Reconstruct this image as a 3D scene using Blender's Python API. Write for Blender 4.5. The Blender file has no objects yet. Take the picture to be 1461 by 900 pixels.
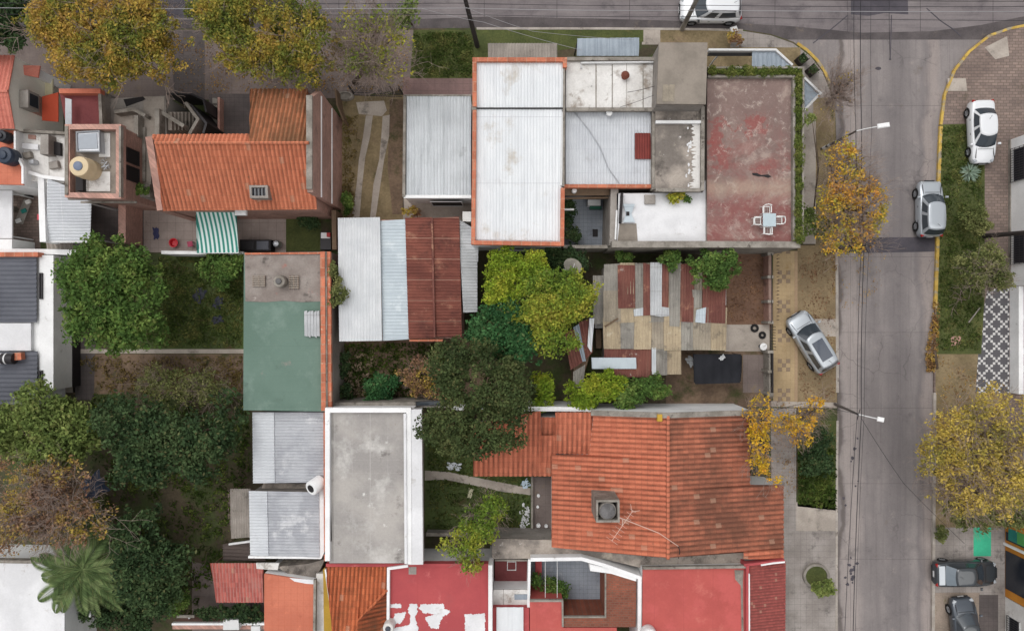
import bpy, bmesh, math, random
import numpy as np
from mathutils import Vector
R = math.radians
random.seed(11)
rng = np.random.default_rng(11)
SC = bpy.context.scene
COL = SC.collection
HC = 50.0                       # height of the drone in metres


def W(px, py, z=0.0):
    """survey point: map pixel + height -> metres (x east, y north)"""
    k = .001 * (HC - z)
    return ((px - 730.5) * k, (450 - py) * k, z)


def lerp2(a, b, t):
    return a + (b - a) * t


def S(r, g, b):
    f = lambda c: c / 12.92 if c <= .04045 else ((c + .055) / 1.055) ** 2.4
    return (f(r / 255), f(g / 255), f(b / 255), 1.0)


# ------------------------------------------------------------------ materials
class NB:
    def __init__(s, name):
        s.m = bpy.data.materials.new(name)
        s.m.use_nodes = True
        s.t = s.m.node_tree
        s.b = s.t.nodes['Principled BSDF']
        s.b.inputs['Specular IOR Level'].default_value = .25
        s.pos = s.n('ShaderNodeNewGeometry').outputs['Position']
        s._xyz = None

    def n(s, t, **k):
        o = s.t.nodes.new(t)
        for a, v in k.items():
            setattr(o, a, v)
        return o

    def l(s, a, b):
        s.t.links.new(a, b)

    def put(s, sock, v):
        if isinstance(v, bpy.types.NodeSocket):
            s.l(v, sock)
        else:
            sock.default_value = v

    def math(s, op, a, b=0.0, clamp=False):
        o = s.n('ShaderNodeMath', operation=op, use_clamp=clamp)
        s.put(o.inputs[0], a)
        s.put(o.inputs[1], b)
        return o.outputs[0]

    def xyz(s):
        if s._xyz is None:
            o = s.n('ShaderNodeSeparateXYZ')
            s.l(s.pos, o.inputs[0])
            s._xyz = o.outputs
        return s._xyz

    def vec(s, x, y, z=0.0):
        o = s.n('ShaderNodeCombineXYZ')
        s.put(o.inputs[0], x)
        s.put(o.inputs[1], y)
        s.put(o.inputs[2], z)
        return o.outputs[0]

    def noise(s, scale, detail=5, rough=.6, vec=None, dist=0.0):
        o = s.n('ShaderNodeTexNoise')
        o.inputs['Scale'].default_value = scale
        o.inputs['Detail'].default_value = detail
        o.inputs['Roughness'].default_value = rough
        o.inputs['Distortion'].default_value = dist
        s.l(vec if vec is not None else s.pos, o.inputs['Vector'])
        return o.outputs['Fac']

    def ramp(s, f, lo, hi):
        o = s.n('ShaderNodeMapRange', interpolation_type='SMOOTHSTEP')
        s.put(o.inputs[0], f)
        o.inputs[1].default_value = lo
        o.inputs[2].default_value = hi
        return o.outputs[0]

    def mix(s, f, a, b, blend='MIX'):
        o = s.n('ShaderNodeMix', data_type='RGBA', blend_type=blend)
        s.put(o.inputs[0], f)
        s.put(o.inputs[6], a)
        s.put(o.inputs[7], b)
        return o.outputs[2]

    def along(s, ang):
        x, y, z = s.xyz()
        return s.math('ADD', s.math('MULTIPLY', x, math.cos(R(ang))), s.math('MULTIPLY', y, math.sin(R(ang))))

    def line(s, ang, pitch, width, off=0.0, wob=0.0):
        t = s.math('ADD', s.along(ang), off + 500 * pitch)
        if wob:
            t = s.math('ADD', t, s.math('MULTIPLY', s.noise(.8, 3), wob))
        f = s.math('FRACT', s.math('DIVIDE', t, pitch))
        return s.math('LESS_THAN', f, width / pitch)

    def done(s, col, rough=.85, metal=0.0, bump=None, bstr=.3, bdist=.03):
        s.put(s.b.inputs['Base Color'], col)
        s.put(s.b.inputs['Roughness'], rough)
        s.b.inputs['Metallic'].default_value = metal
        if bump is not None:
            o = s.n('ShaderNodeBump')
            o.inputs['Strength'].default_value = bstr
            o.inputs['Distance'].default_value = bdist
            s.l(bump, o.inputs['Height'])
            s.l(o.outputs[0], s.b.inputs['Normal'])
        return s.m


def nmat(name, c1, c2, sc=.6, th=(.35, .65), st=(), lines=(), fine=.22, fsc=9.0, rough=.85, metal=0.0,
         bstr=.25, streak=None, brick=None):
    """weathered surface: two tones, fine grain, stains [(colour, scale, lo, hi)], joints [(ang, pitch, width, colour, strength, off)]"""
    b = NB(name)
    c = b.mix(b.ramp(b.noise(sc, 6), *th), c1, c2)
    if brick:
        cm, bw, bh, mo, mode = brick
        x, y, z = b.xyz()
        v = b.vec(b.math('ADD', x, y), z) if mode == 'wall' else b.vec(x, y)
        o = b.n('ShaderNodeTexBrick')
        b.l(v, o.inputs['Vector'])
        o.inputs['Scale'].default_value = 1.0
        o.inputs['Mortar Size'].default_value = mo
        o.inputs['Brick Width'].default_value = bw
        o.inputs['Row Height'].default_value = bh
        o.inputs['Color1'].default_value = (.82, .82, .82, 1)
        o.inputs['Color2'].default_value = (1.16, 1.13, 1.1, 1)
        o.inputs['Mortar'].default_value = (1, 1, 1, 1)
        c = b.mix(1.0, c, o.outputs['Color'], 'MULTIPLY')
        c = b.mix(b.math('MULTIPLY', o.outputs['Fac'], .75), c, cm)
    for i, (cs, ss, lo, hi) in enumerate(st):
        v = b.n('ShaderNodeMapping')
        v.inputs['Location'].default_value = (13.7 * i + 3, -7.1 * i, 5 * i)
        b.l(b.pos, v.inputs[0])
        c = b.mix(b.ramp(b.noise(ss, 7, .68, v.outputs[0]), lo, hi), c, cs)
    if streak:
        ang, cs, stn = streak
        u = b.along(ang + 90)
        w = b.along(ang)
        f = b.noise(1.0, 4, .6, b.vec(b.math('MULTIPLY', u, 3.2), b.math('MULTIPLY', w, .22)))
        c = b.mix(b.math('MULTIPLY', b.ramp(f, .45, .75), stn), c, cs)
    for ln in lines:
        ang, pitch, wd, cl, stn = ln[:5]
        off = ln[5] if len(ln) > 5 else 0.0
        c = b.mix(b.math('MULTIPLY', b.line(ang, pitch, wd, off, .02), stn), c, cl)
    g = b.noise(fsc, 4, .7)
    k = b.math('ADD', b.math('MULTIPLY', b.math('SUBTRACT', g, .5), fine * 2.2), 1.0)
    c = b.mix(1.0, c, b.vec(k, k, k), 'MULTIPLY')
    return b.done(c, rough, metal, g, bstr)


def tilemat(name, c1, c2, cd, ang, pitch, row, wlo=.55, whi=.75, wst=.8, cl=None, llo=.68, lhi=.8):
    """barrel tiles: every tile its own tone, weathering in patches; ang = direction the tile rows run down"""
    b = NB(name)
    u, v = b.along(ang + 90), b.along(ang)
    cu = b.math('FLOOR', b.math('DIVIDE', u, pitch))
    cv = b.math('FLOOR', b.math('DIVIDE', v, row))
    wn = b.n('ShaderNodeTexWhiteNoise', noise_dimensions='2D')
    b.l(b.vec(cu, cv), wn.inputs['Vector'])
    c = b.mix(wn.outputs['Value'], c1, c2)
    f = b.noise(.35, 7, .7)
    c = b.mix(b.math('MULTIPLY', b.ramp(f, wlo, whi), wst), c, cd)
    # pans between the barrels darkened unevenly in the colour to deepen the relief
    fr = b.math('FRACT', b.math('DIVIDE', u, pitch))
    pan = b.ramp(b.math('ABSOLUTE', b.math('SUBTRACT', fr, .75)), .24, .1)
    c = b.mix(b.math('MULTIPLY', pan, b.math('ADD', b.math('MULTIPLY', b.ramp(b.noise(.45, 6, .7), .28, .64), .52), .24)), c, cd)
    rw = b.math('LESS_THAN', b.math('FRACT', b.math('DIVIDE', v, row)), .07)
    c = b.mix(b.math('MULTIPLY', rw, .35), c, cd)
    if cl:
        c = b.mix(b.ramp(b.noise(1.3, 7, .75), llo, lhi), c, cl)
    li = b.noise(2.6, 6, .72)
    c = b.mix(b.math('MULTIPLY', b.ramp(li, .6, .7), .5), c, S(92, 80, 66))
    wn2 = b.math('GREATER_THAN', wn.outputs['Value'], .98)
    c = b.mix(b.math('MULTIPLY', wn2, .35), c, S(196, 164, 140))
    g = b.noise(14, 4, .7)
    k = b.math('ADD', b.math('MULTIPLY', b.math('SUBTRACT', g, .5), .6), 1.0)
    c = b.mix(1.0, c, b.vec(k, k, k), 'MULTIPLY')
    return b.done(c, .9, 0, g, .25)


def plain(name, c, rough=.6, metal=0.0, spec=.3, var=.12, coat=0.0):
    b = NB(name)
    g = b.noise(5.0, 4)
    k = b.math('ADD', b.math('MULTIPLY', b.math('SUBTRACT', g, .5), var * 2), 1.0)
    col = b.mix(1.0, c, b.vec(k, k, k), 'MULTIPLY')
    b.b.inputs['Specular IOR Level'].default_value = spec
    b.b.inputs['Coat Weight'].default_value = coat
    return b.done(col, rough, metal)


def leafmat(name, cols, sc=.55, trans=.25):
    """foliage: each leaf its own tone, whole boughs differ; cols = list of (pos, colour)"""
    b = NB(name)
    rnd = b.n('ShaderNodeNewGeometry').outputs['Random Per Island']
    f = b.math('ADD', b.math('MULTIPLY', b.ramp(b.noise(sc, 3), .3, .7), .62), b.math('MULTIPLY', rnd, .38))
    r = b.n('ShaderNodeValToRGB')
    e = r.color_ramp.elements
    e[0].position, e[0].color = cols[0]
    e[1].position, e[1].color = cols[-1]
    for p, c in cols[1:-1]:
        x = e.new(p)
        x.color = c
    b.l(f, r.inputs[0])
    k = b.math('ADD', b.math('MULTIPLY', b.math('FRACT', b.math('MULTIPLY', rnd, 17.31)), .75), .62)
    col = b.mix(1.0, r.outputs[0], b.vec(k, k, k), 'MULTIPLY')
    dead = b.math('GREATER_THAN', b.math('FRACT', b.math('MULTIPLY', rnd, 53.7)), .95)
    col = b.mix(b.math('MULTIPLY', dead, .3), col, S(138, 122, 84))
    b.put(b.b.inputs['Base Color'], col)
    b.b.inputs['Roughness'].default_value = .75
    b.b.inputs['Specular IOR Level'].default_value = .12
    t = b.n('ShaderNodeBsdfTranslucent')
    b.l(col, t.inputs[0])
    ms = b.n('ShaderNodeMixShader')
    ms.inputs[0].default_value = trans
    b.l(b.b.outputs[0], ms.inputs[1])
    b.l(t.outputs[0], ms.inputs[2])
    b.l(ms.outputs[0], b.t.nodes['Material Output'].inputs[0])
    return b.m


# ------------------------------------------------------------------ mesh helper
ORG = {}


class MB:
    def __init__(s):
        s.v = []
        s.f = []

    def add(s, vs, fs):
        n = len(s.v)
        s.v += [tuple(p) for p in vs]
        s.f += [tuple(i + n for i in f) for f in fs]
        return s

    def prism(s, poly, z1, z0=0.0, zref=None):
        """upright block; poly = map pixels read at height z1 (or zref); a third value per corner slopes the top"""
        n = len(poly)
        top, bot = [], []
        for p in poly:
            zt = p[2] if len(p) > 2 else z1
            x, y, _ = W(p[0], p[1], zt if zref is None else zref)
            top.append((x, y, zt))
            bot.append((x, y, z0))
        s.add(top + bot, [tuple(range(n)), tuple(range(2 * n - 1, n - 1, -1))] +
              [(i, i + n, (i + 1) % n + n, (i + 1) % n) for i in range(n)])
        return s

    def slab(s, poly, t=.06):
        """sloping slab of thickness t; poly of (px, py, z)"""
        n = len(poly)
        top = [W(*p) for p in poly]
        bot = [(x, y, z - t) for x, y, z in top]
        s.add(top + bot, [tuple(range(n)), tuple(range(2 * n - 1, n - 1, -1))] +
              [(i, i + n, (i + 1) % n + n, (i + 1) % n) for i in range(n)])
        return s

    def flat(s, poly, z):
        s.add([W(p[0], p[1], z) for p in poly], [tuple(range(len(poly)))])
        return s

    def wall(s, pts, w, z1, z0=0.0, closed=False, zref=None):
        """mitred wall of width w metres along map pixels read at zref/z1"""
        P = [Vector(W(p[0], p[1], z1 if zref is None else zref)[:2]) for p in pts]
        n = len(P)
        L, Rr = [], []
        for i in range(n):
            a = P[i - 1] if (i or closed) else None
            c = P[(i + 1) % n] if (i < n - 1 or closed) else None
            d1 = (P[i] - a).normalized() if a is not None else None
            d2 = (c - P[i]).normalized() if c is not None else None
            d1 = d1 or d2
            d2 = d2 or d1
            n1, n2 = Vector((-d1.y, d1.x)), Vector((-d2.y, d2.x))
            m = (n1 + n2).normalized()
            k = w / 2 / max(.3, m.dot(n1))
            L.append(P[i] + m * k)
            Rr.append(P[i] - m * k)
        vs = []
        for i in range(n):
            vs += [(L[i].x, L[i].y, z1), (Rr[i].x, Rr[i].y, z1), (Rr[i].x, Rr[i].y, z0), (L[i].x, L[i].y, z0)]
        fs = []
        for i in range(n if closed else n - 1):
            a, b = 4 * i, 4 * ((i + 1) % n)
            for k in range(4):
                fs.append((a + k, a + (k + 1) % 4, b + (k + 1) % 4, b + k))
        if not closed:
            fs += [(3, 2, 1, 0), tuple(4 * (n - 1) + k for k in range(4))]
        return s.add(vs, fs)

    def box(s, c, d, rz=0.0, bev=0.0):
        x, y, z = d[0] / 2, d[1] / 2, d[2] / 2
        ca, sa = math.cos(rz), math.sin(rz)
        q = []
        if bev:
            b = bev
            loops = [(x - b, y - b, -z), (x, y, -z + b), (x, y, z - b), (x - b, y - b, z)]
        else:
            loops = [(x, y, -z), (x, y, z)]
        for lx, ly, lz in loops:
            for sx, sy in ((-1, -1), (1, -1), (1, 1), (-1, 1)):
                q.append((c[0] + sx * lx * ca - sy * ly * sa, c[1] + sx * lx * sa + sy * ly * ca, c[2] + lz))
        m = len(loops)
        fs = [(3, 2, 1, 0), tuple(4 * (m - 1) + k for k in range(4))]
        for j in range(m - 1):
            for k in range(4):
                fs.append((4 * j + k, 4 * j + (k + 1) % 4, 4 * j + 4 + (k + 1) % 4, 4 * j + 4 + k))
        return s.add(q, fs)

    def lathe(s, c, prof, n=20):
        """prof = [(r, z)] about the vertical axis through c"""
        vs, fs = [], []
        for r, z in prof:
            for k in range(n):
                a = 2 * math.pi * k / n
                vs.append((c[0] + r * math.cos(a), c[1] + r * math.sin(a), c[2] + z))
        for j in range(len(prof) - 1):
            for k in range(n):
                fs.append((n * j + k, n * j + (k + 1) % n, n * j + n + (k + 1) % n, n * j + n + k))
        fs += [tuple(range(n - 1, -1, -1)), tuple(n * (len(prof) - 1) + k for k in range(n))]
        return s.add(vs, fs)

    def tube(s, pts, r, n=6):
        pts = [Vector(p) for p in pts]
        m = len(pts)
        rs = r if isinstance(r, (list, tuple)) else [r] * m
        vs, fs = [], []
        for i, p in enumerate(pts):
            d = (pts[min(i + 1, m - 1)] - pts[max(i - 1, 0)]).normalized()
            u = d.cross(Vector((0, 0, 1)))
            if u.length < .05:
                u = d.cross(Vector((0, 1, 0)))
            u.normalize()
            w = d.cross(u)
            for k in range(n):
                a = 2 * math.pi * k / n
                vs.append(p + (u * math.cos(a) + w * math.sin(a)) * rs[i])
        for i in range(m - 1):
            for k in range(n):
                fs.append((n * i + k, n * i + (k + 1) % n, n * i + n + (k + 1) % n, n * i + n + k))
        fs += [tuple(range(n - 1, -1, -1)), tuple(n * (m - 1) + k for k in range(n))]
        return s.add(vs, fs)

    def sheet(s, poly, ang, pitch, amp, row=0.0, ramp=0.0, t=.05, ns=8, sag=0.0):
        """corrugated / barrel-tiled sheet on the plane through (px, py, z) corners; the waves run along ang degrees"""
        P = np.array([W(*p) for p in poly])
        A = np.c_[P[:, 0], P[:, 1], np.ones(len(P))]
        co = np.linalg.lstsq(A, P[:, 2], rcond=None)[0]
        d = np.array([math.cos(R(ang)), math.sin(R(ang))])
        e = np.array([-d[1], d[0]])
        U, V = P[:, :2] @ e, P[:, :2] @ d
        down = -1 if (co[0] * d[0] + co[1] * d[1]) > 0 else 1
        us = np.arange(math.ceil(U.min() / (pitch / ns)), math.floor(U.max() / (pitch / ns)) + 1) * (pitch / ns)
        us = np.r_[U.min() + 1e-4, us[(us > U.min() + .002) & (us < U.max() - .002)], U.max() - 1e-4]
        nr = max(1, int(round((V.max() - V.min()) / row))) if row else (6 if sag else 1)
        n = len(P)
        cols = []
        for ui, u in enumerate(us):
            vv = []
            for i in range(n):
                j = (i + 1) % n
                if (U[i] - u) * (U[j] - u) <= 0 and U[i] != U[j]:
                    k = (u - U[i]) / (U[j] - U[i])
                    vv.append(V[i] + k * (V[j] - V[i]))
            a, b = min(vv), max(vv)
            wv = amp * math.sin(2 * math.pi * u / pitch)
            col = []
            for k in range(nr):
                for q in (0, 1):
                    f = (k + q) / nr
                    if not row and not sag and q == 0 and k > 0:
                        continue
                    if sag and q == 0 and k > 0:
                        continue
                    v = a + (b - a) * f
                    x, y = d * v + e * u
                    lip = ramp * (q if down > 0 else 1 - q)
                    jig = .35 * ramp * math.sin(ui // ns * 7.3 + k * 4.1) if row else 0
                    z = co[0] * x + co[1] * y + co[2] + wv + lip + jig - sag * 4 * f * (1 - f)
                    col.append((x, y, z))
            x, y, z = col[0]
            col.insert(0, (x, y, z - t))
            x, y, z = col[-1]
            col.append((x, y, z - t))
            cols.append(col)
        for idx in (0, -1):
            c2 = [(x, y, z - t) for x, y, z in cols[idx]]
            if idx == 0:
                cols.insert(0, c2)
            else:
                cols.append(c2)
        m = len(cols[0])
        vs = [p for c in cols for p in c]
        fs = [(i * m + j, (i + 1) * m + j, (i + 1) * m + j + 1, i * m + j + 1) for i in range(len(cols) - 1) for j in range(m - 1)]
        return s.add(vs, fs)

    def build(s, name, mat, parent=None, smooth=False, fix=True, org=None):
        me = bpy.data.meshes.new(name)
        if parent is not None:
            o0 = ORG[parent]
        elif org is not None:
            o0 = Vector(org)
        else:
            xs = np.array(s.v)
            o0 = Vector(((xs[:, 0].min() + xs[:, 0].max()) / 2, (xs[:, 1].min() + xs[:, 1].max()) / 2, xs[:, 2].min()))
        me.from_pydata([(x - o0.x, y - o0.y, z - o0.z) for x, y, z in s.v], [], s.f)
        if fix:
            bm = bmesh.new()
            bm.from_mesh(me)
            bmesh.ops.recalc_face_normals(bm, faces=bm.faces)
            bm.to_mesh(me)
            bm.free()
        if smooth:
            me.polygons.foreach_set('use_smooth', [True] * len(me.polygons))
            if smooth != 'all':
                me.set_sharp_from_angle(angle=R(smooth if isinstance(smooth, (int, float)) and smooth > 1 else 40))
        o = bpy.data.objects.new(name, me)
        me.materials.append(mat)
        COL.objects.link(o)
        ORG[o] = o0
        if parent is not None:
            o.parent = parent
        else:
            o.location = o0
        return o


def tag(o, label, cat, group=None, kind=None):
    if label:
        o['label'] = label
    if cat:
        o['category'] = cat
    if group:
        o['group'] = group
    if kind:
        o['kind'] = kind
    return o


def thing(name, label, cat, px, py, z=0.0, group=None):
    o = bpy.data.objects.new(name, None)
    o.empty_display_size = .3
    COL.objects.link(o)
    o.location = W(px, py, z)
    ORG[o] = Vector(o.location)
    return tag(o, label, cat, group)


def struct(name, mb, mat, label=None):
    o = mb.build(name, mat)
    o['kind'] = 'structure'
    if label:
        o['label'] = label
    return o


def dup(root, loc, rz=0.0, label=None):
    """copy of a thing, its parts and sub-parts"""
    def cp(o, par):
        c = o.copy()
        COL.objects.link(c)
        if par is not None:
            c.parent = par
        for ch in o.children:
            cp(ch, c)
        return c
    r = cp(root, None)
    r.location = loc
    r.rotation_euler = (0, 0, rz)
    if label:
        r['label'] = label
    return r
# ------------------------------------------------------------------ camera, light
cam = bpy.data.cameras.new('camera')
cam.sensor_fit = 'HORIZONTAL'
cam.angle = 2 * math.atan(36.525 / 50.0)
cam.clip_end = 3000
co = bpy.data.objects.new('camera', cam)
COL.objects.link(co)
co.location = (0, 0, HC)
SC.camera = co
w = bpy.data.worlds.new('World')
SC.world = w
w.use_nodes = True
nt = w.node_tree
sky = nt.nodes.new('ShaderNodeTexSky')
sky.sky_type = 'NISHITA'
sky.sun_disc = False
sky.sun_elevation = R(62)
sky.sun_rotation = R(-40)
sky.dust_density = 6.0
sky.ozone_density = .5
hs = nt.nodes.new('ShaderNodeHueSaturation')
hs.inputs['Saturation'].default_value = .13
nt.links.new(sky.outputs[0], hs.inputs['Color'])
nt.links.new(hs.outputs[0], nt.nodes['Background'].inputs[0])
nt.nodes['Background'].inputs[1].default_value = .15
sl = bpy.data.lights.new('sun', 'SUN')
sl.energy = .8
sl.angle = R(40)
sl.color = (1, .97, .93)
so = bpy.data.objects.new('sun', sl)
COL.objects.link(so)
so.rotation_euler = (R(28), 0, R(40))      # from the upper left of the map
so.location = (-20, 20, 60)
SC.view_settings.view_transform = 'Standard'
SC.view_settings.look = 'None'
SC.view_settings.exposure = -0.1

# ------------------------------------------------------------------ palette
G = {}
def roadmat():
    b = NB('worn street concrete')
    x, y, z = b.xyz()
    c = b.mix(b.ramp(b.noise(.22, 6), .3, .7), S(140, 133, 131), S(124, 118, 117))
    # wheel paths polished darker, the kerb lanes dusty and pale
    u = b.math('ADD', x, b.math('MULTIPLY', b.math('SUBTRACT', b.noise(.18, 4), .5), 2.2))
    for cx, hw, cl, st in ((24.2, 1.0, S(164, 154, 149), .6), (27.6, 1.3, S(104, 99, 100), .55), (29.4, .5, S(100, 95, 97), .4), (25.9, .5, S(110, 104, 104), .3), (29.9, .7, S(158, 146, 140), .5), (23.4, .28, S(92, 84, 80), .75)):
        d = b.math('ABSOLUTE', b.math('SUBTRACT', u, cx))
        c = b.mix(b.math('MULTIPLY', b.ramp(d, hw, hw * .2), st), c, cl)
    for i, (cs, ss, lo, hi, st) in enumerate(((S(96, 91, 92), .5, .54, .74, .7), (S(158, 148, 142), .7, .58, .76, .6), (S(84, 79, 80), 1.6, .64, .74, .8), (S(108, 98, 90), .9, .6, .72, .5))):
        m = b.n('ShaderNodeMapping')
        m.inputs['Location'].default_value = (9 * i, 4 * i, 0)
        b.l(b.pos, m.inputs[0])
        c = b.mix(b.math('MULTIPLY', b.ramp(b.noise(ss, 8, .72, m.outputs[0]), lo, hi), st), c, cs)
    f = b.noise(1.0, 5, .7, b.vec(b.math('MULTIPLY', x, 4.0), b.math('MULTIPLY', y, .16)))
    c = b.mix(b.math('MULTIPLY', b.ramp(f, .46, .74), .45), c, S(96, 91, 92))
    # slab joints and wandering cracks
    c = b.mix(b.math('MULTIPLY', b.line(90, 5.4, .03, 1.2, .05), .6), c, S(84, 78, 79))
    c = b.mix(b.math('MULTIPLY', b.line(0, 3.55, .025, .62, .05), .55), c, S(90, 84, 86))
    v = b.n('ShaderNodeTexVoronoi', feature='DISTANCE_TO_EDGE')
    v.inputs['Scale'].default_value = .28
    ps = b.n('ShaderNodeMapping')
    b.l(b.pos, ps.inputs[0])
    ad = b.n('ShaderNodeVectorMath', operation='ADD')
    nz = b.n('ShaderNodeTexNoise')
    nz.inputs['Scale'].default_value = .9
    nz.inputs['Detail'].default_value = 6
    b.l(b.pos, nz.inputs['Vector'])
    b.l(ps.outputs[0], ad.inputs[0])
    b.l(nz.outputs['Color'], ad.inputs[1])
    b.l(ad.outputs[0], v.inputs['Vector'])
    ck = b.math('MULTIPLY', b.ramp(v.outputs['Distance'], .012, .002), b.ramp(b.noise(.12, 3), .52, .6))
    c = b.mix(b.math('MULTIPLY', ck, .4), c, S(78, 73, 74))
    g = b.noise(10, 5, .75)
    k = b.math('ADD', b.math('MULTIPLY', b.math('SUBTRACT', g, .5), .5), 1.0)
    c = b.mix(1.0, c, b.vec(k, k, k), 'MULTIPLY')
    return b.done(c, .88, 0, g, .25)


G['road'] = roadmat()
G['road2'] = nmat('street concrete and old asphalt', S(128, 121, 121), S(113, 106, 107), .3, (.3, .7),
                  st=[(S(92, 86, 88), .4, .5, .7), (S(82, 78, 80), .16, .58, .7)],
                  lines=[(0, 5.2, .05, S(78, 73, 74), .8, 2.0)], streak=(0, S(90, 85, 88), .7), fine=.18)
G['asphalt'] = nmat('patched asphalt', S(82, 78, 84), S(70, 67, 73), .6, fine=.25)
G['gutter'] = nmat('dirty gutter asphalt', S(92, 86, 86), S(74, 69, 70), .5, st=[(S(120, 108, 96), .8, .58, .72)], fine=.3)
G['earth'] = nmat('bare earth', S(124, 104, 86), S(96, 80, 67), .35, st=[(S(62, 66, 36), .5, .5, .68), (S(52, 42, 36), .9, .6, .75)], fine=.5, fsc=5, bstr=.6)
G['darkearth'] = nmat('damp dark soil', S(88, 78, 62), S(68, 61, 48), .4, st=[(S(66, 76, 42), .45, .44, .62), (S(100, 84, 68), 1.2, .66, .78)], fine=.55, fsc=5, bstr=.6)
G['grass'] = nmat('mown grass', S(84, 90, 50), S(66, 74, 40), .5, st=[(S(104, 98, 58), .6, .55, .75), (S(84, 70, 48), .9, .64, .78)], fine=.6, fsc=7, bstr=.7)
G['darkgrass'] = nmat('darker green lawn', S(76, 90, 48), S(64, 72, 42), .4, st=[(S(70, 62, 38), .5, .52, .7), (S(76, 96, 40), .9, .62, .78)], fine=.6, fsc=6, bstr=.7)  # slightly darker green than the mown grass
G['drygrass'] = nmat('trodden dry verge', S(140, 122, 94), S(120, 104, 80), .5, st=[(S(94, 84, 50), .7, .58, .75), (S(150, 130, 98), 1.5, .62, .75)], fine=.4, fsc=7, bstr=.5)
G['browngrass'] = nmat('worn brown grass', S(136, 120, 92), S(112, 99, 74), .6, st=[(S(122, 104, 84), .5, .5, .7), (S(60, 62, 32), .8, .58, .72)], fine=.5, fsc=6, bstr=.6)
G['reddirt'] = nmat('reddish dirt with dead leaves', S(124, 96, 78), S(104, 80, 66), .5, st=[(S(134, 104, 78), 1.2, .6, .75), (S(80, 72, 46), .6, .6, .74)], fine=.5, fsc=6, bstr=.5)
G['pave'] = nmat('grey pavement', S(156, 149, 144), S(132, 125, 120), .5, st=[(S(100, 95, 92), .8, .54, .7), (S(164, 160, 156), 1.1, .62, .75)],
                 lines=[(0, .42, .02, S(100, 94, 92), .5), (90, .42, .02, S(100, 94, 92), .5)], fine=.2)
G['concrete'] = nmat('poured concrete', S(176, 166, 156), S(152, 143, 134), .5, st=[(S(104, 98, 92), .7, .54, .72), (S(92, 84, 76), 1.6, .64, .76)], fine=.22)
G['mauvepave'] = nmat('mauve footpath tiles', S(138, 112, 108), S(120, 98, 95), .4, st=[(S(96, 82, 76), .8, .58, .74)],
                      lines=[(0, .5, .03, S(104, 88, 86), .7), (90, .5, .03, S(104, 88, 86), .7)], fine=.22)
G['blockpave'] = nmat('brown paving blocks', S(138, 122, 114), S(118, 104, 98), .3, st=[(S(92, 84, 72), .5, .58, .74), (S(136, 122, 114), .9, .6, .76)],
                      brick=(S(92, 82, 76), .42, .21, .022, 'floor'), fine=.25)
G['greypave'] = nmat('dusty grey paving', S(126, 114, 109), S(108, 97, 93), .4, st=[(S(128, 112, 92), .7, .56, .72), (S(74, 66, 62), .5, .6, .76)],
                     lines=[(0, .8, .02, S(82, 74, 72), .5), (90, .8, .02, S(82, 74, 72), .5)], fine=.25)
G['patio'] = nmat('pale patio tiles', S(168, 154, 147), S(150, 137, 131), .5, st=[(S(104, 95, 90), .7, .58, .75)],
                  lines=[(0, .6, .02, S(112, 102, 98), .7), (90, .6, .02, S(112, 102, 98), .7)], fine=.16)
G['darkpatio'] = nmat('dark patio tiles', S(98, 90, 88), S(82, 76, 75), .6, lines=[(0, .33, .02, S(66, 60, 60), .6), (90, .33, .02, S(66, 60, 60), .6)], fine=.2)
G['bluepatio'] = nmat('blue grey patio tiles', S(146, 152, 160), S(128, 134, 143), .5, th=(.3, .7), st=[(S(148, 152, 158), 2.2, .56, .66), (S(88, 92, 98), .6, .6, .75)],
                      lines=[(0, .3, .015, S(92, 97, 106), .7), (90, .3, .015, S(92, 97, 106), .7)], fine=.2)
G['brickfloor'] = nmat('red brick floor', S(142, 84, 66), S(120, 72, 58), .6, st=[(S(104, 84, 70), 1, .58, .74)], brick=(S(112, 90, 78), .3, .16, .02, 'floor'), fine=.3)
G['yellowkerb'] = nmat('worn yellow kerb paint', S(198, 166, 84), S(172, 142, 70), 1, st=[(S(150, 140, 122), 1.1, .48, .6), (S(112, 100, 84), 2.5, .58, .68)], fine=.25)
G['kerb'] = nmat('pale concrete kerb', S(172, 164, 156), S(148, 140, 132), .8, st=[(S(112, 104, 98), 1.4, .58, .7)], fine=.25)
G['greenpaint'] = nmat('bright green floor paint', S(70, 186, 146), S(62, 170, 134), .8, st=[(S(120, 190, 160), 1.5, .66, .76)], fine=.12)


G['paledirt'] = nmat('pale trodden dirt', S(148, 134, 122), S(126, 114, 103), .5, st=[(S(108, 102, 66), .6, .56, .7), (S(168, 158, 148), 1.3, .6, .74)], fine=.35, bstr=.4)


def checkmat():
    b = NB('black and white checker paving')
    x, y, z = b.xyz()
    p = .175
    i = b.math('FLOOR', b.math('DIVIDE', b.math('ADD', x, 100 * p), p))
    j = b.math('FLOOR', b.math('DIVIDE', b.math('ADD', y, 100 * p), p))
    # white tiles run in diagonal chains of lozenges, with a double tile where chains cross
    a = b.math('MODULO', b.math('ADD', b.math('ADD', i, j), 600), 6)
    c = b.math('MODULO', b.math('ADD', b.math('SUBTRACT', i, j), 600), 6)
    wht = b.math('MAXIMUM', b.math('LESS_THAN', a, .5), b.math('LESS_THAN', c, .5))
    par = b.math('LESS_THAN', b.math('MODULO', b.math('ADD', b.math('ADD', i, j), 600), 2), .5)
    col = b.mix(b.math('MULTIPLY', wht, par), S(88, 86, 89), S(196, 194, 192))
    g = b.noise(7, 5, .7)
    k = b.math('ADD', b.math('MULTIPLY', b.math('SUBTRACT', g, .5), .5), 1.0)
    col = b.mix(1.0, col, b.vec(k, k, k), 'MULTIPLY')
    return b.done(col, .8)


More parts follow.
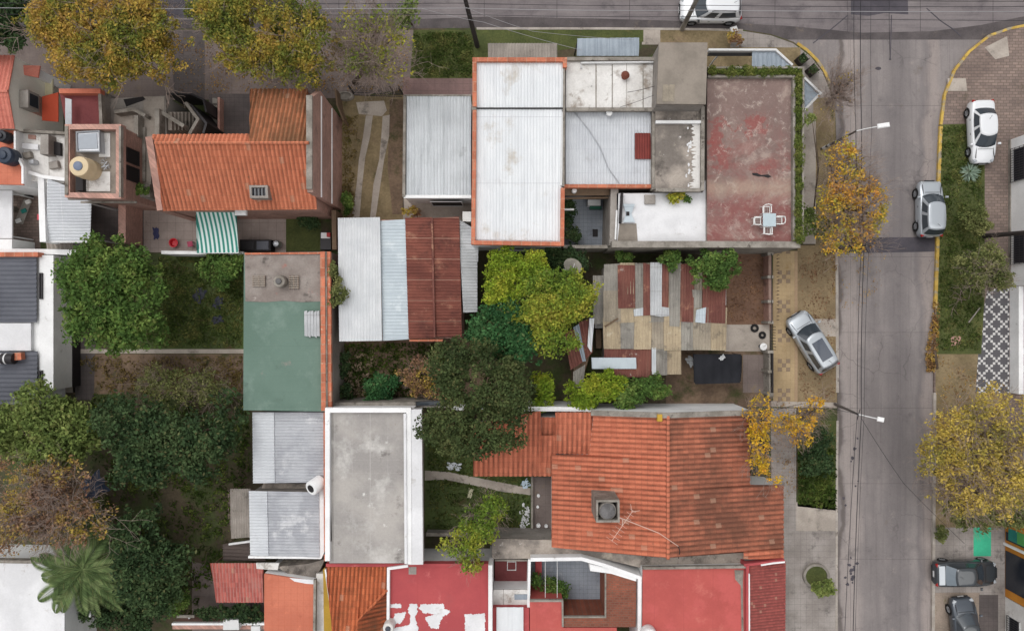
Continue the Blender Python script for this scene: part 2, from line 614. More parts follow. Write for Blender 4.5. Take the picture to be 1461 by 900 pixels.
def tanmat():
    b = NB('tan footpath tiles with grey crosses')
    x, y, z = b.xyz()
    p = .3
    fx = b.math('FLOOR', b.math('DIVIDE', b.math('SUBTRACT', x, 18.95), p))
    fy = b.math('FLOOR', b.math('DIVIDE', b.math('ADD', y, 40.0), p))
    m = b.math('MODULO', fy, 7)
    cx = b.math('ABSOLUTE', b.math('SUBTRACT', fx, 1))
    cy = b.math('ABSOLUTE', b.math('SUBTRACT', m, 2))
    dd = b.math('MAXIMUM', cx, cy)
    mid = b.math('LESS_THAN', dd, .5)
    ring = b.math('MULTIPLY', b.math('LESS_THAN', dd, 1.5), b.math('GREATER_THAN', b.math('MINIMUM', cx, cy), .5))
    c = b.mix(b.ramp(b.noise(.6, 5), .35, .65), S(174, 152, 118), S(154, 134, 104))
    c = b.mix(b.math('MULTIPLY', b.math('MAXIMUM', mid, ring), .75), c, S(118, 102, 92))
    c = b.mix(b.math('MULTIPLY', b.math('GREATER_THAN', fx, 3.5), .5), c, S(150, 124, 106))
    for a in (0, 90):
        c = b.mix(b.math('MULTIPLY', b.line(a, p, .02, -18.95 if a == 0 else 40.0), .3), c, S(120, 100, 74))
    c = b.mix(b.ramp(b.noise(.9, 6, .7), .55, .75), c, S(142, 116, 78))
    g = b.noise(8, 5, .7)
    k = b.math('ADD', b.math('MULTIPLY', b.math('SUBTRACT', g, .5), .5), 1.0)
    c = b.mix(1.0, c, b.vec(k, k, k), 'MULTIPLY')
    return b.done(c, .85)


# ------------------------------------------------------------------ ground
ZR = -.15
m_ = MB()
m_.add([(-900, -900, -.17), (900, -900, -.17), (900, 900, -.17), (-900, 900, -.17)], [(0, 1, 2, 3)])
struct('ground', m_, G['earth'])


def patch(name, poly, z, mat, n=1):
    return struct(name, MB().flat(poly, z), mat)


struct('road', MB().flat([(-700, -170), (2200, -170), (2200, 70), (-700, 70)], ZR), G['road2'])
struct('road', MB().flat([(1100, 57), (1460, 57), (1425, 62), (1400, 1700), (1120, 1700)], ZR + .006), G['road'])
struct('gutter', MB().flat([(-700, 27), (560, 29), (700, 24), (860, 27), (960, 30), (1060, 34), (1120, 37), (1230, 47), (1330, 45), (1400, 36), (1470, 22), (1700, 20),
                           (1700, 58), (1440, 60), (1390, 72), (1330, 66), (1230, 62), (1180, 80), (1120, 75), (1050, 60), (-700, 60)], ZR + .003), G['gutter'])
struct('road_patch', MB().flat([(1214, -8), (1295, -6), (1296, 21), (1262, 19), (1240, 23), (1214, 21)], ZR + .011), G['asphalt'])
struct('road_patch', MB().flat([(1196, 341), (1240, 339), (1335, 338), (1334, 359), (1240, 361), (1197, 360)], ZR + .011), G['asphalt'])
struct('road_patch', MB().flat([(-700, -100), (420, -100), (420, 26), (-700, 24)], ZR + .008), G['asphalt'])
_m = MB()      # sealed cracks
for pts in ([(1210, 22), (1186, 42), (1160, 62)], [(1322, 12), (1342, 30), (1360, 42), (1371, 52)], [(1272, 22), (1271, 60), (1270, 86)]):
    _m.wall(pts, .07, ZR + .014, ZR + .001)
struct('road_seal', _m, G['asphalt'])

WB = [(-700, 41), (300, 41), (590, 41), (700, 40), (860, 40), (1000, 41), (1062, 43), (1100, 49), (1132, 60), (1158, 79), (1176, 102), (1187, 130), (1192, 165), (1194, 220),
      (1195, 500), (1194, 900), (1190, 1700), (-700, 1700)]
struct('block_ground', MB().prism([(x - 730.5 + 730.5, y) for x, y in WB], 0, -.15), G['darkearth'])
EB = [(1332, 1700), (1330, 900), (1332, 640), (1334, 450), (1337, 360), (1339, 250), (1342, 180), (1348, 135), (1362, 100), (1384, 72), (1412, 50), (1440, 40), (1475, 33), (2200, 32), (2200, 1700)]
struct('block_ground', MB().prism(EB, 0, -.15), G['blockpave'])
NBk = [(-700, -800), (2200, -800), (2200, -150), (-700, -150)]
struct('block_ground', MB().prism(NBk, 0, -.15), G['greypave'])

# kerbs
struct('kerb', MB().wall([(1138, 62), (1152, 72), (1166, 86), (1177, 102), (1184, 119)], .2, .03, -.15), G['yellowkerb'])
struct('kerb', MB().wall([(1343, 178), (1348.5, 135), (1362.5, 100), (1384, 73), (1412, 51), (1440, 41), (1475, 34), (1700, 33)], .18, .03, -.15), G['yellowkerb'])
struct('kerb', MB().wall([(1335, 440), (1338, 360), (1340, 250), (1343, 180)], .22, .035, -.15), G['yellowkerb'])
struct('kerb', MB().wall([(1331, 1000), (1332.5, 800), (1334, 560)], .2, .025, -.15), G['kerb'])
struct('kerb', MB().wall([(1194, 345), (1195, 560)], .2, .03, -.15), G['kerb'])
struct('kerb', MB().wall([(1195, 600), (1194, 700), (1193.5, 1000)], .16, .03, -.15), G['kerb'])
struct('kerb', MB().wall([(680, 41), (862, 41), (1000, 42), (1060, 43.5)], .16, .025, -.15), G['kerb'])

z1, z2, z3, z4 = .004, .008, .012, .016
patch('pavement', [(-300, 43), (592, 43), (592, 126), (490, 140), (-300, 150)], z1, G['greypave'])
patch('driveway', [(240, -0 + 44), (292, 44), (292, 140), (250, 140)], z2, G['darkpatio'])
patch('pavement', [(916, 43), (942, 43), (942, 64), (916, 64)], z2, G['concrete'])
patch('verge', [(942, 43), (1042, 44), (1042, 72), (942, 72)], z1, G['browngrass'])
patch('pavement', [(1042, 44), (1062, 45), (1100, 51), (1131, 62), (1157, 81), (1174, 104), (1185, 132), (1187, 168), (1140, 168), (1140, 70), (1042, 70)], z1, G['pave'])
patch('lawn_strip', [(1008, 68), (1142, 68), (1142, 112), (1008, 112)], z2, G['browngrass'])
patch('verge', [(1160, 140), (1191, 140), (1193, 220), (1193, 350), (1163, 350)], z2, G['browngrass'])
patch('footpath', [(1146, 168), (1164, 168), (1164, 348), (1146, 348)], z3, G['concrete'])
patch('footpath', [(1103, 358), (1138, 358), (1138, 580), (1103, 580)], z2, tanmat())
patch('verge', [(1138, 350), (1194, 350), (1194, 574), (1138, 574)], z2, G['drygrass'])
patch('driveway', [(1160, 455), (1194, 455), (1194, 480), (1160, 480)], z3, G['concrete'])
patch('path', [(1100, 572), (1194, 574), (1194, 582), (1100, 580)], z3, G['concrete'])
patch('footpath', [(1100, 582), (1136, 582), (1136, 726), (1100, 726)], z1, G['pave'])
patch('pavement', [(1095, 724), (1194, 724), (1193, 1000), (1095, 1000)], z2, G['pave'])
patch('pavement', [(1136, 716), (1194, 712), (1194, 757), (1136, 757)], z3, G['concrete'])
patch('footpath', [(575, 110), (680, 110), (680, 137), (575, 137)], z2, G['mauvepave'])
# yard with two wheel tracks
patch('yard', [(486, 136), (576, 136), (576, 318), (486, 318)], z2, G['browngrass'])
patch('dirt_path', [(556, 142), (576, 142), (576, 306), (560, 306), (553, 240)], z3, G['earth'])
patch('concrete_apron', [(508, 146), (548, 144), (552, 158), (545, 166), (512, 163)], z3, G['concrete'])
patch('wheel_track', [(522, 165), (532, 165), (528, 195), (521, 225), (517, 262), (513, 310), (502, 310), (509, 262), (512, 228), (518, 195)], z4, G['concrete'])
patch('wheel_track', [(546, 166), (556, 164), (555, 195), (548, 228), (543, 262), (536, 310), (528, 310), (533, 262), (541, 228), (544, 195)], z4, G['concrete'])
# yards behind the houses
patch('patio', [(205, 298), (408, 298), (408, 360), (205, 360)], z2, G['patio'])
patch('lawn', [(408, 298), (458, 298), (458, 358), (408, 358)], z2, G['grass'])
patch('patio', [(130, 285), (205, 285), (205, 346), (130, 346)], z1, G['darkpatio'])
patch('courtyard', [(0, 265), (58, 265), (58, 358), (0, 358)], z2, G['blockpave'])
patch('patio', [(298, 134), (358, 134), (358, 192), (298, 192)], z2, G['darkpatio'])
patch('yard', [(75, 362), (112, 362), (112, 560), (75, 560)], z1, G['concrete'])
patch('driveway', [(100, 480), (136, 480), (134, 570), (108, 570)], z2, G['darkpatio'])
patch('path', [(98, 498), (350, 498), (350, 504), (98, 504)], z3, G['concrete'])
patch('yard', [(104, 505), (350, 505), (350, 562), (104, 562)], z1, G['earth'])
patch('yard', [(482, 484), (700, 484), (700, 580), (482, 580)], z1, G['earth'])
patch('yard', [(1030, 358), (1101, 358), (1101, 470), (1030, 470)], z1, G['reddirt'])
patch('patio', [(1034, 463), (1098, 463), (1098, 501), (1034, 501)], z3, G['concrete'])
patch('yard', [(950, 498), (1101, 498), (1101, 580), (950, 580)], z2, G['earth'])
patch('patio', [(1060, 506), (1102, 506), (1102, 560), (1060, 560)], z3, G['greypave'])
patch('courtyard', [(803, 268), (874, 268), (874, 350), (803, 350)], z1, G['bluepatio'])
PATH = [(606, 671), (640, 673), (680, 681), (720, 689), (757, 696), (757, 706), (716, 701), (676, 692), (636, 684), (606, 685)]
patch('path', PATH, z3, G['concrete'])
patch('patio', [(758, 680), (790, 680), (790, 756), (758, 756)], z3, G['greypave'])
patch('patio', [(757, 800), (870, 798), (870, 884), (757, 884)], z2, G['bluepatio'])
patch('patio', [(274, 800), (312, 810), (378, 860), (378, 900), (274, 900)], z2, G['greypave'])
patch('yard', [(325, 698), (362, 698), (362, 765), (332, 768), (325, 740)], z2, G['blockpave'])
patch('yard', [(575, 280), (680, 280), (680, 318), (575, 318)], z3, G['concrete'])
# east side
patch('pavement', [(1405, 68), (1437, 52), (1440, 80), (1420, 85)], z1, G['concrete'])
patch('pavement', [(1352, 112), (1378, 112), (1380, 130), (1352, 130)], z1, G['concrete'])
patch('checker_paving', [(1409, 412), (1440, 412), (1440, 560), (1392, 560), (1396, 500), (1402, 450)], z2, checkmat())
patch('verge', [(1335, 498), (1396, 498), (1392, 560), (1440, 560), (1440, 752), (1334, 752)], z1, G['browngrass'])
patch('pavement', [(1334, 752), (1436, 752), (1436, 848), (1334, 848)], z2, G['pave'])
patch('painted_paving', [(1389, 752), (1414, 752), (1414, 793), (1389, 793)], z3, G['greenpaint'])
patch('verge', [(1332, 845), (1398, 845), (1398, 1000), (1332, 1000)], z3, G['paledirt'])
patch('pavement', [(1397, 848), (1424, 848), (1424, 1000), (1397, 1000)], z4, G['darkpatio'])
patch('pavement', [(1424, 848), (1500, 848), (1500, 1000), (1424, 1000)], z2, G['pave'])


# grass and weeds: blades standing on the lawns (ground cover nobody could count)
def inside(poly, x, y):
    c = False
    n = len(poly)
    for i in range(n):
        x1, y1 = poly[i]
        x2, y2 = poly[i - 1]
        if (y1 > y) != (y2 > y) and x < (x2 - x1) * (y - y1) / (y2 - y1) + x1:
            c = not c
    return c


def quads(name, V, mat, loc, parent=None):
    """V: (N,4,3) array of leaf-sized faces -> one mesh"""
    n = len(V)
    me = bpy.data.meshes.new(name)
    me.vertices.add(4 * n)
    me.vertices.foreach_set('co', (V.reshape(-1, 3) - np.array(loc)).astype(np.float32).ravel())
    me.loops.add(4 * n)
    me.loops.foreach_set('vertex_index', np.arange(4 * n, dtype=np.int32))
    me.polygons.add(n)
    me.polygons.foreach_set('loop_start', np.arange(0, 4 * n, 4, dtype=np.int32))
    me.update(calc_edges=True)
    me.materials.append(mat)
    o = bpy.data.objects.new(name, me)
    COL.objects.link(o)
    if parent is not None:
        o.parent = parent
    else:
        o.location = loc
    return o


def leaves(C, size, up=.55, aspect=.55, jitter=.35):
    """kite-shaped leaves about the points C"""
    n = len(C)
    nr = rng.normal(size=(n, 3))
    nr[:, 2] = np.abs(nr[:, 2]) + up
    nr /= np.linalg.norm(nr, axis=1)[:, None]
    t = np.cross(nr, rng.normal(size=(n, 3)))
    t /= np.linalg.norm(t, axis=1)[:, None]
    b = np.cross(nr, t)
    s = (size * (1 + jitter * rng.uniform(-1, 1, n)))[:, None]
    return np.stack([C - t * s * .5, C + b * s * .5 * aspect, C + t * s * .5, C - b * s * .5 * aspect], axis=1)


LM = {}
LM['grass'] = leafmat('grass blades', [(0, S(48, 64, 24)), (.5, S(74, 88, 42)), (1, S(118, 116, 68))], .9, .2)
LM['drygrass'] = leafmat('dry blades', [(0, S(88, 76, 44)), (.5, S(124, 106, 66)), (1, S(96, 98, 50))], .9, .2)
LM['litter'] = leafmat('fallen leaves', [(0, S(96, 70, 48)), (.45, S(140, 108, 72)), (.8, S(172, 140, 62)), (1, S(188, 168, 130))], 1.2, .1)
LM['brownlitter'] = leafmat('brown dead leaves', [(0, S(92, 68, 54)), (.5, S(124, 92, 70)), (1, S(150, 118, 88))], 1.2, .1)
LM['weeds'] = leafmat('weeds', [(0, S(40, 52, 24)), (.5, S(66, 84, 34)), (1, S(116, 126, 62))], .8, .2)


def cover(name, poly, n, mat, size, zmax, label, cat, clump=0, z0=.02, holes=()):
    xs, ys = [p[0] for p in poly], [p[1] for p in poly]
    pts = []
    while len(pts) < n:
        if clump:
            cx, cy = random.uniform(min(xs), max(xs)), random.uniform(min(ys), max(ys))
            if not inside(poly, cx, cy):
                continue
            k = random.randint(4, 22)
            sg = random.uniform(.4, 1) * clump
            q = [(cx + random.gauss(0, sg), cy + random.gauss(0, sg)) for _ in range(k)]
        else:
            q = [(random.uniform(min(xs), max(xs)), random.uniform(min(ys), max(ys)))]
        for x, y in q:
            if inside(poly, x, y) and not any(inside(hh, x, y) for hh in holes):
                pts.append(W(x, y, z0 + random.random() ** 2 * zmax))
    V = leaves(np.array(pts), size, .3, .4)
    V[:, :, 2] = np.maximum(V[:, :, 2], .018)
    o = quads(name, V, mat, tuple(np.array(pts).mean(axis=0)))
    return tag(o, label, cat, kind='stuff')


struct('verge_ground', MB().flat([(590, 43), (678, 43), (918, 43), (918, 60), (678, 84), (678, 112), (585, 112)], z3), G['grass'])
struct('verge_ground', MB().flat([(1342, 178), (1405, 176), (1405, 420), (1400, 505), (1335, 505), (1338, 360)], z3), G['grass'])
struct('verge_ground', MB().flat([(1138, 598), (1194, 600), (1194, 728), (1138, 722)], z3), G['grass'])
struct('garden_ground', MB().flat([(606, 588), (790, 588), (790, 758), (606, 758)], z1), G['darkgrass'])
struct('garden_ground', MB().flat([(205, 362), (350, 362), (350, 498), (205, 498)], z1), G['darkgrass'])
cover('grass', [(590, 46), (676, 46), (676, 110), (588, 110)], 3200, LM['grass'], .22, .12, 'green grass verge between the street and the mauve footpath', 'grass', 7)
cover('grass', [(1344, 180), (1403, 178), (1403, 420), (1398, 500), (1338, 500)], 6500, LM['grass'], .2, .1, 'green grass strip along the yellow kerb beside the parked white sedan', 'grass', 7)
cover('grass', [(610, 600), (755, 600), (755, 755), (610, 755)], 3600, LM['grass'], .22, .12, 'darker green lawn of the walled garden with the winding path', 'grass', 9, holes=[PATH])
cover('grass', [(225, 366), (346, 366), (346, 495), (225, 495)], 6000, LM['grass'], .22, .15, 'dark green lawn beside the green flat roof', 'grass', 8)
cover('grass', [(1139, 640), (1193, 640), (1193, 726), (1139, 720)], 2600, LM['weeds'], .26, .3, 'overgrown weedy verge by the street in front of the tiled house', 'grass', 5)
cover('weeds', [(484, 490), (640, 488), (640, 576), (484, 576)], 4200, LM['weeds'], .24, .35, 'weeds overgrowing the rubble yard below the rusty shed roof', 'weeds', 6)
cover('weeds', [(488, 165), (512, 165), (505, 310), (488, 310)], 900, LM['drygrass'], .18, .06, 'thin worn grass beside the wheel tracks', 'weeds', 4)
cover('weeds', [(105, 508), (345, 508), (345, 560), (150, 560)], 1800, LM['drygrass'], .22, .2, 'dry weeds on the bare lot below the narrow path', 'weeds', 6)
cover('weeds', [(130, 560), (356, 560), (356, 690), (325, 790), (275, 880), (100, 880), (130, 700)], 8000, LM['weeds'], .26, .3, 'weeds on the shady ground between the dark trees', 'weeds', 7)
cover('fallen_leaves', [(1319, 505), (1334, 420), (1340, 445), (1336, 530), (1322, 530)], 1100, LM['litter'], .2, .3, 'heap of dry fallen leaves in the gutter at the grass strip', 'leaves', 4, -.14)
cover('fallen_leaves', [(1140, 360), (1192, 360), (1192, 572), (1140, 572)], 1100, LM['brownlitter'], .14, .03, 'brown leaves scattered on the dry verge around the parked car', 'leaves', 8)
cover('fallen_leaves', [(1036, 366), (1098, 366), (1098, 460), (1036, 460)], 900, LM['brownlitter'], .14, .03, 'dead leaves on the reddish dirt yard', 'leaves', 8)
cover('fallen_leaves', [(1336, 505), (1438, 550), (1438, 752), (1336, 752)], 1500, LM['litter'], .16, .04, 'fallen leaves under the large yellow street tree', 'leaves', 9)
cover('fallen_leaves', [(240, 60), (590, 60), (585, 130), (250, 135)], 1500, LM['litter'], .16, .03, 'fallen leaves on the dusty pavement under the golden trees', 'leaves', 9)
cover('fallen_leaves', [(1182, 205), (1192, 205), (1194, 350), (1194, 420), (1188, 420)], 700, LM['litter'], .15, .03, 'amber leaves gathered along the kerb below the amber street tree', 'leaves', 4)
cover('fallen_leaves', [(1196, 230), (1262, 240), (1262, 400), (1197, 480)], 420, LM['litter'], .13, .02, 'loose leaves blown over the street concrete beside the amber tree', 'leaves', 6, -.13)
cover('fallen_leaves', [(1104, 560), (1194, 584), (1194, 640), (1104, 730)], 620, LM['litter'], .14, .02, 'yellow leaves on the footpath below the spindly yellow trees', 'leaves', 7, .03)
cover('rubble', [(490, 500), (535, 500), (520, 565), (488, 560)], 500, plain('pale rubble', S(168, 148, 126), .9, var=.5), .28, .15, 'pale rubble and broken bricks heaped in the weedy yard', 'rubble', 3)
# ------------------------------------------------------------------ building materials
B = {}
B['white'] = nmat('white wall paint', S(236, 236, 236), S(222, 222, 222), .5, st=[(S(150, 145, 140), 1.1, .62, .78)], fine=.12)
B['cream'] = nmat('cream white wall paint', S(242, 240, 230), S(228, 226, 216), .5, st=[(S(190, 184, 168), 1.1, .66, .8)], fine=.1)
B['whiteroof'] = nmat('white roof coating', S(224, 224, 226), S(208, 208, 210), .5, st=[(S(178, 174, 170), .9, .6, .74), (S(120, 112, 106), 3, .7, .78)], fine=.1)
B['greywall'] = nmat('grey render', S(156, 150, 144), S(134, 128, 122), .6, st=[(S(88, 82, 78), .9, .56, .74), (S(170, 164, 158), 1.5, .64, .76)], fine=.25)
B['greycap'] = nmat('weathered grey coping', S(150, 144, 136), S(122, 116, 108), 1.2, st=[(S(84, 78, 72), 2.2, .55, .7)], fine=.3)
B['brick'] = nmat('brick wall', S(190, 150, 138), S(170, 133, 122), .5, st=[(S(104, 84, 76), .6, .55, .75)], brick=(S(136, 118, 108), .26, .09, .012, 'wall'), fine=.25)
B['rawbrick'] = nmat('raw orange brick coping', S(192, 118, 92), S(172, 104, 80), 1.6, st=[(S(200, 164, 138), 2.4, .6, .7), (S(122, 90, 74), 1.6, .6, .75)], brick=(S(176, 138, 116), .62, .62, .03, 'floor'), fine=.3)
B['corr_white'] = nmat('white sheet metal', S(222, 224, 226), S(212, 215, 218), .3, st=[(S(196, 197, 199), .5, .58, .78), (S(174, 170, 164), 1.3, .68, .8), (S(186, 180, 172), .22, .58, .7), (S(156, 124, 104), 2.6, .72, .77)], lines=[(90, 4.25, .035, S(176, 179, 184), .7), (0, 1.0, .03, S(200, 203, 207), .7)], streak=(90, S(190, 192, 195), .5), fine=.06, rough=.5)
B['corr_grey'] = nmat('galvanised sheet metal', S(196, 200, 203), S(180, 184, 187), .4, st=[(S(146, 148, 150), .7, .58, .75)], streak=(90, S(140, 144, 148), .6), fine=.1, rough=.5)
B['corr_light'] = nmat('pale grey sheet metal', S(196, 199, 203), S(184, 187, 192), .3, th=(.4, .6), st=[(S(170, 171, 174), .6, .56, .76), (S(156, 150, 144), 1.4, .66, .76)], lines=[(90, 1.55, .03, S(168, 170, 176), .5), (0, 4.1, .04, S(212, 212, 214), .5, 1.0)], fine=.08, rough=.5)
B['corr_mid'] = nmat('grey sheet metal', S(172, 174, 179), S(156, 158, 164), .6, th=(.42, .58), st=[(S(134, 134, 138), .7, .58, .76), (S(192, 193, 196), .45, .56, .66)], lines=[(90, 1.0, .03, S(146, 148, 153), .6)], streak=(0, S(146, 147, 151), .4), fine=.1, rough=.5)
B['corr_blue'] = nmat('pale blue sheet metal', S(186, 196, 202), S(174, 184, 191), .4, st=[(S(200, 208, 212), .8, .56, .7)], lines=[(90, 1.42, .035, S(146, 156, 166), .6)], fine=.06, rough=.5)
B['corr_bluegrey'] = nmat('blue grey sheet metal', S(152, 162, 172), S(138, 148, 158), .6, lines=[(0, .82, .03, S(112, 124, 136), .8)], fine=.12, rough=.5)
B['corr_dark'] = nmat('dark grey sheet metal', S(92, 94, 102), S(80, 82, 90), .4, st=[(S(70, 71, 78), .8, .58, .75)], streak=(0, S(108, 110, 118), .4), fine=.12, rough=.55)
B['corr_old'] = nmat('old dusty asbestos sheet', S(158, 150, 142), S(136, 129, 122), .6, st=[(S(104, 98, 92), 1, .56, .74)], streak=(90, S(116, 110, 104), .6), fine=.2)
B['rust'] = nmat('rusted sheet metal', S(132, 80, 68), S(108, 64, 56), .4, st=[(S(86, 54, 49), .7, .5, .72), (S(160, 116, 96), .8, .56, .7), (S(186, 160, 144), 2.0, .66, .74)],
                 lines=[(90, 1.38, .035, S(176, 146, 128), .75, .4)], streak=(0, S(84, 48, 42), .5), fine=.18)
B['rust2'] = nmat('dull red sheet metal', S(120, 76, 67), S(102, 63, 57), .6, st=[(S(158, 118, 98), 1.2, .56, .7), (S(176, 168, 160), .9, .64, .7), (S(74, 46, 42), 1, .58, .75)], streak=(90, S(146, 112, 96), .35), fine=.2)
B['tancorr'] = nmat('tan fibre cement sheet', S(176, 160, 134), S(154, 140, 118), .6, st=[(S(112, 102, 90), .9, .52, .7), (S(190, 178, 156), 1.4, .6, .74), (S(88, 80, 70), 1.9, .64, .74)], streak=(90, S(118, 106, 90), .55), fine=.28)
B['tancorr2'] = nmat('greyed fibre cement sheet', S(158, 148, 132), S(136, 127, 114), .6, st=[(S(96, 90, 82), .8, .52, .7), (S(178, 170, 154), 1.3, .6, .74)], streak=(90, S(104, 97, 86), .6), fine=.28)
B['greycorr'] = nmat('grey fibre cement sheet', S(150, 146, 138), S(128, 124, 118), .6, st=[(S(98, 94, 88), .9, .54, .72)], streak=(90, S(98, 92, 86), .6), fine=.22)
B['rustwhite'] = nmat('white sheet with rust stains', S(208, 210, 212), S(192, 195, 198), .5, st=[(S(142, 90, 66), .55, .69, .73)], lines=[(0, 2.7, .03, S(172, 172, 174), .6, .8)], streak=(90, S(180, 182, 184), .5), fine=.08, rough=.55)
B['palesheet'] = nmat('patched pale sheet', S(184, 186, 188), S(168, 170, 172), .7, st=[(S(136, 96, 80), 1.3, .66, .72), (S(120, 116, 112), 1, .6, .76)], lines=[(90, 1.6, .04, S(124, 120, 118), .6)], fine=.15)
B['slab'] = nmat('bare concrete roof', S(144, 135, 125), S(124, 116, 107), .5, st=[(S(92, 86, 80), .6, .56, .76), (S(148, 136, 118), .8, .64, .76)], fine=.16)
B['stained'] = nmat('blackened concrete roof', S(168, 158, 148), S(116, 109, 103), .45, th=(.38, .6), st=[(S(84, 78, 74), .6, .54, .7), (S(176, 166, 152), .5, .58, .7), (S(206, 202, 198), 1.1, .66, .7)], fine=.3)
B['whitestained'] = nmat('dirty whitewashed roof', S(222, 220, 217), S(202, 199, 195), .5, st=[(S(150, 140, 130), .8, .54, .7), (S(84, 78, 72), 1.4, .64, .76)], lines=[(0, 2.0, .06, S(136, 128, 120), .6, .6)], fine=.2)
def redterrace():
    b = NB('worn red terrace')
    x, y, z = b.xyz()
    px = lambda a: (a - 730.5) * .0457
    py = lambda a: (450 - a) * .0457
    n1, n2, n3 = b.noise(.5, 7, .68), b.noise(1.1, 7, .72), b.noise(.28, 5, .6)
    c = b.mix(b.ramp(n3, .35, .65), S(142, 122, 115), S(122, 103, 98))
    # the lower end keeps more of its old maroon paint
    f = b.math('ADD', b.math('MULTIPLY', b.math('SUBTRACT', py(262), y), .22), b.math('MULTIPLY', b.math('SUBTRACT', n1, .5), 4.2))
    c = b.mix(b.math('MULTIPLY', b.ramp(f, -.1, .8), .8), c, S(128, 76, 74))
    for cx, cy, rx, ry in ((1024, 205, 15, 34), (1076, 180, 18, 16), (1010, 203, 16, 8), (1100, 240, 22, 9)):
        dx = b.math('DIVIDE', b.math('SUBTRACT', x, px(cx)), rx * .0457)
        dy = b.math('DIVIDE', b.math('SUBTRACT', y, py(cy)), ry * .0457)
        d = b.math('SQRT', b.math('ADD', b.math('MULTIPLY', dx, dx), b.math('MULTIPLY', dy, dy)))
        d = b.math('ADD', d, b.math('MULTIPLY', b.math('SUBTRACT', n2, .5), 6.0))
        c = b.mix(b.math('MULTIPLY', b.ramp(d, 1.1, .55), .75), c, S(140, 78, 74))
    # pale scuffs where the paint wore through to the screed
    v = b.noise(.42, 8, .76, None, .5)
    c = b.mix(b.math('MULTIPLY', b.ramp(v, .5, .62), .6), c, S(172, 156, 146))
    c = b.mix(b.math('MULTIPLY', b.ramp(b.noise(1.5, 8, .82, None, .6), .53, .64), .6), c, S(192, 180, 170))
    c = b.mix(b.math('MULTIPLY', b.ramp(b.noise(.45, 7, .75, None, 1.0), .42, .62), b.math('MULTIPLY', b.ramp(y, py(130), py(240)), .7)), c, S(132, 84, 80))
    c = b.mix(b.math('MULTIPLY', b.ramp(b.noise(3.2, 6, .8, None, 1.5), .58, .68), .5), c, S(104, 92, 88))
    bx = b.math('ABSOLUTE', b.math('SUBTRACT', y, py(268)))
    c = b.mix(b.math('MULTIPLY', b.ramp(b.math('ADD', bx, b.math('MULTIPLY', n2, 1.4)), 1.7, .6), .6), c, S(168, 148, 132))
    c = b.mix(b.math('MULTIPLY', b.ramp(b.noise(.6, 6, .7, None, .5), .6, .75), .5), c, S(88, 76, 72))
    g = b.noise(6, 5, .7)
    k = b.math('ADD', b.math('MULTIPLY', b.math('SUBTRACT', g, .5), .5), 1.0)
    c = b.mix(1.0, c, b.vec(k, k, k), 'MULTIPLY')
    return b.done(c, .85, 0, g, .25)


B['redterrace'] = redterrace()
B['greyroof'] = nmat('grey tiled roof deck', S(172, 167, 162), S(150, 146, 143), .35, st=[(S(190, 187, 183), .4, .5, .68), (S(112, 107, 104), .6, .56, .72), (S(122, 106, 92), .5, .62, .74), (S(208, 206, 203), 1.5, .62, .72)], lines=[(0, 1.15, .035, S(170, 166, 162), .45), (90, .85, .035, S(168, 164, 160), .4), (0, 2.3, .05, S(182, 178, 174), .4)], fine=.16)
B['greenroof'] = nmat('faded green roof membrane', S(104, 126, 115), S(96, 118, 107), .3, st=[(S(116, 136, 126), .45, .52, .72), (S(140, 132, 126), .3, .62, .72), (S(94, 114, 104), .9, .6, .7), (S(150, 160, 152), 2.2, .68, .76)], lines=[(90, 1.0, .02, S(90, 112, 100), .5)], fine=.08)
B['pinkroof'] = nmat('worn concrete', S(150, 142, 136), S(128, 118, 112), .5, st=[(S(158, 110, 100), .9, .6, .72), (S(92, 86, 82), .8, .55, .7), (S(190, 184, 178), 1.3, .62, .74)], fine=.25)
B['redpaint'] = nmat('red waterproof paint', S(176, 82, 83), S(165, 75, 78), .4, st=[(S(164, 80, 82), .7, .54, .72), (S(194, 108, 106), 1.0, .58, .72), (S(150, 84, 82), 2.0, .66, .76)], lines=[(0, 2.1, .05, S(164, 74, 74), .5)], fine=.1)
B['redpaint2'] = nmat('coral waterproof paint', S(182, 90, 84), S(171, 83, 78), .35, st=[(S(196, 112, 103), .55, .54, .72), (S(170, 86, 82), .8, .58, .74), (S(150, 92, 88), 1.8, .68, .76), (S(186, 92, 88), .3, .5, .6)], lines=[(0, 1.95, .05, S(168, 82, 78), .6, .3)], fine=.1)
B['maroon'] = nmat('maroon floor paint', S(122, 66, 66), S(106, 56, 58), .5, st=[(S(140, 84, 80), 1, .6, .75)], fine=.14)
B['orange'] = nmat('orange roof paint', S(196, 118, 94), S(184, 108, 86), .5, st=[(S(210, 128, 100), .9, .58, .74), (S(168, 94, 72), .8, .6, .75)], lines=[(0, .42, .03, S(178, 96, 72), .5), (90, .42, .03, S(180, 98, 74), .4)], fine=.14)
B['yellow'] = nmat('ochre wall paint', S(188, 152, 62), S(172, 138, 56), .6, fine=.15)
B['orangewall'] = nmat('orange wall paint', S(196, 132, 52), S(178, 116, 46), .6, st=[(S(140, 100, 60), 1.2, .62, .75)], fine=.15)
B['teal'] = nmat('teal signboard', S(48, 130, 122), S(42, 116, 110), .8, fine=.1, rough=.5)
B['greensign'] = nmat('green signboard', S(96, 168, 96), S(84, 150, 84), .8, fine=.1, rough=.5)
B['brickpaint'] = tilemat('dull red flat tiles', S(156, 84, 78), S(136, 72, 68), S(112, 66, 62), 0, .2, .16, .55, .75, .5)
B['tile_n'] = tilemat('orange barrel tiles', S(206, 128, 97), S(186, 112, 84), S(124, 80, 62), 90, .27, .36, .56, .8, .45)
B['tile_nw'] = tilemat('mossy barrel tiles', S(188, 122, 88), S(156, 102, 74), S(102, 78, 56), 90, .27, .36, .35, .68, .75, S(214, 196, 172), .7, .76)
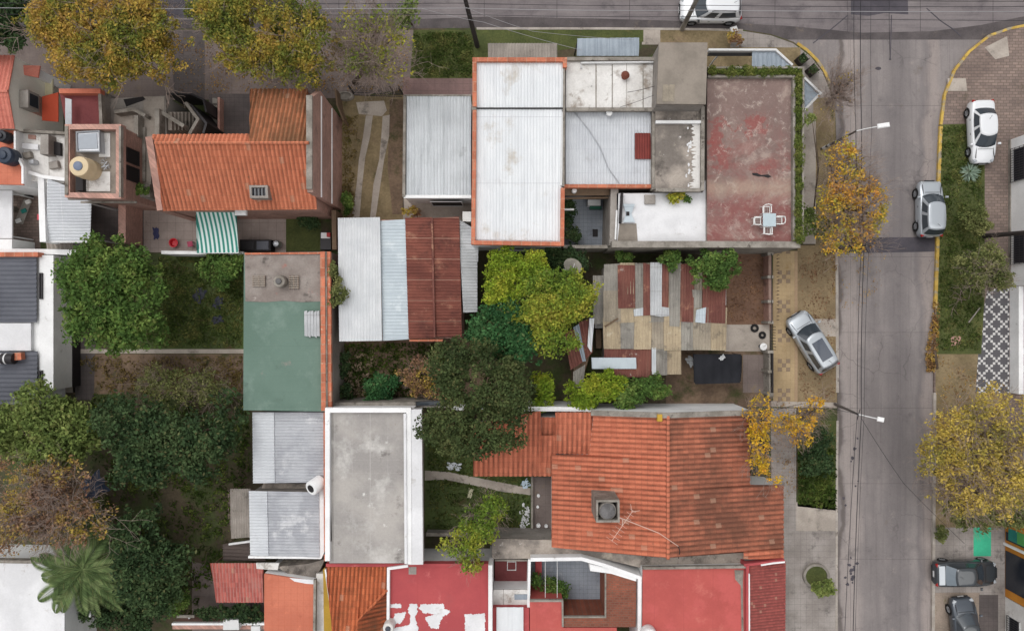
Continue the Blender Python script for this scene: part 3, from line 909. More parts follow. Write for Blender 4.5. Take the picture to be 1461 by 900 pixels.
B['tile_w'] = tilemat('terracotta barrel tiles', S(202, 122, 94), S(186, 110, 85), S(108, 70, 55), 0, .33, .38, .48, .76, .6)
B['tile_e'] = tilemat('browned barrel tiles', S(190, 118, 92), S(166, 102, 80), S(92, 66, 55), 0, .33, .38, .3, .66, .72)
B['tile_l'] = tilemat('terracotta barrel tiles running down', S(206, 126, 98), S(184, 109, 84), S(110, 70, 55), 90, .33, .38, .52, .76, .55)
B['tile_h'] = tilemat('deep orange barrel tiles', S(200, 114, 76), S(174, 96, 64), S(96, 58, 38), 90, .27, .36, .5, .72, .55)
B['tile_h2'] = tilemat('flaking orange barrel tiles', S(168, 90, 58), S(140, 72, 48), S(92, 62, 44), 0, .27, .36, .45, .7, .7, S(226, 206, 188), .69, .73)
B['pinktile'] = tilemat('pink flat clay tiles', S(186, 104, 94), S(150, 78, 72), S(168, 128, 120), 90, .22, .34, .5, .7, .6)
B['redroof_l'] = nmat('faded coral roof tiles', S(204, 128, 112), S(188, 112, 98), .6, st=[(S(206, 140, 124), 1.6, .58, .7)], fine=.3)
B['glass'] = plain('dark window glass', S(42, 46, 54), .12, 0, .5)
B['dark'] = plain('dark opening', S(40, 37, 38), .7)
B['frame'] = plain('white window frame', S(206, 206, 206), .5)
B['iron'] = plain('dark ironwork', S(52, 50, 52), .5, .3)
B['steel'] = plain('galvanised steel', S(176, 178, 182), .4, .6)
B['wood'] = plain('old timber', S(112, 92, 74), .8, var=.3)
B['darkredpanel'] = nmat('dark red skylight', S(128, 62, 56), S(112, 54, 50), .8, lines=[(0, .18, .04, S(96, 46, 44), .8)], fine=.1)
B['stripe'] = None


def mid(poly):
    return sum(p[0] for p in poly) / len(poly), sum(p[1] for p in poly) / len(poly)


def house(name, label, poly, z, wm, rm, t=.14, z0=0.0, cat='house', group=None):
    """flat roofed block: walls and roof slab"""
    x, y = mid(poly)
    r = thing(name, label, cat, x, y, z0, group)
    MB().prism(poly, z - t, z0, z).build('wall', wm, r)
    MB().prism(poly, z, z - t, z).build('roof', rm, r)
    return r


def part(name, mb, mat, par, smooth=False, label=None, fix=True):
    o = mb.build(name, mat, par, smooth, fix)
    if label:
        o['label'] = label
    return o


def window(par, x, y, z, w, h, face, bars=0, name='window', pm=None, fm=None):
    """window on a wall; x, y, z = centre on the wall face"""
    n = {'E': (1, 0), 'W': (-1, 0), 'N': (0, 1), 'S': (0, -1)}[face]
    f, p, q = MB(), MB(), MB()
    ew = face in 'EW'
    dim = lambda a, b, t: (t, a, b) if ew else (a, t, b)
    off = lambda u, v, d: (x + n[0] * d + (0 if ew else u), y + n[1] * d + (u if ew else 0), z + v)
    for s in (-1, 1):
        f.box(off(s * (w / 2 - .03), 0, .03), dim(.06, h, .06))
        f.box(off(0, s * (h / 2 - .03), .032), dim(w - .12, .06, .06))
    fo = f.build(name, fm or B['frame'], par)
    ORG[fo] = ORG[par]
    p.box(off(0, 0, .015), dim(w - .1, h - .1, .03))
    p.build('pane', pm or B['glass'], fo)
    if bars:
        k = max(2, int(w / .16))
        for i in range(k + 1):
            q.box(off(-w / 2 + w * i / k, 0, bars), dim(.025, h, .025))
        for v in (-.5, -.17, .17, .5):
            q.box(off(0, v * h, bars + .028), dim(w + .03, .03, .025))
        for i in (-1, 1):
            q.box(off(i * w / 2, h * .5, bars / 2 + .02), dim(.02, .02, bars))
            q.box(off(i * w / 2, -h * .5, bars / 2 + .02), dim(.02, .02, bars))
        q.build('window_bars', B['iron'], fo)
    return fo


def tank(name, label, px, py, z, r, h, mat, lidmat=None, group=None, legs=0.0):
    c = W(px, py, z)
    t = thing(name, label, 'water tank', px, py, z, group)
    b = MB().lathe((c[0], c[1], z + legs), [(r * .94, 0), (r, .06), (r, h * .3), (r * 1.02, h * .34), (r, h * .38), (r, h * .62), (r * 1.02, h * .66), (r, h * .7), (r, h * .86), (r * .9, h * .95), (r * .5, h)], 24)
    part('tank_body', b, mat, t, True)
    part('tank_lid', MB().lathe((c[0], c[1], z + legs), [(r * .48, h - .02), (r * .5, h + .05), (r * .44, h + .1), (r * .1, h + .13)], 20), lidmat or mat, t, True)
    if legs:
        m = MB()
        for k in range(4):
            a = math.pi / 4 + k * math.pi / 2
            m.box((c[0] + r * .75 * math.cos(a), c[1] + r * .75 * math.sin(a), z + legs / 2), (.07, .07, legs))
        part('tank_stand', m, B['iron'], t)
    return t


# ============================================================ NORTH WEST: the tiled brick house
h = thing('brick_house', 'brick house under an orange barrel tile roof with a banded brick gable', 'house', 340, 250)
zr = 7.4
part('wall', MB().prism([(223, 195, 6.85), (354, 195, 6.85), (440, 195, 6.85), (441, 206, 7.25), (449, 297, 5.1), (234, 297, 5.1), (223, 206, 7.25)], 7, 0), B['brick'], h)
part('wall', MB().prism([(358, 129, 5.45), (438, 129, 5.45), (440, 194, 6.8), (358, 194, 6.8)], 7, 0), B['brick'], h)
part('tiled_roof', MB().sheet([(221, 204, 7.4), (441, 204, 7.4), (453, 299, 5.2), (232, 301, 5.2)], 90, .27, .06, .36, .025), B['tile_n'], h, 60, fix=True)
part('tiled_roof', MB().sheet([(216, 192, 7.03), (355, 191, 7.05), (355, 204, 7.41), (221, 204, 7.41)], 90, .27, .06, .36, .025), B['tile_n'], h, 60)
part('tiled_roof', MB().sheet([(357, 127, 5.45), (439, 127, 5.45), (440.5, 204.5, 7.42), (355.5, 204.5, 7.42)], 90, .27, .065, .36, .03), B['tile_nw'], h, 60, 'mossy weathered tile slope of the front wing')
part('ridge_cap', MB().tube([W(221, 204, 7.42), W(355, 204, 7.44), W(441, 204, 7.44)], .1, 8), B['tile_n'], h, True)
gx = W(488, 0, 0)[0]
y0, y1 = W(0, 300, 0)[1], W(0, 172, 0)[1]
part('gable_wall', MB().add([(gx, y0, 0), (gx, y1, 0), (gx, 14.2, 5.6), (gx, 13.3, 7.3), (gx, y0, 7.3), (gx - .35, y0, 0), (gx - .35, y1, 0), (gx - .35, 14.2, 5.6), (gx - .35, 13.3, 7.3), (gx - .35, y0, 7.3)],
     [(0, 1, 2, 3, 4), (9, 8, 7, 6, 5), (0, 5, 6, 1), (1, 6, 7, 2), (2, 7, 8, 3), (3, 8, 9, 4), (4, 9, 5, 0)]), B['brick'], h)
for z in (5.5, 2.9):
    part('band', MB().box((gx + .03, (y0 + 13.9) / 2, z), (.06, 13.9 - y0, .09)), B['white'], h)
part('coping', MB().box((gx - .2, (y0 + 13.35) / 2 + .1, 7.36), (.36, 13.3 - y0 - .1, .12)), B['greycap'], h)
part('parapet', MB().wall([(212, 195), (229, 300)], .45, 5.0), B['brick'], h)
sk = part('skylight', MB().wall([(357, 266), (380, 266), (381, 281), (358, 281)], .14, 6.35, 5.2, True), B['greywall'], h)
_m = MB()
for k in range(4):
    _m.wall([(360 + k * 5, 267), (360.5 + k * 5, 280)], .06, 6.3, 6.22)
part('skylight_slats', _m, B['iron'], h)
part('skylight_pane', MB().flat([(357, 266), (380, 266), (381, 281), (358, 281)], 6.2), B['glass'], h)
part('vent_hood', MB().box(W(344, 302, 4.4), (.75, .5, .35), 0, .06), B['white'], h)
window(h, W(320, 300, 0)[0] - .3, W(0, 297, 5.1)[1], 1.5, 1.6, 1.2, 'S', .12)

# terraces and stairs in front of it
h = thing('stair_terrace', 'grey concrete stair terrace between the tower and the mossy tiled wing', 'terrace', 230, 165)
part('terrace_block', MB().prism([(150, 141), (236, 137), (238, 194), (216, 195), (216, 283), (180, 283), (176, 194), (150, 192)], 3.2), B['greywall'], h)
part('terrace_floor', MB().prism([(205, 138), (234, 138), (234, 192), (217, 194), (215, 282), (192, 282), (192, 200), (205, 190)], 3.24, 3.2), G['concrete'], h)
part('terrace_floor', MB().prism([(164, 160), (196, 158), (203, 166), (193, 170), (192, 190), (172, 190), (162, 175)], 3.25, 3.2), G['concrete'], h)
_m = MB()
for k in range(9):
    zz = 3.0 - k * .32
    _m.prism([(240 + k * 5.2, 160), (245.2 + k * 5.2, 160), (245.2 + k * 5.2, 186), (240 + k * 5.2, 186)], zz, 0)
part('stairs', _m, G['concrete'], h)
part('parapet', MB().wall([(163, 160), (190, 156), (207, 165)], .22, 4.0, 3.2), B['greycap'], h)
part('parapet', MB().wall([(194, 165), (194, 192), (178, 193)], .28, 4.0, 3.2), B['greycap'], h)
part('parapet', MB().wall([(224, 155), (224, 192)], .3, 4.0, 3.2), B['greycap'], h)
part('railing_wall', MB().wall([(230, 160), (262, 180)], .25, 3.7, 0), B['greycap'], h)
part('railing_wall', MB().wall([(264, 146), (282, 170), (270, 191)], .2, 3.2, 0), B['greycap'], h)
part('railing_wall', MB().wall([(272, 150), (294, 176), (290, 190)], .16, 3.0, 0), B['iron'], h)
part('roof_opening', MB().prism([(176, 142), (204, 138), (208, 142), (180, 152)], 3.25, 3.2), B['dark'], h)
part('planter', MB().prism([(191, 263), (214, 263), (214, 281), (191, 281)], 3.7, 3.2), B['greycap'], h)
part('front_gate', MB().wall([(238, 134), (272, 134), (290, 142), (294, 160)], .12, 2.4), B['iron'], h)

t = thing('garden_wall', 'low brick wall with pale stepping slabs beside the dark front patio', 'wall', 308, 165)
part('wall', MB().wall([(312, 139), (312, 192)], .15, .7), B['brick'], t)
_m = MB()
for k in range(5):
    _m.prism([(303, 140 + k * 10), (310, 140 + k * 10), (310, 148 + k * 10), (303, 148 + k * 10)], .06, .01)
part('stepping_slab', _m, B['greycap'], t)

# ============================================================ tower with the beige tank
h = house('brick_tower_house', 'tall narrow brick house whose flat roof carries the beige water tank', [(94, 180), (171, 180), (172, 281), (96, 278)], 6.0, B['brick'], B['slab'])
part('parapet', MB().wall([(96, 181), (169, 181), (169, 280), (96, 278)], .32, 6.55, 5.99, True), B['brick'], h)
part('coping', MB().wall([(94.5, 180), (94.5, 278)], .2, 6.62, 6.3), B['greycap'], h)
part('coping', MB().wall([(171, 180), (171, 281)], .12, 6.6, 6.3), B['greycap'], h)
part('roof_patch', MB().prism([(120, 245), (157, 245), (157, 273), (120, 273)], 6.05, 5.99), B['whitestained'], h)
part('roof_patch', MB().prism([(141, 190), (157, 190), (157, 224), (141, 224)], 6.06, 5.99), B['whitestained'], h)
part('roof_hatch', MB().prism([(108, 252), (118, 252), (118, 272), (108, 272)], 6.4, 5.99), B['dark'], h)
tx = W(172, 0, 6)[0]
for yy in (224, 249):
    window(h, tx, W(0, yy, 4.6)[1], 4.6, .95, 1.5, 'E', 0, pm=B['dark'], fm=B['iron'])
part('cornice', MB().box((tx + .1, W(0, 258, 0)[1] + 1.1, 3.35), (.2, 3.6, .12)), B['greycap'], h)
sy = W(0, 281, 6)[1]
for z in (5.6, 4.3):
    part('cornice', MB().box(((W(94, 0, 6)[0] + tx) / 2, sy - .06, z), (tx - W(94, 0, 6)[0] + .2, .14, .1)), B['greycap'], h)
t = thing('roof_skylight', 'grey metal box with glazed top on the brick tower roof', 'skylight', 125, 203, 6.0)
part('skylight_box', MB().prism([(108, 188), (141, 186), (143, 217), (109, 217)], 6.6, 6.0), B['steel'], t)
part('skylight_glazing', MB().prism([(111, 192), (138, 190), (139, 212), (112, 213)], 6.64, 6.6), plain('frosted glazing', S(150, 156, 164), .3), t)
part('skylight_frame', MB().wall([(109, 189), (141, 187), (142, 216), (110, 216)], .08, 6.68, 6.55, True), plain('dull grey frame', S(128, 130, 134), .5), t)
t = thing('water_tank', 'beige cylindrical water tank with blue lid on the brick tower', 'water tank', 132, 244, 6.0)
c = W(132, 244, 6.0)
part('tank_body', MB().lathe(c, [(.62, 0), (.64, .1), (.64, .6), (.66, .65), (.64, .7), (.64, 1.25), (.58, 1.4), (.3, 1.46)], 24), plain('beige plastic', S(206, 186, 152), .5), t, True)
part('tank_lid', MB().lathe((c[0], c[1], c[2] + 1.45), [(.28, 0), (.28, .06), (.22, .1), (.05, .12)], 18), plain('blue grey lid', S(112, 122, 142), .5), t, True)
_m = MB()
for k in range(10):
    a, b = W(150 + random.uniform(-6, 7), 232 + random.uniform(-8, 10), 6.1), W(150 + random.uniform(-6, 7), 234 + random.uniform(-8, 10), 6.2)
    _m.tube([a, b], .03, 5)
tag(_m.build('pipework', B['steel']), 'tangle of grey pipes beside the beige tank on the tower', 'pipes')

# ============================================================ far left: white house with red roofs
h = thing('white_house', 'white gabled house with coral tiled roof slopes at the upper left edge', 'house', 10, 130)
xg, yn, ys_, ym = -32.0, 16.65, 12.05, 14.2
part('wall', MB().add([(xg, yn, 0), (xg, ys_, 0), (xg, ys_, 4.95), (xg, ym, 5.55), (xg, yn, 4.95), (xg - 6, yn, 0), (xg - 6, ys_, 0), (xg - 6, ys_, 4.95), (xg - 6, ym, 5.55), (xg - 6, yn, 4.95)],
     [(0, 1, 2, 3, 4), (9, 8, 7, 6, 5), (0, 5, 6, 1), (1, 6, 7, 2), (2, 7, 8, 3), (3, 8, 9, 4), (4, 9, 5, 0)]), B['cream'], h)
part('tiled_roof', MB().sheet([(-60, 79, 5.05), (20.5, 79, 5.05), (11.5, 131, 5.68), (-60, 131, 5.68)], 90, .26, .04, .36, .02), B['redroof_l'], h, 60)
part('tiled_roof', MB().sheet([(-60, 130, 5.68), (11.5, 130, 5.68), (20.5, 184, 5.05), (-60, 184, 5.05)], 90, .26, .04, .36, .02), B['redroof_l'], h, 60)
part('ridge_cap', MB().tube([W(-60, 130.5, 5.7), W(11.5, 130.5, 5.7)], .09, 8), B['redroof_l'], h, True)
part('porch_roof', MB().slab([(22, 93, 4.3), (57, 94, 3.7), (54, 111, 3.7), (24, 105, 4.2)], .1), B['redroof_l'], h)
part('porch_wall', MB().prism([(26, 97), (54, 98), (51, 109), (28, 104)], 3.5, 0), B['white'], h)
part('window_box', MB().box((xg + .32, 14.05, 4.0), (.6, 1.15, 1.1), 0, .03), B['greywall'], h)
part('window_box_pane', MB().box((xg + .63, 14.05, 4.0), (.03, .8, .8)), B['glass'], h)
part('brick_panel', MB().box((xg + .05, 14.15, 2.75), (.1, 1.3, 1.3)), B['brick'], h)
part('awning', MB().slab([(60, 138, 2.7), (83, 132, 2.35), (83, 174, 2.35), (60, 172, 2.7)], .06), plain('orange red canvas', S(196, 84, 58), .8), h)
part('ledge', MB().box((xg + .25, 15.6, 1.9), (.5, 1.7, .12)), plain('cream render', S(206, 200, 170), .8), h)
h = house('terrace_annex', 'white walled terrace annex between the red painted annex and the brick tower', [(24, 186), (94, 190), (95, 240), (91, 262), (34, 258), (34, 236), (23, 214)], 3.7, B['white'], B['whitestained'])
part('roof_panel', MB().prism([(58, 192), (69, 192), (69, 220), (57, 220)], 4.5, 3.7), B['greywall'], h)
part('roof_hatch', MB().prism([(72, 201), (86, 204), (86, 222), (72, 220)], 3.95, 3.7), B['dark'], h)
part('parapet', MB().wall([(24, 186), (93, 190)], .18, 4.1, 3.69), B['greycap'], h)
part('parapet', MB().wall([(36, 244), (60, 252), (92, 256)], .22, 4.1, 3.69), B['white'], h)
part('roof_opening', MB().prism([(40, 192), (50, 193), (50, 199), (40, 198)], 3.8, 3.7), B['brick'], h)
part('step', MB().prism([(28, 204), (54, 206), (54, 214), (28, 212)], 3.9, 3.7), B['whiteroof'], h)
for x, y, w_, hh, mt in ((40, 222, .5, .35, 'greycap'), (48, 232, .35, .5, 'steel'), (78, 236, .6, .3, 'greywall')):
    part('roof_box', MB().box(W(x, y, 3.7 + hh / 2 + .01), (w_, w_ * .8, hh), .2, .03), B[mt], h)
h = house('red_terrace_block', 'red painted terrace block with an orange parapet beside the white house', [(84, 128), (144, 128), (145, 180), (94, 179)], 4.3, B['greywall'], B['maroon'])
part('parapet', MB().wall([(84, 130), (143, 130)], .3, 4.8, 4.29), B['orange'], h)
part('parapet', MB().wall([(142, 134), (144, 179)], .2, 4.7, 4.29), B['greycap'], h)
part('canopy', MB().slab([(93, 140, 5.0), (102, 142, 4.9), (102, 178, 4.9), (93, 178, 5.0)], .06), B['corr_light'], h)
h = house('red_roof_annex', 'small red painted annex with two dark water tanks at the left edge', [(-60, 186), (22, 186), (22, 215), (33, 238), (33, 264), (-60, 262)], 4.5, B['white'], B['orange'])
part('parapet', MB().wall([(21, 187), (21, 214)], .12, 4.8, 4.49), B['white'], h)
part('parapet', MB().wall([(-20, 212), (20, 214), (32, 238), (32, 262)], .14, 4.8, 4.49), B['white'], h)
tank('water_tank', 'large blue black water tank on the red annex roof', 20, 226, 4.5, .55, 1.0, plain('blue black plastic', S(48, 58, 74), .45))
tank('water_tank', 'small black water tank beside the red annex parapet', 13, 198, 4.5, .38, .8, plain('black plastic', S(38, 40, 46), .45))
h = thing('metal_canopy', 'pale grey corrugated metal roof over the passage beside the brick courtyard', 'roof', 98, 300)
part('roof_sheet', MB().sheet([(68, 255, 4.0), (130, 279, 3.9), (129, 344, 3.5), (66, 344, 3.6)], 0, .2, .02), B['corr_light'], h, 60)
part('wall', MB().prism([(67, 257, 3.85), (82, 264, 3.8), (82, 341, 3.4), (67, 341, 3.5)], 3.8, 0), B['white'], h)
for x, y in ((127, 290), (127, 340)):
    part('post', MB().tube([W(x, y, 3.4)[:2] + (0,), W(x, y, 3.4)], .05, 8), B['frame'], h)
t = thing('boundary_wall', 'brick wall between the dark passage and the pale patio with the blue cloth', 'wall', 176, 316)
part('wall', MB().wall([(174, 289), (174, 346)], .5, 2.2), B['brick'], t)
part('gutter', MB().wall([(66, 345), (130, 345)], .12, 3.55, 3.4), B['frame'], h)
part('parapet', MB().wall([(58, 250), (61, 345)], .4, 3.9), B['white'], h)
tag(MB().sheet([(66, 346, 2.4), (104, 346, 2.4), (104, 359, 2.2), (66, 359, 2.2)], 90, .3, .05).build('roof_sheet', B['corr_old']), 'narrow dusty corrugated strip below the pale grey metal roof', 'roof')
t = thing('van_roof_canopy', 'white flat canopy roof along the left side of the brick courtyard', 'canopy', 5, 316)
part('canopy', MB().prism([(-60, 272), (17, 272), (17, 340), (-60, 340)], 2.4, 2.28), B['whiteroof'], t)
for x, y in ((14, 275), (14, 337)):
    part('post', MB().tube([W(x, y, 2.3)[:2] + (0,), W(x, y, 2.3)], .05, 8), B['frame'], t)
part('canopy', MB().prism([(-60, 341), (17, 341), (17, 358), (-60, 358)], 2.3, 0), B['white'], t)
t = thing('boundary_wall', 'white wall between the brick courtyard and the dark roofed house', 'wall', 50, 359)
part('wall', MB().wall([(-60, 358), (62, 359), (108, 360)], .35, 2.6), B['white'], t)

# ============================================================ left: white house under dark metal roofs
h = thing('white_house', 'white house under dark grey corrugated roofs at the left edge', 'house', 20, 470)
part('wall', MB().prism([(-80, 364), (56, 364), (56, 577), (-80, 577)], 2.75), B['white'], h)
part('roof_sheet', MB().sheet([(-80, 364, 2.9), (52, 364, 3.1), (52, 460, 3.1), (-80, 460, 2.9)], 0, .3, .03), B['corr_dark'], h, 60)
part('roof_sheet', MB().sheet([(-80, 501, 2.9), (53, 501, 3.1), (53, 577, 3.1), (-80, 577, 2.9)], 0, .3, .03), B['corr_dark'], h, 60)
part('flat_roof', MB().prism([(-80, 461), (44, 461), (44, 500), (-80, 500)], 3.05, 2.7), B['whiteroof'], h)
part('parapet', MB().wall([(66, 364), (66, 556)], .95, 2.9, 0), B['white'], h)
part('coping', MB().wall([(-60, 363), (54, 363)], .3, 3.3, 2.7), B['rawbrick'], h)
ex = W(66, 0, 2.9)[0] + .475
part('base_course', MB().box((ex + .03, W(0, 460, 0)[1], .45), (.06, 9, .9)), B['dark'], h)
for yy in (408, 547):
    part('grille', MB().wall([(56, yy - 18), (59, yy - 18), (59, yy + 18), (56, yy + 18)], .06, 3.05, 2.9, True), B['iron'], h)
c = W(14, 511, 3.1)
t = thing('water_tank', 'white and black banded tank lying on the dark metal roof', 'water tank', 14, 511, 3.1)
for k, (mt, a, b) in enumerate((('frame', 0, .5), ('iron', .5, .75), ('frame', .75, .85), ('iron', .85, 1.3))):
    part('tank_band' if k else 'tank_body', MB().tube([(c[0] - .7 + a, c[1], c[2] + .4), (c[0] - .7 + b, c[1], c[2] + .4)], .36 + .003 * k, 18), B[mt], t, 40)
part('tank_support', MB().box((c[0] - .1, c[1], c[2] + .05), (1.2, .4, .14)), B['rawbrick'], t)
tag(MB().box(W(27, 508, 3.3), (.55, .5, .4), .1).build('brick_pier', B['rawbrick']), 'short orange brick pier beside the banded tank', 'pier')

# ============================================================ shed with ribbed roof, white metal house
h = thing('garage', 'white garage with a ribbed grey metal roof next to the wheel track yard', 'garage', 624, 210)
part('wall', MB().prism([(576, 138, 3.35), (671, 138, 3.35), (671, 279, 3.3), (575, 279, 3.3)], 3.4), B['white'], h)
part('roof_sheet', MB().sheet([(580, 137, 3.55), (672, 137, 3.55), (672, 279, 3.45), (579, 279, 3.45)], 90, .215, .03), B['corr_grey'], h, 60)
part('parapet', MB().wall([(577.5, 136), (576, 281)], .18, 3.62, 3.3), B['greycap'], h)
part('parapet', MB().wall([(576, 280.5), (672, 280.5)], .2, 3.58, 3.3), B['white'], h)
part('coping', MB().wall([(577, 136), (672, 136)], .1, 3.62, 3.3), B['greycap'], h)
window(h, W(640, 0, 0)[0], W(0, 281.5, 3.5)[1] - .03, 1.1, 2.2, 1.9, 'S', 0, 'door', B['dark'])

h = thing('metal_roof_house', 'large house with a white metal roof framed by orange brick parapets', 'house', 740, 220)
part('wall', MB().prism([(675, 84), (806, 84), (803, 349), (673, 347)], 4.75, 0, 5.0), B['white'], h)
part('roof_sheet', MB().sheet([(680, 88, 5.05), (804, 88, 5.05), (804, 153.5, 4.9), (680, 153.5, 4.9)], 90, .2, .016), B['corr_white'], h, 60)
part('roof_sheet', MB().sheet([(679, 156, 4.92), (802, 156, 4.92), (801, 344, 4.82), (678, 342, 4.82)], 90, .2, .016), B['corr_white'], h, 60)
part('parapet', MB().wall([(677, 152), (677, 85), (806, 85), (806, 96)], .26, 5.3, 4.7), B['rawbrick'], h)
part('parapet', MB().wall([(677, 157), (675, 346), (802, 348), (803, 268)], .25, 5.2, 4.7), B['rawbrick'], h)
part('parapet', MB().wall([(805, 97), (804, 266)], .12, 5.1, 4.7), B['greycap'], h)
part('gutter', MB().wall([(803, 160), (800.5, 265)], .14, 5.02, 4.85), B['frame'], h)
part('flashing', MB().wall([(678, 154.7), (804, 154.7)], .07, 5.02, 4.9), B['iron'], h)
part('block', MB().wall([(676.5, 151), (676.5, 157)], .3, 5.22, 4.9), B['greycap'], h)
window(h, W(740, 0, 0)[0], W(0, 348, 5.0)[1] - .12, 1.6, 1.8, 1.2, 'S', .12)
h = thing('canopy', 'dusty corrugated canopy on posts north of the white metal roof', 'canopy', 746, 72)
part('roof_sheet', MB().sheet([(696, 62, 2.9), (795, 62, 2.9), (795, 84, 3.1), (696, 84, 3.1)], 90, .2, .03), B['corr_old'], h, 60)
for x in (698, 746, 793):
    part('post', MB().tube([W(x, 64, 2.85)[:2] + (0,), W(x, 64, 2.85)], .05, 8), B['iron'], h)
h = thing('canopy', 'blue grey metal canopy on posts beside the grass verge', 'canopy', 867, 70)
part('roof_sheet', MB().sheet([(823, 55, 2.8), (912, 54, 2.8), (912, 80, 3.0), (823, 80, 3.0)], 90, .4, .02), B['corr_bluegrey'], h, 60)
for x in (825, 867, 909):
    part('post', MB().tube([W(x, 57, 2.75)[:2] + (0,), W(x, 57, 2.75)], .05, 8), B['iron'], h)

# ============================================================ middle house
h = house('concrete_roof_house', 'house with dirty whitewashed concrete roof and grey slab penthouse', [(808, 82), (939, 82), (938, 156), (807, 156)], 4.6, B['greywall'], B['whitestained'])
part('parapet', MB().wall([(809, 84), (938, 84)], .22, 4.85, 4.59), B['greycap'], h)
part('parapet', MB().wall([(808, 156), (936, 156)], .22, 4.9, 4.59), B['greycap'], h)
part('roof_pipe', MB().tube([W(829, 98, 4.65), W(829, 90, 4.75), W(932, 89, 4.75)], .07, 8), B['frame'], h, True)
part('roof_pipe', MB().lathe(W(891, 110, 4.6), [(.2, 0), (.2, .3), (.28, .34), (.1, .5)], 12), plain('rusty vent', S(110, 64, 52), .8), h, True)
_m = MB()
for x in (850, 873, 917):
    _m.prism([(x, 92), (x + 1.2, 92), (x + 1.2, 154), (x, 154)], 4.63, 4.6)
part('roof_seam', _m, B['greycap'], h)
part('wall', MB().prism([(806, 158), (931, 158), (931, 266), (806, 266)], 4.0, 0, 4.1), B['greywall'], h)
part('roof_sheet', MB().sheet([(807, 158.5, 4.3), (931, 158.5, 4.3), (931, 263, 4.15), (807, 263, 4.15)], 90, .2, .018), B['corr_light'], h, 60)
part('skylight', MB().sheet([(906, 190, 4.36), (928.5, 190, 4.36), (928.5, 227, 4.32), (906, 227, 4.32)], 90, .16, .02), B['darkredpanel'], h, 60)
part('parapet', MB().wall([(804.5, 265.5), (932, 265.5)], .22, 4.35, 3.9), B['rawbrick'], h)
part('parapet', MB().wall([(933, 160), (933, 270)], .22, 4.7, 3.9), B['greycap'], h)
part('vent_pipe', MB().lathe(W(868, 164, 4.3), [(.12, -.1), (.12, .35), (.2, .38), (.2, .45)], 12), B['frame'], h, True)
part('cable', MB().tube([W(818, 158, 4.4), W(840, 185, 4.4), W(856, 210, 4.38), (W(868, 240, 4.36)), W(884, 262, 4.3)], .025, 5), B['steel'], h)
part('penthouse', MB().prism([(941, 62), (1009, 62), (1006.5, 148), (938, 148)], 6.35, 0, 6.5), B['greywall'], h)
part('roof_slab', MB().prism([(940, 61), (1009.5, 61), (1007, 149), (937, 148.5)], 6.5, 6.35), B['slab'], h)
part('roof_patch', MB().prism([(946, 121), (963, 121), (962, 145), (945, 145)], 6.52, 6.5), B['tancorr2'], h)
part('stained_roof', MB().prism([(935, 151), (1004, 151), (1003, 271), (935, 271)], 4.8, 0), B['stained'], h)
part('parapet', MB().wall([(936, 174), (1001, 174)], .18, 5.05, 4.79), B['white'], h)
part('parapet', MB().wall([(1003, 152), (1002.5, 272)], .22, 5.1, 4.79), B['greycap'], h)
part('parapet', MB().wall([(936, 271), (1001, 271)], .22, 5.0, 4.79), B['greycap'], h)
random.seed(5)
_q = [(1001, 176)] + [(1001, 270)] + [(988 + random.gauss(0, 2.6), 269 - k * 1.6) for k in range(58)]
part('white_strip', MB().prism(_q, 4.82, 4.8), B['whitestained'], h)
for k in range(12):
    cx, cy = 983 + random.gauss(0, 2.5), random.uniform(180, 265)
    part('white_splash', MB().prism([(cx + random.uniform(.6, 2.2) * math.cos(q * .9), cy + random.uniform(.8, 3.6) * math.sin(q * .9)) for q in range(7)], 4.815 + .0006 * k, 4.8), B['whiteroof'], h)
for yy, col in ((0, 0),):
    window(h, W(850, 0, 0)[0] + .3, W(0, 266, 4.1)[1], 1.5, 1.4, 1.2, 'S', .1)
# courtyard walls
t = thing('courtyard_wall', 'grey wall between the paved courtyard and the white terrace', 'wall', 875, 310)
part('wall', MB().wall([(877, 268), (875, 350)], .5, 3.9), B['greywall'], t)
part('coping', MB().wall([(880, 300), (878, 342)], .1, 4.02, 3.88), B['white'], t)
t = thing('courtyard_wall', 'long mossy grey wall below the white terrace and red terrace', 'wall', 970, 352)
part('wall', MB().wall([(804, 352), (873, 352)], .22, 2.8), B['greycap'], t)
part('wall', MB().wall([(873, 348.5), (1012, 348.5), (1142, 349)], .42, 4.6), B['greycap'], t)
t = thing('lean_to', 'narrow timber lean-to roof along the north side of the paved courtyard', 'roof', 838, 276)
part('roof_sheet', MB().slab([(806, 268, 3.5), (872, 268, 3.5), (872, 279, 3.3), (806, 279, 3.3)], .06), B['wood'], t)
part('beam', MB().wall([(806, 283), (872, 282)], .12, 3.0, 2.9), B['wood'], t)

h = house('white_terrace_block', 'block with a bright white painted terrace beside the red terrace', [(880, 276), (1003, 275), (1003.6, 258), (1008.6, 258), (1008.6, 346), (880, 346)], 3.9, B['greywall'], B['whiteroof'])
part('unpainted_strip', MB().prism([(884, 319), (908, 319), (910, 345), (881, 345)], 3.93, 3.9), B['slab'], h)
part('drain_funnel', MB().slab([(889, 291, 4.15), (906, 291, 4.15), (901, 305, 3.95), (893, 305, 3.95)], .04), B['corr_blue'], h)
part('drain_funnel', MB().slab([(893, 305, 3.95), (901, 305, 3.95), (906, 317, 4.15), (889, 317, 4.15)], .04), B['corr_blue'], h)
part('roof_hatch', MB().prism([(920, 278), (935, 278), (935, 291), (920, 291)], 4.1, 3.9), B['greywall'], h)
part('roof_opening', MB().prism([(893.5, 302), (898, 302), (898, 308), (893.5, 308)], 4.02, 3.9), B['dark'], h)
part('parapet', MB().wall([(888, 275), (885.5, 318)], .14, 4.3, 3.89), B['dark'], h)
for k, (x, y, s) in enumerate(((962, 281, .34), (953, 285, .22), (983, 284, .2))):
    pass

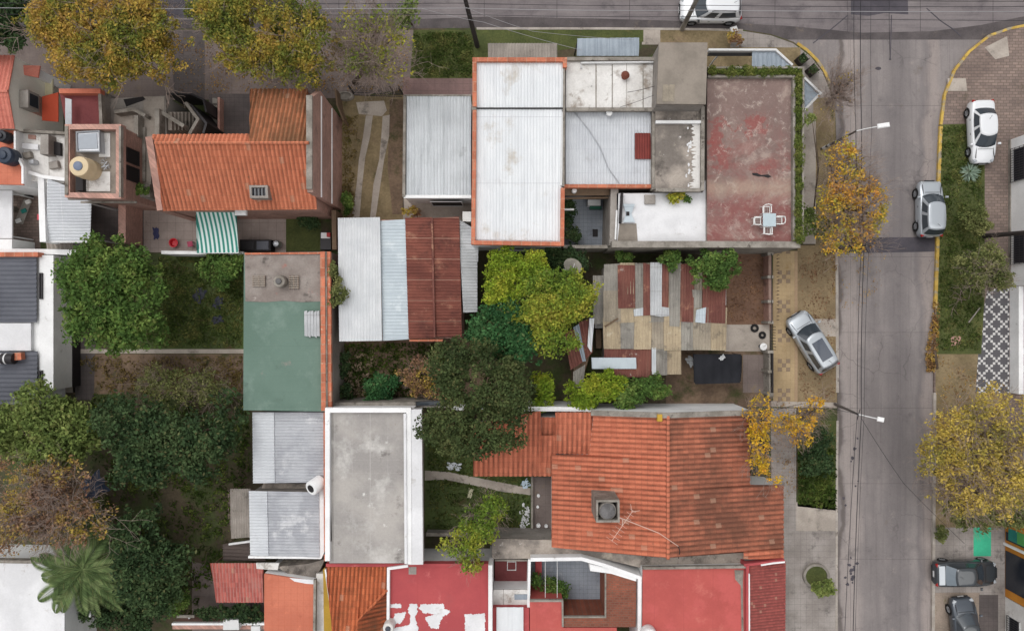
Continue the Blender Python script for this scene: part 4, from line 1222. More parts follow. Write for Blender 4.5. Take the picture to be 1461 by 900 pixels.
# ============================================================ corner house with the red terrace
h = house('corner_house', 'corner house with a worn red terrace roof ringed by planted troughs', [(1009, 97), (1147, 96), (1146, 346), (1009, 346)], 4.3, B['greywall'], B['redterrace'])
part('parapet', MB().wall([(1010, 109), (1133, 109), (1133, 345)], .16, 4.62, 4.29), B['greycap'], h)
part('trough', MB().wall([(1010, 96.5), (1146.5, 96.5), (1145.5, 345)], .12, 4.75, 4.0), B['greycap'], h)
part('trough_soil', MB().prism([(1010, 98), (1145, 98), (1145, 107), (1010, 107)], 4.5, 4.3), G['darkearth'], h)
part('trough_soil', MB().prism([(1135, 108), (1144.5, 108), (1144, 345), (1135, 345)], 4.5, 4.3), G['darkearth'], h)
part('puddle_crack', MB().prism([(1073, 247), (1080, 247), (1086, 250), (1096, 249), (1101, 252), (1096, 254), (1090, 252), (1082, 252), (1074, 250)], 4.32, 4.3), B['dark'], h)
ex = W(1146, 0, 4.3)[0]
window(h, W(1060, 0, 0)[0], W(0, 346, 4.3)[1], 1.6, 1.5, 1.2, 'S', .1)
window(h, ex, W(0, 250, 1.5)[1], 1.5, 1.6, 1.3, 'E', .1)
h = thing('corner_awning', 'low metal awning with white edge wrapping the street corner', 'awning', 1100, 85)
part('roof_sheet', MB().sheet([(1073, 72, 3.0), (1106, 72, 3.0), (1130, 93, 3.0), (1130, 96, 3.05), (1073, 96, 3.1)], 90, .3, .02), B['corr_bluegrey'], h, 60)
part('roof_sheet', MB().sheet([(1148, 113, 3.05), (1169, 133, 3.0), (1148, 156, 3.05)], 135, .3, .02), B['corr_bluegrey'], h, 60)
part('edge_beam', MB().wall([(1011, 71), (1107, 71), (1131, 93)], .14, 3.2, 2.85), B['frame'], h)
part('edge_beam', MB().wall([(1148, 111), (1171, 133), (1148, 157)], .14, 3.2, 2.85), B['frame'], h)
part('fascia', MB().wall([(1013, 74), (1104, 74), (1127, 94)], .14, 2.83, 2.2), B['corr_dark'], h)
for x, y in ((1030, 72), (1106, 72), (1169, 133)):
    part('post', MB().tube([W(x, y, 2.85)[:2] + (0,), W(x, y, 2.85)], .06, 8), B['frame'], h)
# ============================================================ middle row: long shed with four kinds of sheet
h = thing('long_shed', 'long shed roofed with white, pale blue and rusty red metal sheets side by side', 'shed', 580, 400)
part('wall', MB().prism([(486, 313), (655, 312), (658, 483), (487, 484)], 3.0, 0, 3.3), B['brick'], h)
part('roof_sheet', MB().sheet([(482, 311, 3.75), (542, 310, 3.75), (545, 486, 3.65), (484, 487, 3.65)], 90, .2, .015), B['rustwhite'], h, 60, 'white sheet metal roof with a rust stain')
part('roof_sheet', MB().sheet([(542, 315, 3.5), (578, 313, 3.5), (584, 484, 3.4), (546, 486, 3.4)], 0, .22, .015), B['corr_blue'], h, 60, 'pale blue sheet metal roof')
part('roof_sheet', MB().sheet([(578, 311, 3.6), (617, 310, 3.5), (621, 482, 3.4), (583, 483, 3.5)], 0, .2, .03), B['rust'], h, 60, 'rusty red corrugated roof')
part('roof_sheet', MB().sheet([(615, 311.5, 3.46), (655, 309, 3.3), (659, 481, 3.2), (619, 481, 3.36)], 0, .2, .03), B['rust'], h, 60, 'rusty red corrugated roof')
part('roof_batten', MB().wall([(616, 311), (620, 481)], .12, 3.58, 3.4), B['rust2'], h)
part('eaves_board', MB().wall([(584, 485.5), (632, 485.5)], .14, 3.35, 3.1), B['rawbrick'], h)
h = thing('side_shed', 'narrow lean-to of patched pale sheets beside the rusty shed roof', 'shed', 670, 380)
part('roof_sheet', MB().sheet([(657, 372, 3.1), (681, 372, 2.8), (681, 445, 2.8), (661, 446, 3.1)], 0, .2, .02), B['palesheet'], h, 60)
part('roof_sheet', MB().sheet([(656, 314, 3.1), (683, 330, 2.8), (682, 374, 2.85), (657, 374, 3.1)], 0, .2, .02), B['palesheet'], h, 60)
part('wall', MB().prism([(660, 322), (678, 334), (678, 442), (663, 442)], 2.6, 0, 2.8), B['greywall'], h)
tag(MB().prism([(660, 302), (672, 302), (672, 316), (660, 316)], 2.6, 0).build('masonry_pier', B['whitestained']), 'stained white masonry pier by the top of the rusty shed', 'pier')

# ---- green flat roof
h = house('green_roof_house', 'house with a faded green membrane roof and bare concrete end', [(348, 361), (469, 359), (472, 587), (347, 585)], 4.0, B['greywall'], B['greenroof'])
part('bare_roof', MB().prism([(349, 362), (457, 361), (457, 430), (430, 431), (405, 429), (380, 431), (350, 430)], 4.03, 4.0), B['pinkroof'], h)
part('parapet', MB().wall([(460, 359), (461.5, 586)], .3, 4.5, 3.99), B['rawbrick'], h)
part('coping', MB().wall([(464.5, 359), (466, 587)], .12, 4.4, 3.99), B['greycap'], h)
part('parapet', MB().wall([(468.5, 359), (470.5, 587)], .24, 4.3, 3.99), B['rawbrick'], h)
part('parapet', MB().wall([(349, 362), (457, 361)], .12, 4.15, 3.99), B['rawbrick'], h)
t = tank('water_tank', 'small grey concrete water tank on the green roof house', 403, 402, 4.03, .4, .75, B['greycap'], plain('dark grey lid', S(96, 94, 94), .6))
for lab, x0, x1, yy0, yy1 in (('weathered timber pallet left of the small concrete tank', 360, 378, 393, 409), ('weathered slatted timber pallet right of the small concrete tank', 412, 426, 393, 412)):
    t = thing('pallet', lab, 'pallet', (x0 + x1) / 2, 402, 4.03)
    m = MB()
    for k in range(6):
        yy = yy0 + (yy1 - yy0) * (k + .5) / 6
        m.wall([(x0, yy), (x1, yy)], .08, 4.2, 4.16)
    part('pallet_slats', m, plain('bleached timber', S(150, 140, 130), .9, var=.3), t)
    m = MB()
    for x in (x0 + 1, (x0 + x1) / 2, x1 - 1):
        m.wall([(x, yy0), (x, yy1)], .07, 4.158, 4.03)
    part('pallet_bearers', m, B['wood'], t)
t = thing('stacked_sheets', 'stack of rusty white sheets and boards on the green roof', 'scrap', 444, 462, 4.0)
for k in range(5):
    x = 434 + k * 4.4
    part('board', MB().slab([(x, 444 + (k % 2) * 2, 4.25 + .03 * (k % 3)), (x + 4, 443, 4.27 + .03 * (k % 3)), (x + 4.6, 480 + k % 2 * 2, 4.22), (x + .4, 479, 4.22 + .02 * (k % 2))], .1), B['palesheet'], t)
part('base_blocks', MB().prism([(436, 446), (454, 446), (454, 478), (436, 478)], 4.1, 4.0), B['rawbrick'], t)

# ---- shanty house with its patchwork roof
h = thing('patchwork_house', 'low house under a patchwork of tan, grey and rusty sheets', 'house', 930, 450)
part('wall', MB().prism([(866, 380), (1018, 380), (1018, 488), (866, 488)], 2.5, 0, 2.8), B['greywall'], h)
part('wall', MB().prism([(866, 489), (968, 489), (968, 530), (866, 530)], 2.2, 0, 2.6), B['greywall'], h)
Q = lambda a, b, c, d, z0, z1: [(a, b, z0), (c, b, z0), (c, d, z1), (a, d, z1)]
kk = 0
for (x0, x1, yy0, yy1, nc, nr) in ((862, 970, 376, 494, 5, 3), (968, 1034, 440, 496, 3, 1)):
    for i in range(nc):
        for j in range(nr):
            kk += 1
            xa, xb = x0 + (x1 - x0) * i / nc - 1, x0 + (x1 - x0) * (i + 1) / nc + 2
            ya, yb2 = yy0 + (yy1 - yy0) * j / nr - 1, yy0 + (yy1 - yy0) * (j + 1) / nr + 4
            a_, b_ = random.uniform(-1.6, 1.6), random.uniform(-1.5, 2.5)
            zz = 3.0 - .25 * (ya - 376) / 120 + .018 * ((i * 2 + j * 3) % 4)
            z_2 = 3.0 - .25 * (yb2 - 376) / 120 + .018 * ((i * 2 + j * 3) % 4) + .03
            part('roof_sheet', MB().sheet([(xa + a_, ya + b_, zz), (xb + a_, ya + b_ * .5, zz), (xb, yb2 + b_ * .5, z_2), (xa, yb2 + b_, z_2)], 90, .2, .022), B[('tancorr', 'tancorr2', 'tancorr', 'greycorr', 'tancorr')[kk * 3 % 5]], h, 60)
part('roof_sheet', MB().sheet(Q(968, 377, 1034, 442, 2.93, 2.82), 90, .2, .025), B['tancorr2'], h, 60)
for nm, q, mt in (('rusty', Q(881, 378, 908, 441, 3.06, 2.93), 'rust2'), ('', Q(906, 376, 921, 448, 3.1, 2.95), 'greycorr'), ('rusty', Q(919, 376, 929, 449, 3.12, 2.98), 'rust2'), ('', Q(928, 374, 944, 450, 3.18, 3.02), 'palesheet'),
                  ('rusty', Q(943, 376, 955, 448, 3.12, 2.96), 'rust2'), ('', Q(955, 376, 970, 466, 3.08, 2.9), 'greycorr'), ('rusty', Q(969, 377, 990, 458, 3.06, 2.88), 'rust2'), ('', Q(989, 412, 1000, 441, 2.98, 2.92), 'greycorr'),
                  ('', Q(993, 440, 1007, 459, 2.94, 2.9), 'corr_blue'), ('rusty', Q(1003, 380, 1036, 462, 3.02, 2.86), 'rust2'), ('', Q(904, 440, 920, 451, 2.99, 2.95), 'corr_grey'), ('', Q(942, 438, 956, 450, 3.0, 2.97), 'palesheet')):
    q = [(x + random.uniform(-1.5, 1.5), y + random.uniform(-2.5, 2.5), z + .03) for x, y, z in q]
    o = part('roof_sheet', MB().sheet(q, 90, .18, .022), B[mt], h, 60)
    if nm:
        o['label'] = 'rusty red corrugated sheet'
_m = MB()
part('roof_prop', MB().tube([W(863, 466, 2.95), W(882, 454, 3.0)], .05, 6), B['wood'], h)
part('roof_sheet', MB().sheet(Q(846, 393, 863, 462, 2.6, 2.5), 90, .2, .02), B['greycorr'], h, 60)
part('roof_sheet', MB().sheet(Q(862, 494, 932, 538, 2.72, 2.4), 90, .2, .025), B['rust2'], h, 60, 'rusty red corrugated sheet')
part('roof_sheet', MB().sheet(Q(844, 510, 908, 526, 2.78, 2.64), 90, .4, .012), B['corr_blue'], h, 60)
part('roof_sheet', MB().sheet(Q(932, 494, 952, 535, 2.72, 2.5), 90, .2, .025), B['greycorr'], h, 60)
part('roof_sheet', MB().sheet(Q(950, 495, 972, 534, 2.7, 2.5), 90, .2, .025), B['tancorr'], h, 60)
part('roof_sheet', MB().sheet(Q(930, 496, 936, 534, 2.78, 2.6), 90, .2, .02), B['corr_grey'], h, 60)
h = thing('ramshackle_shed', 'crooked little shed of tilted rusty and grey sheets beside the lime tree', 'shed', 830, 500)
part('roof_sheet', MB().sheet([(805, 475, 2.4), (818, 469, 2.6), (832, 516, 2.6), (814, 528, 2.4)], 105, .2, .025), B['rust2'], h, 60)
part('roof_sheet', MB().sheet([(818, 467, 2.7), (826, 462, 2.8), (836, 515, 2.7), (831, 516, 2.6)], 105, .2, .02), B['corr_bluegrey'], h, 60)
part('roof_sheet', MB().sheet([(826, 460, 2.7), (842, 454, 2.9), (846, 502, 2.8), (836, 512, 2.6)], 100, .2, .025), B['rust2'], h, 60)
part('roof_sheet', MB().sheet([(841, 454, 3.0), (848, 454, 3.0), (844, 503, 2.85), (838, 494, 2.85)], 95, .2, .02), B['corr_white'], h, 60)
part('roof_sheet', MB().sheet([(818, 530, 2.3), (835, 520, 2.5), (832, 552, 2.4), (817, 554, 2.2)], 95, .2, .02), B['greycorr'], h, 60)
part('wall', MB().prism([(816, 475), (842, 462), (844, 500), (830, 548), (820, 548)], 2.15, 0, 2.4), B['wood'], h)
_m = [((849, 459), (861, 468), B['whitestained']), ((850, 470), (858, 497), B['wood'])]
for k, (a, b, mt) in enumerate(_m):
    part('step', MB().prism([a, (b[0], a[1]), b, (a[0], b[1])], 1.2 - .5 * k, 0), mt, h)
t = thing('shade_net', 'black shade net stretched on poles over the small yard', 'net', 1022, 525)
part('net', MB().sheet([(989, 505, 2.05), (1059, 505, 2.0), (1058, 546, 1.95), (990, 548, 2.0)], 90, .6, .03, sag=.12, t=.02), nmat('black netting', S(38, 39, 44), S(30, 31, 36), .8, fine=.3), t, 60)
for x, y in ((990, 506), (1058, 506), (1057, 545), (991, 547)):
    part('pole', MB().tube([W(x, y, 2)[:2] + (0,), W(x, y, 2.05)], .035, 6), B['wood'], t)
# yard wall along the tan footpath
t = thing('front_wall', 'low dark brick front wall with iron railings along the tan footpath', 'wall', 1100, 465)
part('wall', MB().wall([(1099, 358), (1099.5, 462)], .25, 1.0), B['brick'], t)
part('wall', MB().wall([(1100, 500), (1100.5, 566)], .3, 1.1), B['greycap'], t)
for y in (362, 395, 430, 460, 502, 530, 562):
    part('pillar', MB().wall([(1099.5, y - 2), (1099.5, y + 2)], .4, 1.3), B['greycap'], t)
m = MB()
for y in range(366, 460, 5):
    m.tube([W(1101, y, 0)[:2] + (.95,), W(1101, y, 0)[:2] + (1.4,)], .02, 5)
m.tube([W(1101, 362, 1.35), W(1101, 460, 1.35)], .025, 5)
part('railing', m, B['iron'], t)
part('gate', MB().wall([(1103, 504), (1103, 560)], .06, 1.5, .1), B['iron'], t)
t = thing('front_gate', 'dark iron gate at the head of the concrete entrance path', 'gate', 1100, 481)
m = MB()
for y in range(466, 500, 4):
    m.tube([W(1100, y, 0)[:2] + (.05,), W(1100, y, 0)[:2] + (.9,)], .02, 5)
part('gate_bars', m, B['iron'], t)
part('gate_frame', MB().tube([W(1100, 464, 0), W(1100, 464, .95), W(1100, 499, .95), W(1100, 499, 0)], .04, 6), B['iron'], t)

# ============================================================ lower row: sheds, grey flat roof, big tiled house
h = thing('metal_shed', 'shed under a grey metal roof just below the green flat roof', 'shed', 412, 640)
part('wall', MB().prism([(363, 592), (460, 592), (460, 685), (364, 686)], 3.2, 0, 3.4), B['greywall'], h)
part('roof_sheet', MB().sheet([(360, 588, 3.4), (462, 588, 3.6), (462, 688, 3.6), (361, 689, 3.4)], 0, .2, .02), B['corr_mid'], h, 60)
part('roof_sheet', MB().sheet([(360, 588, 3.47), (391, 588, 3.53), (392, 688.5, 3.53), (361, 689, 3.47)], 0, .2, .02), B['corr_light'], h, 60)
part('parapet', MB().wall([(463.5, 588), (464.5, 800)], .2, 4.3, 0), B['rawbrick'], h)
h = thing('metal_shed', 'shed with light grey metal roof and pale side strip above the pink tiled roof', 'shed', 412, 748)
part('wall', MB().prism([(359, 702), (454, 702), (456, 792), (360, 790)], 3.1, 0, 3.3), B['greywall'], h)
part('roof_sheet', MB().sheet([(355, 700, 3.3), (455, 702, 3.5), (456, 795, 3.5), (357, 792, 3.3)], 0, .2, .02), B['corr_mid'], h, 60)
part('roof_sheet', MB().sheet([(355, 700, 3.37), (381, 700.5, 3.42), (383, 792.5, 3.42), (357, 792, 3.37)], 0, .2, .02), B['corr_light'], h, 60)
part('parapet', MB().prism([(455, 700), (463, 692), (464, 785), (458, 797), (354, 796), (354, 793), (456, 794)], 3.45, 0), B['white'], h)
tag(MB().prism([(376, 689), (440, 690), (455, 699), (372, 699)], 2.2, 0).build('rubble_wall', B['stained']), 'dark mossy wall top between the two grey shed roofs', 'wall')
c = W(452, 692, 3.4)
t = thing('water_tank', 'white cylindrical water tank with black mouth between the two grey sheds', 'water tank', 455, 689, 3.4)
tl = Vector((-.55, -.35, .9)).normalized()
b0 = Vector(W(456, 688, 3.75))
part('tank_body', MB().tube([b0 - tl * .15, b0 - tl * .1, b0 + tl * .75, b0 + tl * .8], [.42, .48, .48, .44], 24), B['white'], t, 40)
part('tank_mouth', MB().tube([b0 + tl * .79, b0 + tl * .83], [.27, .26], 20), B['dark'], t, 40)
part('tank_stand', MB().box((b0.x, b0.y, 3.3), (.8, .8, .4)), B['greycap'], t)
t = thing('awning', 'slatted white pergola sheet beside the lower grey shed', 'awning', 341, 732)
part('roof_sheet', MB().sheet([(328, 697, 2.3), (357, 697, 2.5), (357, 766, 2.5), (330, 768, 2.3)], 90, .18, .03), B['corr_old'], t, 60)
for x, y in ((331, 700), (333, 764)):
    part('post', MB().tube([W(x, y, 2.3)[:2] + (0,), W(x, y, 2.3)], .04, 6), B['wood'], t)
tag(MB().tube([W(327, 776, 2.6), W(357, 772, 2.8)], .08, 8).build('white_pole', B['frame']), 'white pole poking out from under the lower grey shed', 'pole')
t = thing('lean_to', 'dark tarred lean-to roof above the pink tiled roof', 'roof', 340, 785)
part('roof_sheet', MB().sheet([(318, 776, 1.9), (357, 770, 2.2), (380, 800, 2.2), (318, 800, 1.9)], 0, .25, .03), plain('tarred timber', S(84, 74, 70), .9, var=.3), t, 60)
part('post', MB().tube([W(320, 780, 1.9)[:2] + (0,), W(320, 780, 1.9)], .04, 6), B['wood'], t)

h = house('flat_roof_house', 'house with a grey tiled flat roof and white strip standing for its lit side wall', [(466, 583), (589, 583), (590, 803), (470, 803)], 4.6, B['white'], B['greyroof'])
part('parapet', MB().wall([(467, 800), (467, 585), (583, 585), (584, 804)], .3, 5.0, 4.59), B['white'], h)
part('coping', MB().wall([(577.5, 590), (579, 804)], .16, 5.1, 4.59), B['whiteroof'], h)
part('lit_wall_strip', MB().wall([(591, 584), (593, 805)], .95, 4.95, 4.4), B['whiteroof'], h)  # flat white strip added in place of the brightly lit east wall face
part('drain_pipe', MB().tube([W(469, 600, 4.7), W(470, 700, 4.7), W(472, 770, 4.7), W(463, 790, 4.6)], .06, 6), B['iron'], h)
ex = W(590, 0, 4.6)[0]
window(h, ex, W(0, 700, 1.5)[1], 1.6, 1.6, 1.2, 'E', .1)
t = thing('boundary_wall', 'grey coped wall along the top of the grey flat roof house', 'wall', 530, 579)
part('wall', MB().wall([(470, 578), (588, 577), (640, 578)], .35, 3.0), B['greycap'], t)
t = thing('boundary_wall', 'long white wall above the tiled house garden partly hidden by trees', 'wall', 720, 584)
part('wall', MB().wall([(644, 582), (845, 584)], .3, 3.2), B['white'], t)

h = thing('tiled_house', 'large single storey house under a wide terracotta barrel tile roof', 'house', 950, 690)
part('wall', MB().prism([(790, 650, 3.0), (842, 650, 3.5), (847, 591, 3.6), (953, 596, 4.8), (953, 793, 4.8), (790, 778, 3.0)], 4, 0), B['white'], h)
part('wall', MB().prism([(953, 596, 4.8), (1069, 592, 3.5), (1069, 783, 3.5), (953, 793, 4.8)], 4, 0), B['white'], h)
part('porch_wall', MB().prism([(1069.5, 694, 3.4), (1112, 694, 2.95), (1112, 792, 2.95), (1069.5, 792, 3.4)], 4, 0), B['white'], h)
part('tiled_roof', MB().sheet([(787, 649, 3.2), (841, 648, 3.8), (847, 589, 3.85), (953, 594, 5.0), (953, 796, 5.0), (787, 780, 3.2)], 0, .33, .07, .38, .028), B['tile_w'], h, 60)
part('tiled_roof', MB().sheet([(953, 594, 5.0), (1070, 590, 3.73), (1070, 691, 3.73), (1118, 692, 3.2), (1118, 784, 3.2), (953, 796, 5.0)], 0, .33, .07, .38, .028), B['tile_e'], h, 60, 'browned weathered tile slope facing the street')
part('porch_roof', MB().sheet([(1061, 785, 3.86), (1118, 783, 3.26), (1118, 797, 3.24), (1061, 797, 3.84)], 0, .33, .07, .38, .028), B['tile_w'], h, 60)
part('ridge_cap', MB().tube([W(953, 593, 5.03), W(953, 797, 5.03)], .12, 8), B['tile_w'], h, True)
_m = MB().wall([(846, 587.5), (950, 587)], .22, 3.0)
part('gable_wall', MB().add([W(843, 586, 3.9)[:2] + (0,), W(843, 586, 3.9)[:2] + (3.95,), (W(953, 0, 5)[0], W(843, 586, 3.9)[1], 5.1), (W(1072, 0, 3.8)[0], W(843, 586, 3.9)[1], 3.85), (W(1072, 0, 3.8)[0], W(843, 586, 3.9)[1], 0),
                            W(843, 586, 3.9)[:2] + (0,)], [(0, 1, 2, 3, 4)]), B['white'], h)
yb = W(843, 586, 3.9)[1]
for a, b in (((843, 3.98), (953, 5.13)), ((953, 5.13), (1072, 3.88))):
    x0, x1 = W(a[0], 0, a[1])[0], W(b[0], 0, b[1])[0]
    part('coping', MB().add([(x0, yb + .05, a[1]), (x1, yb + .05, b[1]), (x1, yb - .3, b[1]), (x0, yb - .3, a[1]), (x0, yb + .05, a[1] - .12), (x1, yb + .05, b[1] - .12), (x1, yb - .3, b[1] - .12), (x0, yb - .3, a[1] - .12)],
         [(0, 1, 2, 3), (7, 6, 5, 4), (0, 4, 5, 1), (1, 5, 6, 2), (2, 6, 7, 3), (3, 7, 4, 0)]), B['greycap'], h)
part('roof_vent', MB().prism([(938, 591), (945, 591), (945, 601), (938, 601)], 5.15, 4.6), B['yellow'], h)
part('tiled_roof', MB().sheet([(675, 604, 3.4), (772, 586, 3.55), (772, 621, 3.2), (794, 621, 3.2), (794, 679, 2.6), (675, 679, 2.6)], 90, .33, .07, .38, .028), B['tile_l'], h, 60, 'lower wing of terracotta tiles')
part('tiled_roof', MB().sheet([(792, 588, 3.5), (847, 588, 3.5), (842, 648, 3.0), (792, 647, 3.0)], 90, .33, .07, .38, .028), B['tile_l'], h, 60)
part('tiled_roof', MB().sheet([(772, 595, 3.2), (793, 595, 3.2), (793, 623, 2.85), (772, 623, 2.85)], 90, .33, .07, .38, .028), B['tile_l'], h, 60)
part('wall', MB().prism([(678, 610, 3.1), (770, 596, 3.2), (770, 670, 2.4), (678, 672, 2.4)], 3, 0), B['white'], h)
part('wall', MB().prism([(771, 596, 2.9), (844, 592, 2.9), (840, 645, 2.6), (788, 672, 2.3), (771, 668, 2.3)], 2.7, 0), B['white'], h)
ch = part('tank_enclosure', MB().wall([(852, 714.5), (882.5, 714.5), (883, 743.5), (852, 743.5)], .13, 6.46, 3.6, True), B['greycap'], h)
part('enclosure_floor', MB().prism([(852, 714), (883, 714), (883, 744), (852, 744)], 5.7, 3.6, 6.46), B['dark'], h)
t = thing('water_tank', 'round dark grey water tank inside the masonry box on the tiled roof', 'water tank', 867, 729, 5.7)
c = W(867, 729, 6.3)
part('tank_body', MB().lathe((c[0], c[1], 5.7), [(.54, 0), (.56, .5), (.52, .58), (.5, .6)], 24), B['greywall'], t, 40)
part('tank_lid', MB().lathe((c[0], c[1], 6.3), [(.49, 0), (.47, .05), (.2, .1), (.05, .11)], 24), nmat('mottled tank lid', S(112, 110, 110), S(84, 82, 82), 2, fine=.3), t, 40)
t = thing('tv_antenna', 'white television antenna on a leaning mast above the tiled roof', 'antenna', 968, 779, 4.9)
wh = plain('white aluminium', S(214, 186, 172), .5)
part('mast', MB().tube([W(968, 779, 4.9), W(940, 760, 5.8), W(884, 738, 6.5)], .026, 6), wh, t)
a, b = Vector(W(873, 771, 6.9)), Vector(W(903, 728, 6.9))
m = MB().tube([a, b], .016, 6)
dv = (b - a).normalized()
pv = Vector((-dv.y, dv.x, 0))
for k in range(9):
    q = a + (b - a) * (k / 8)
    l = .42 - .025 * k
    m.tube([q - pv * l, q + pv * l], .009, 5)
for sgn in (-1, 1):
    m.tube([b - dv * .1, b + dv * .25 + pv * sgn * .35], .014, 5)
part('antenna_boom', m, wh, t)
part('mast_bracket', MB().tube([Vector(W(888, 741, 6.45)), (a + b) / 2], .03, 6), wh, t)
part('coax_cable', MB().tube([W(968, 779, 4.95), W(970, 786, 5.0), W(968, 796, 4.7)], .03, 5), B['iron'], t)

t = thing('alley_roof', 'mossy grey concrete strip roof between the tiled house and the red roofs', 'roof', 900, 800)
P_ = [(702, 768), (787, 770), (870, 783), (953, 792), (1062, 782), (1062, 809), (920, 811), (862, 797), (770, 796), (702, 797)]
part('roof', MB().prism(P_, 2.6, 2.45), B['stained'], t)
part('wall', MB().prism(P_, 2.45, 0, 2.6), B['greywall'], t)
t = thing('garden_wall', 'low wall with a pale coping along the foot of the walled garden', 'wall', 700, 764)
part('wall', MB().wall([(608, 762), (790, 765)], .16, .9), B['greywall'], t)
part('coping', MB().wall([(608, 762), (790, 765)], .24, .96, .9), B['greycap'], t)
t = thing('garden_wall', 'thin low wall between the lawn and the grey patio', 'wall', 759, 718)
part('wall', MB().wall([(759, 680), (759, 754)], .14, .5), B['greycap'], t)
t = thing('boundary_wall', 'long wall between the yards with grey coping under the striped awning', 'wall', 290, 361)
part('wall', MB().wall([(230, 360), (347, 361.5)], .22, 1.9), B['white'], t)

# ============================================================ bottom row
h = thing('pink_tiled_porch', 'porch with a faded pink clay tile roof at the bottom', 'porch', 340, 830)
part('tiled_roof', MB().sheet([(300, 803, 2.8), (376, 803, 2.9), (376, 859, 2.5), (309, 859, 2.4)], 90, .22, .03, .34, .02), B['pinktile'], h, 60)
for x, y in ((304, 806), (312, 855), (373, 855)):
    part('post', MB().tube([W(x, y, 2.4)[:2] + (0,), W(x, y, 2.4)], .06, 8), B['wood'], h)
part('flashing', MB().prism([(365, 803), (398, 803), (396, 813), (366, 811)], 3.0, 2.85), B['whitestained'], h)
h = house('orange_roof_house', 'house with a flat orange painted roof beside the ochre wall', [(377, 818), (449, 829), (447, 960), (377, 960)], 3.4, B['white'], B['orange'])
part('wall', MB().prism([(395, 808), (440, 804), (464, 797), (450, 826), (410, 818)], 2.8, 0), B['stained'], h)
part('flaked_patch', MB().prism([(413, 824), (448, 827), (448, 833), (436, 832), (420, 829)], 3.43, 3.4), B['whiteroof'], h)
part('parapet', MB().wall([(449, 827), (447.5, 960)], .16, 3.7, 3.39), B['greycap'], h)
part('side_wall', MB().wall([(457, 818), (456, 960)], .55, 3.0), B['whitestained'], h)
h = thing('orange_tiled_house', 'house under a deep orange barrel tile roof with a diagonal hip', 'house', 515, 860)
part('wall', MB().prism([(466, 812), (549, 812), (549, 990), (474, 990)], 3.0, 0, 3.4), B['yellow'], h)
part('side_wall', MB().prism([(461, 812), (466, 808), (477, 900), (477, 960), (463, 960)], 3.1, 0), B['yellow'], h)
part('tiled_roof', MB().sheet([(464, 808, 3.3), (552, 808, 3.3), (552, 841, 3.75), (512, 884, 4.3), (506, 960, 5.3), (480, 960, 5.3)], 90, .27, .05, .36, .025), B['tile_h'], h, 60)
part('tiled_roof', MB().sheet([(552, 840, 3.7), (552, 960, 3.7), (506, 960, 5.3), (512, 883, 4.3)], 0, .27, .05, .36, .025), B['tile_h2'], h, 60, 'flaking tile slope beyond the hip')
part('hip_cap', MB().tube([W(552, 841, 3.8), W(512, 884, 4.36), W(506, 960, 5.36)], .1, 8), B['tile_h'], h, True)
part('coping', MB().wall([(464, 812), (471, 862)], .1, 3.5, 3.2), B['white'], h)
h = house('red_terrace_house', 'house with a red painted flat roof with large white paint patches', [(553, 807), (698, 807), (698, 980), (553, 980)], 3.5, B['white'], B['redpaint'])
part('parapet', MB().wall([(582, 807), (554, 811), (553, 960)], .18, 3.8, 3.49), B['white'], h)
part('parapet', MB().wall([(465, 806), (698, 806)], .2, 3.65, 3.1), B['redpaint'], h)
part('parapet', MB().wall([(699.5, 806), (699.5, 960)], .26, 4.0, 0), B['white'], h)
zw = 3.53


def ragged(pl, st=1.3, am=.55):
    out = []
    for i in range(len(pl)):
        a, b = pl[i], pl[(i + 1) % len(pl)]
        n = max(1, int(math.hypot(b[0] - a[0], b[1] - a[1]) / st))
        for k in range(n):
            out.append((lerp2(a[0], b[0], k / n) + random.gauss(0, am), lerp2(a[1], b[1], k / n) + random.gauss(0, am)))
    return out


for pl in ([(557, 861), (572, 861), (572, 867), (557, 867)], [(585, 861), (595, 861), (596, 872), (592, 880), (597, 896), (594, 912), (562, 916), (561, 896), (584, 891), (586, 878), (582, 870)],
           [(600, 862), (633, 861), (634, 868), (643, 872), (633, 879), (628, 886), (626, 897), (614, 895), (606, 880), (622, 876), (605, 874), (598, 868)],
           [(563, 875), (578, 873), (578, 880), (571, 889), (560, 889)], [(663, 876), (692, 875), (691, 930), (664, 930)]):
    part('white_patch', MB().prism(ragged(pl), zw, 3.5), B['whiteroof'], h)
part('roof_patch', MB().prism([(583, 808), (594, 808), (594, 819), (583, 819)], zw, 3.5), B['greywall'], h)
tank('water_tank', 'pale grey water tank with dark lid on the red painted roof', 557, 888, 3.5, .36, .9, B['whitestained'], plain('dark lid', S(70, 72, 80), .5))

h = thing('patio_house', 'low courtyard house with maroon yard and red roof around the blue grey patio', 'house', 800, 850)
part('yard_floor', MB().prism([(706, 797), (754, 797), (754, 842), (706, 842)], .6, 0), B['maroon'], h)
part('wall', MB().wall([(706, 799), (754, 799)], .12, 2.2), B['greycap'], h)
part('wall', MB().wall([(755.5, 798), (754, 866)], .18, 2.8), B['white'], h)
part('wall', MB().prism([(704, 841), (753, 841), (753, 866), (703, 866)], 2.2, 0), B['white'], h)
part('roof', MB().prism([(704, 841), (753, 841), (753, 866), (703, 866)], 2.35, 2.2), B['whitestained'], h)
part('skylight', MB().prism([(734, 848), (753, 848), (753, 855), (734, 855)], 2.45, 2.35), B['corr_bluegrey'], h)
part('roof', MB().prism([(701, 867), (755, 867), (755, 980), (701, 980)], 2.9, 0), B['redpaint'], h)
part('pergola_roof', MB().sheet([(708, 866, 3.2), (747, 866, 3.2), (747, 960, 3.0), (708, 960, 3.0)], 90, .55, .015), B['corr_white'], h, 60)
part('roof', MB().prism([(756, 858), (803, 858), (803, 895), (880, 895), (880, 980), (756, 980)], 3.0, 0), B['redpaint2'], h)
part('coping', MB().wall([(756, 857), (802.5, 857), (803, 894)], .12, 3.15, 2.9), B['greycap'], h)
